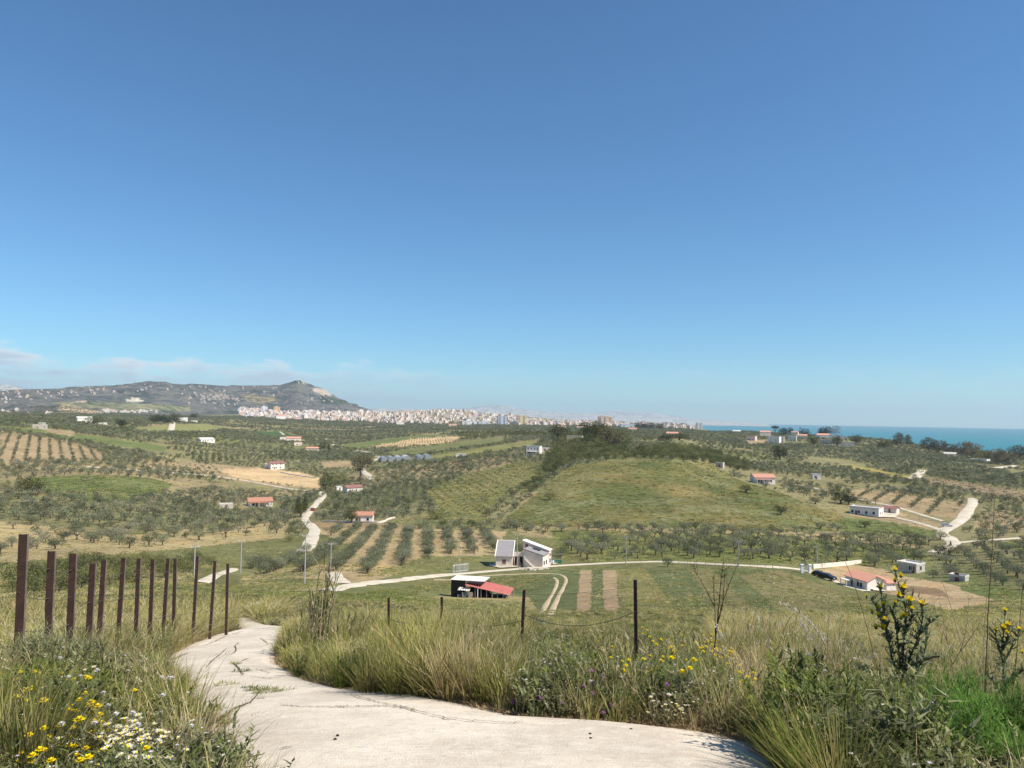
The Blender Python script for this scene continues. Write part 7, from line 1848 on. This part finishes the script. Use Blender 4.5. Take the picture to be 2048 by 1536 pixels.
thistle((2012, 1440), [[(2012, 1440), (2008, 1370), (2004, 1310), (2006, 1275), (2009, 1240), (2010, 1224)], [(2004, 1315), (1992, 1280), (1992, 1262)], [(2006, 1330), (2026, 1290), (2038, 1264)], [(2006, 1300), (2016, 1270), (2015, 1255)], [(2008, 1370), (2060, 1330)], [(2008, 1390), (1975, 1350)]],
    [(2010, 1221, .036), (2007, 1256, .05), (2016, 1250, .042), (1992, 1260, .034), (2039, 1259, .036), (2014, 1266, .034), (2045, 1304, .024), (2060, 1250, .04)], 0, 'shorter golden thistle at the right edge of the picture', 6)

# ---- fennel
def fennel(px, py, h_, rad, label, seed, n=46, stems=('fennel', 'grass_yellow'), leaf='fennel'):
    q = G(px, py); o = empty('wild_fennel', q); tag(o, label, 'fennel'); g = random.Random(seed)
    b = MB(); c = MB()
    for i in range(n):
        a = g.uniform(0, 6.28); ln = g.uniform(.1, 1.15); H_ = h_ * g.uniform(.6, 1.15); base = Vector((g.gauss(0, .06), g.gauss(0, .06), 0))
        d_ = Vector((math.cos(a) * math.sin(ln), math.sin(a) * math.sin(ln), math.cos(ln))); pts_ = [base + d_ * H_ * t_ - Vector((0, 0, .18 * H_ * t_ * t_ * math.sin(ln))) for t_ in (0, .25, .5, .75, 1)]
        b.tube(pts_, [.006, .005, .004, .003, .001], 4, g.choice((0, 0, 1)), False)
        for k in range(34):
            f = .15 + .85 * k / 34; s_ = f * 4; j = min(3, int(s_)); p_ = pts_[j].lerp(pts_[j + 1], s_ - j)
            aa = g.uniform(0, 6.28); e = c.blade(p_, aa, g.uniform(.1, .24), .011, g.uniform(.3, 1.3), g.uniform(.2, 1), 0, 3)
            for m_ in range(4): c.blade(p_.lerp(Vector(e), g.random()), g.uniform(0, 6.28), g.uniform(.05, .13), .010, g.uniform(.2, 1.5), .3, 0, 2)
    b.build('stems', list(stems), o); c.build('feathery_leaves', [leaf], o)
fennel(1915, 1500, .8, .4, 'left feathery green fennel clump at lower right', 1)
fennel(2010, 1515, .9, .4, 'right feathery green fennel clump at lower right', 2)
fennel(1965, 1570, .75, .4, 'nearest feathery green fennel clump at lower right', 3)
fennel(84, 1368, .62, .3, 'feathery bush growing round the nearest brown posts', 4, 52, ('herb_grey', 'herb_grey'), 'herb_grey')
fennel(140, 1360, .55, .3, 'feathery bush at the foot of the third brown post', 5, 40, ('herb_grey', 'herb_grey'), 'herb_grey')
fennel(36, 1374, .55, .3, 'feathery bush left of the nearest brown post', 6, 34, ('herb_grey', 'herb_grey'), 'herb_grey')

# ---- tall dry stalks
def stalk(path, r0, mat, label, twigs=0, seed=1, hook=False, heads=0, name='dry_stalk', extra=()):
    g = random.Random(seed); r0 *= 1.35; q0 = G(*path[0]); d_ = math.hypot(q0.x, q0.y); o = empty(name, q0); tag(o, label, 'dry stalk')
    def P_(x, y): return at_dist(x, y, d_) - q0
    for pi, pa in enumerate((path,) + tuple(extra)):
        cm = catmull(pa, 12); pts_ = [P_(x, y) + Vector((0, g.gauss(0, .006), 0)) for x, y in cm]; n = len(pts_)
        rr = r0 * (1 if pi == 0 else .62); b = MB(); b.tube(pts_, [rr * (1 - .75 * i / n) for i in range(n)], 5); sm = b.build('stem' if pi == 0 else 'branch', mat, o)
        if twigs:
            b = MB()
            for k in range(twigs):
                i = g.randrange(n // 3, n); a = g.uniform(-.9, .9); L_ = g.uniform(.06, .22); s_ = pts_[i]; e = s_ + Vector((math.sin(a) * L_, g.uniform(-.08, .08), math.cos(a) * L_))
                b.tube([s_, s_.lerp(e, .6) + Vector((.01, 0, 0)), e], [rr * .35, rr * .25, rr * .1], 4)
            b.build('twigs', mat, sm)
        if heads:
            b = MB()
            for k in range(heads):
                i = g.randrange(int(n * .55), n); 
                for m_ in range(8): b.blade(pts_[i] + Vector((g.gauss(0, .02), g.gauss(0, .02), g.gauss(0, .02))), g.uniform(0, 6.28), g.uniform(.03, .07), .012, g.uniform(.2, 1.6), .5, 0, 2)
            b.build('seed_heads', 'fluff', sm)
stalk([(1968, 1440), (1972, 1330), (1977, 1220), (1984, 1100), (1989, 1000)], .009, 'dry_dark', 'tallest upright dry stalk at the right', 3, 1)
stalk([(1962, 1450), (1966, 1350), (1969, 1260), (1974, 1190), (1980, 1120)], .006, 'dry_stem', 'thinner upright dry stalk left of the tallest one', 3, 2)
stalk([(1945, 1400), (1922, 1290), (1905, 1225), (1885, 1165), (1862, 1100), (1837, 1032)], .008, 'dry_stem', 'long pale stalk leaning left above the white lane', 2, 3)
stalk([(1770, 1390), (1748, 1310), (1730, 1240), (1712, 1180), (1690, 1122), (1664, 1081)], .008, 'dry_dark', 'dark stalk leaning left with a forked tip', 3, 4, extra=([(1668, 1088), (1672, 1078), (1671, 1068)],))
stalk([(1388, 1345), (1365, 1290), (1343, 1253), (1312, 1197), (1279, 1118), (1262, 1080)], .006, 'dry_stem', 'long pale stem leaning left above the striped field', 0, 5)
stalk([(1427, 1366), (1426, 1320), (1432, 1270), (1437, 1220), (1441, 1170), (1446, 1130)], .013, 'dry_dark', 'dead shrub with upright bare branches beside the yellow thistles', 16, 6, name='dead_shrub', extra=([(1431, 1285), (1430, 1230), (1428, 1190), (1426, 1160)], [(1436, 1240), (1447, 1200), (1462, 1160), (1478, 1120)], [(1431, 1260), (1444, 1215), (1448, 1170), (1450, 1140)], [(1430, 1215), (1412, 1180), (1395, 1150), (1385, 1130)]))
stalk([(1690, 1400), (1668, 1330), (1645, 1280), (1620, 1245), (1590, 1220), (1560, 1206)], .007, 'dry_stem', 'arching dry stalk with fluffy grey heads', 8, 7, heads=26)
stalk([(1665, 1385), (1650, 1330), (1632, 1290), (1612, 1262), (1600, 1240)], .006, 'dry_stem', 'second dry stalk with fluffy grey heads', 6, 8, heads=22)
stalk([(1655, 1400), (1655, 1330), (1656, 1270), (1658, 1210), (1661, 1178)], .006, 'dry_stem', 'spiky upright dry stalk left of the tall golden thistle', 14, 9)
stalk([(1770, 1260), (1740, 1205), (1700, 1170), (1650, 1135), (1604, 1115), (1585, 1098)], .005, 'seed_head', 'thin pale stem arching left over the red roofed house', 0, 10)
stalk([(1730, 1300), (1690, 1248), (1655, 1210), (1625, 1170), (1608, 1130)], .005, 'seed_head', 'thin pale stem arching over the gate pillars', 0, 11)
stalk([(1930, 1440), (1912, 1370), (1898, 1300), (1890, 1250), (1880, 1205)], .008, 'dry_stem', 'branched dry thistle stalk right of the golden thistle', 14, 12, extra=([(1905, 1330), (1925, 1290), (1934, 1240), (1938, 1200)], [(1894, 1280), (1875, 1240), (1868, 1205)], [(1915, 1310), (1945, 1270), (1965, 1235)]))
stalk([(2020, 1440), (2030, 1340), (2038, 1260), (2046, 1180), (2060, 1100)], .007, 'dry_dark', 'dark stalk at the right edge behind the shorter thistle', 3, 13)
stalk([(1505, 1400), (1502, 1330), (1498, 1270), (1494, 1220), (1488, 1170)], .005, 'dry_stem', 'thin dry stem right of the dead shrub', 4, 14, extra=([(1498, 1270), (1512, 1220), (1520, 1180)],))
stalk([(1530, 1390), (1535, 1320), (1540, 1240), (1546, 1130), (1548, 1040)], .004, 'dry_stem', 'very thin upright stem above the striped field', 3, 15)
stalk([(1560, 1395), (1545, 1330), (1530, 1280), (1522, 1240), (1510, 1200)], .004, 'seed_head', 'thin pale stem in front of the dry grass', 2, 16)

gs = random.Random(23)
for i in range(26):
    bx_, by_ = gs.uniform(1440, 2040), gs.uniform(1385, 1450); tx_, ty_ = bx_ + gs.gauss(-40, 30), by_ - gs.uniform(90, 210)
    stalk([(bx_, by_), (bx_ * .7 + tx_ * .3 + gs.gauss(0, 6), by_ * .7 + ty_ * .3), (bx_ * .3 + tx_ * .7 + gs.gauss(0, 6), by_ * .3 + ty_ * .7), (tx_, ty_)], gs.uniform(.0025, .0045), gs.choice(('dry_stem', 'seed_head', 'dry_dark', 'dry_stem')), 'thin dry stem among the weeds at lower right', gs.choice((0, 3, 6)), 200 + i, heads=gs.choice((0, 0, 4)))
for o in COL.objects:
    if o.get('label') == 'thin dry stem among the weeds at lower right': o['group'] = 'thin dry stems at lower right'

# ---- stones
def stone(px, py, r, mat, label, seed, on_road=False, name='rock'):
    g = random.Random(seed); q = G(px, py)
    if on_road: q.z = road_z(q.x, q.y)
    b = MB(); n = 9; rings = []
    for lev, (rr, z) in enumerate(((1.0, -.1), (1.05, .25), (.8, .6), (.35, .8))):
        rings.append([(r * rr * math.cos(k * 6.283 / n) * g.uniform(.8, 1.2), r * rr * math.sin(k * 6.283 / n) * g.uniform(.7, 1.1), r * z * g.uniform(.85, 1.1)) for k in range(n)])
    b.add([p_ for rg in rings for p_ in rg], [(l * n + k, l * n + (k + 1) % n, (l + 1) * n + (k + 1) % n, (l + 1) * n + k) for l in range(3) for k in range(n)] + [tuple(range(3 * n, 4 * n))])
    o = b.build(name, mat); o.location = q; o.rotation_euler.z = g.uniform(0, 6); tag(o, label, 'stone')
stone(1028, 1396, .26, 'clay_rock', 'brown clay rock at the road edge right of the big tussocks', 1)
stone(1000, 1402, .15, 'clay_rock', 'smaller clay rock left of the brown clay rock', 2)
for i, (x, y, lab) in enumerate(((675, 1485, 'upper dark pebble in the middle of the road'), (670, 1493, 'lower dark pebble in the middle of the road'), (1181, 1491, 'dark pebble on the right half of the road'), (1180, 1482, 'tiny pebble above the dark one on the right half of the road'), (1262, 1472, 'tiny pebble near the right verge'))):
    stone(x, y, .016, 'dark_opening', lab, 20 + i, True, 'pebble')

# ---------------------------------------------------------------- haze
mb = MB(); mb.box(-21000, 25000, -2500, 24500, -8, 560)
hz = mb.build('haze', [])
m, t = new_mat('haze')
pv = t.nodes.new('ShaderNodeVolumePrincipled'); o = t.nodes.new('ShaderNodeOutputMaterial')
pv.inputs['Color'].default_value = (.66, .84, 1.0, 1); pv.inputs['Density'].default_value = 5.2e-5
pv.inputs['Anisotropy'].default_value = 0.15
lk(t, pv.outputs[0], o.inputs['Volume'])
hz.data.materials.append(m); hz['kind'] = 'stuff'; hz['label'] = 'thin pale blue haze over the whole landscape'
hz.visible_shadow = True
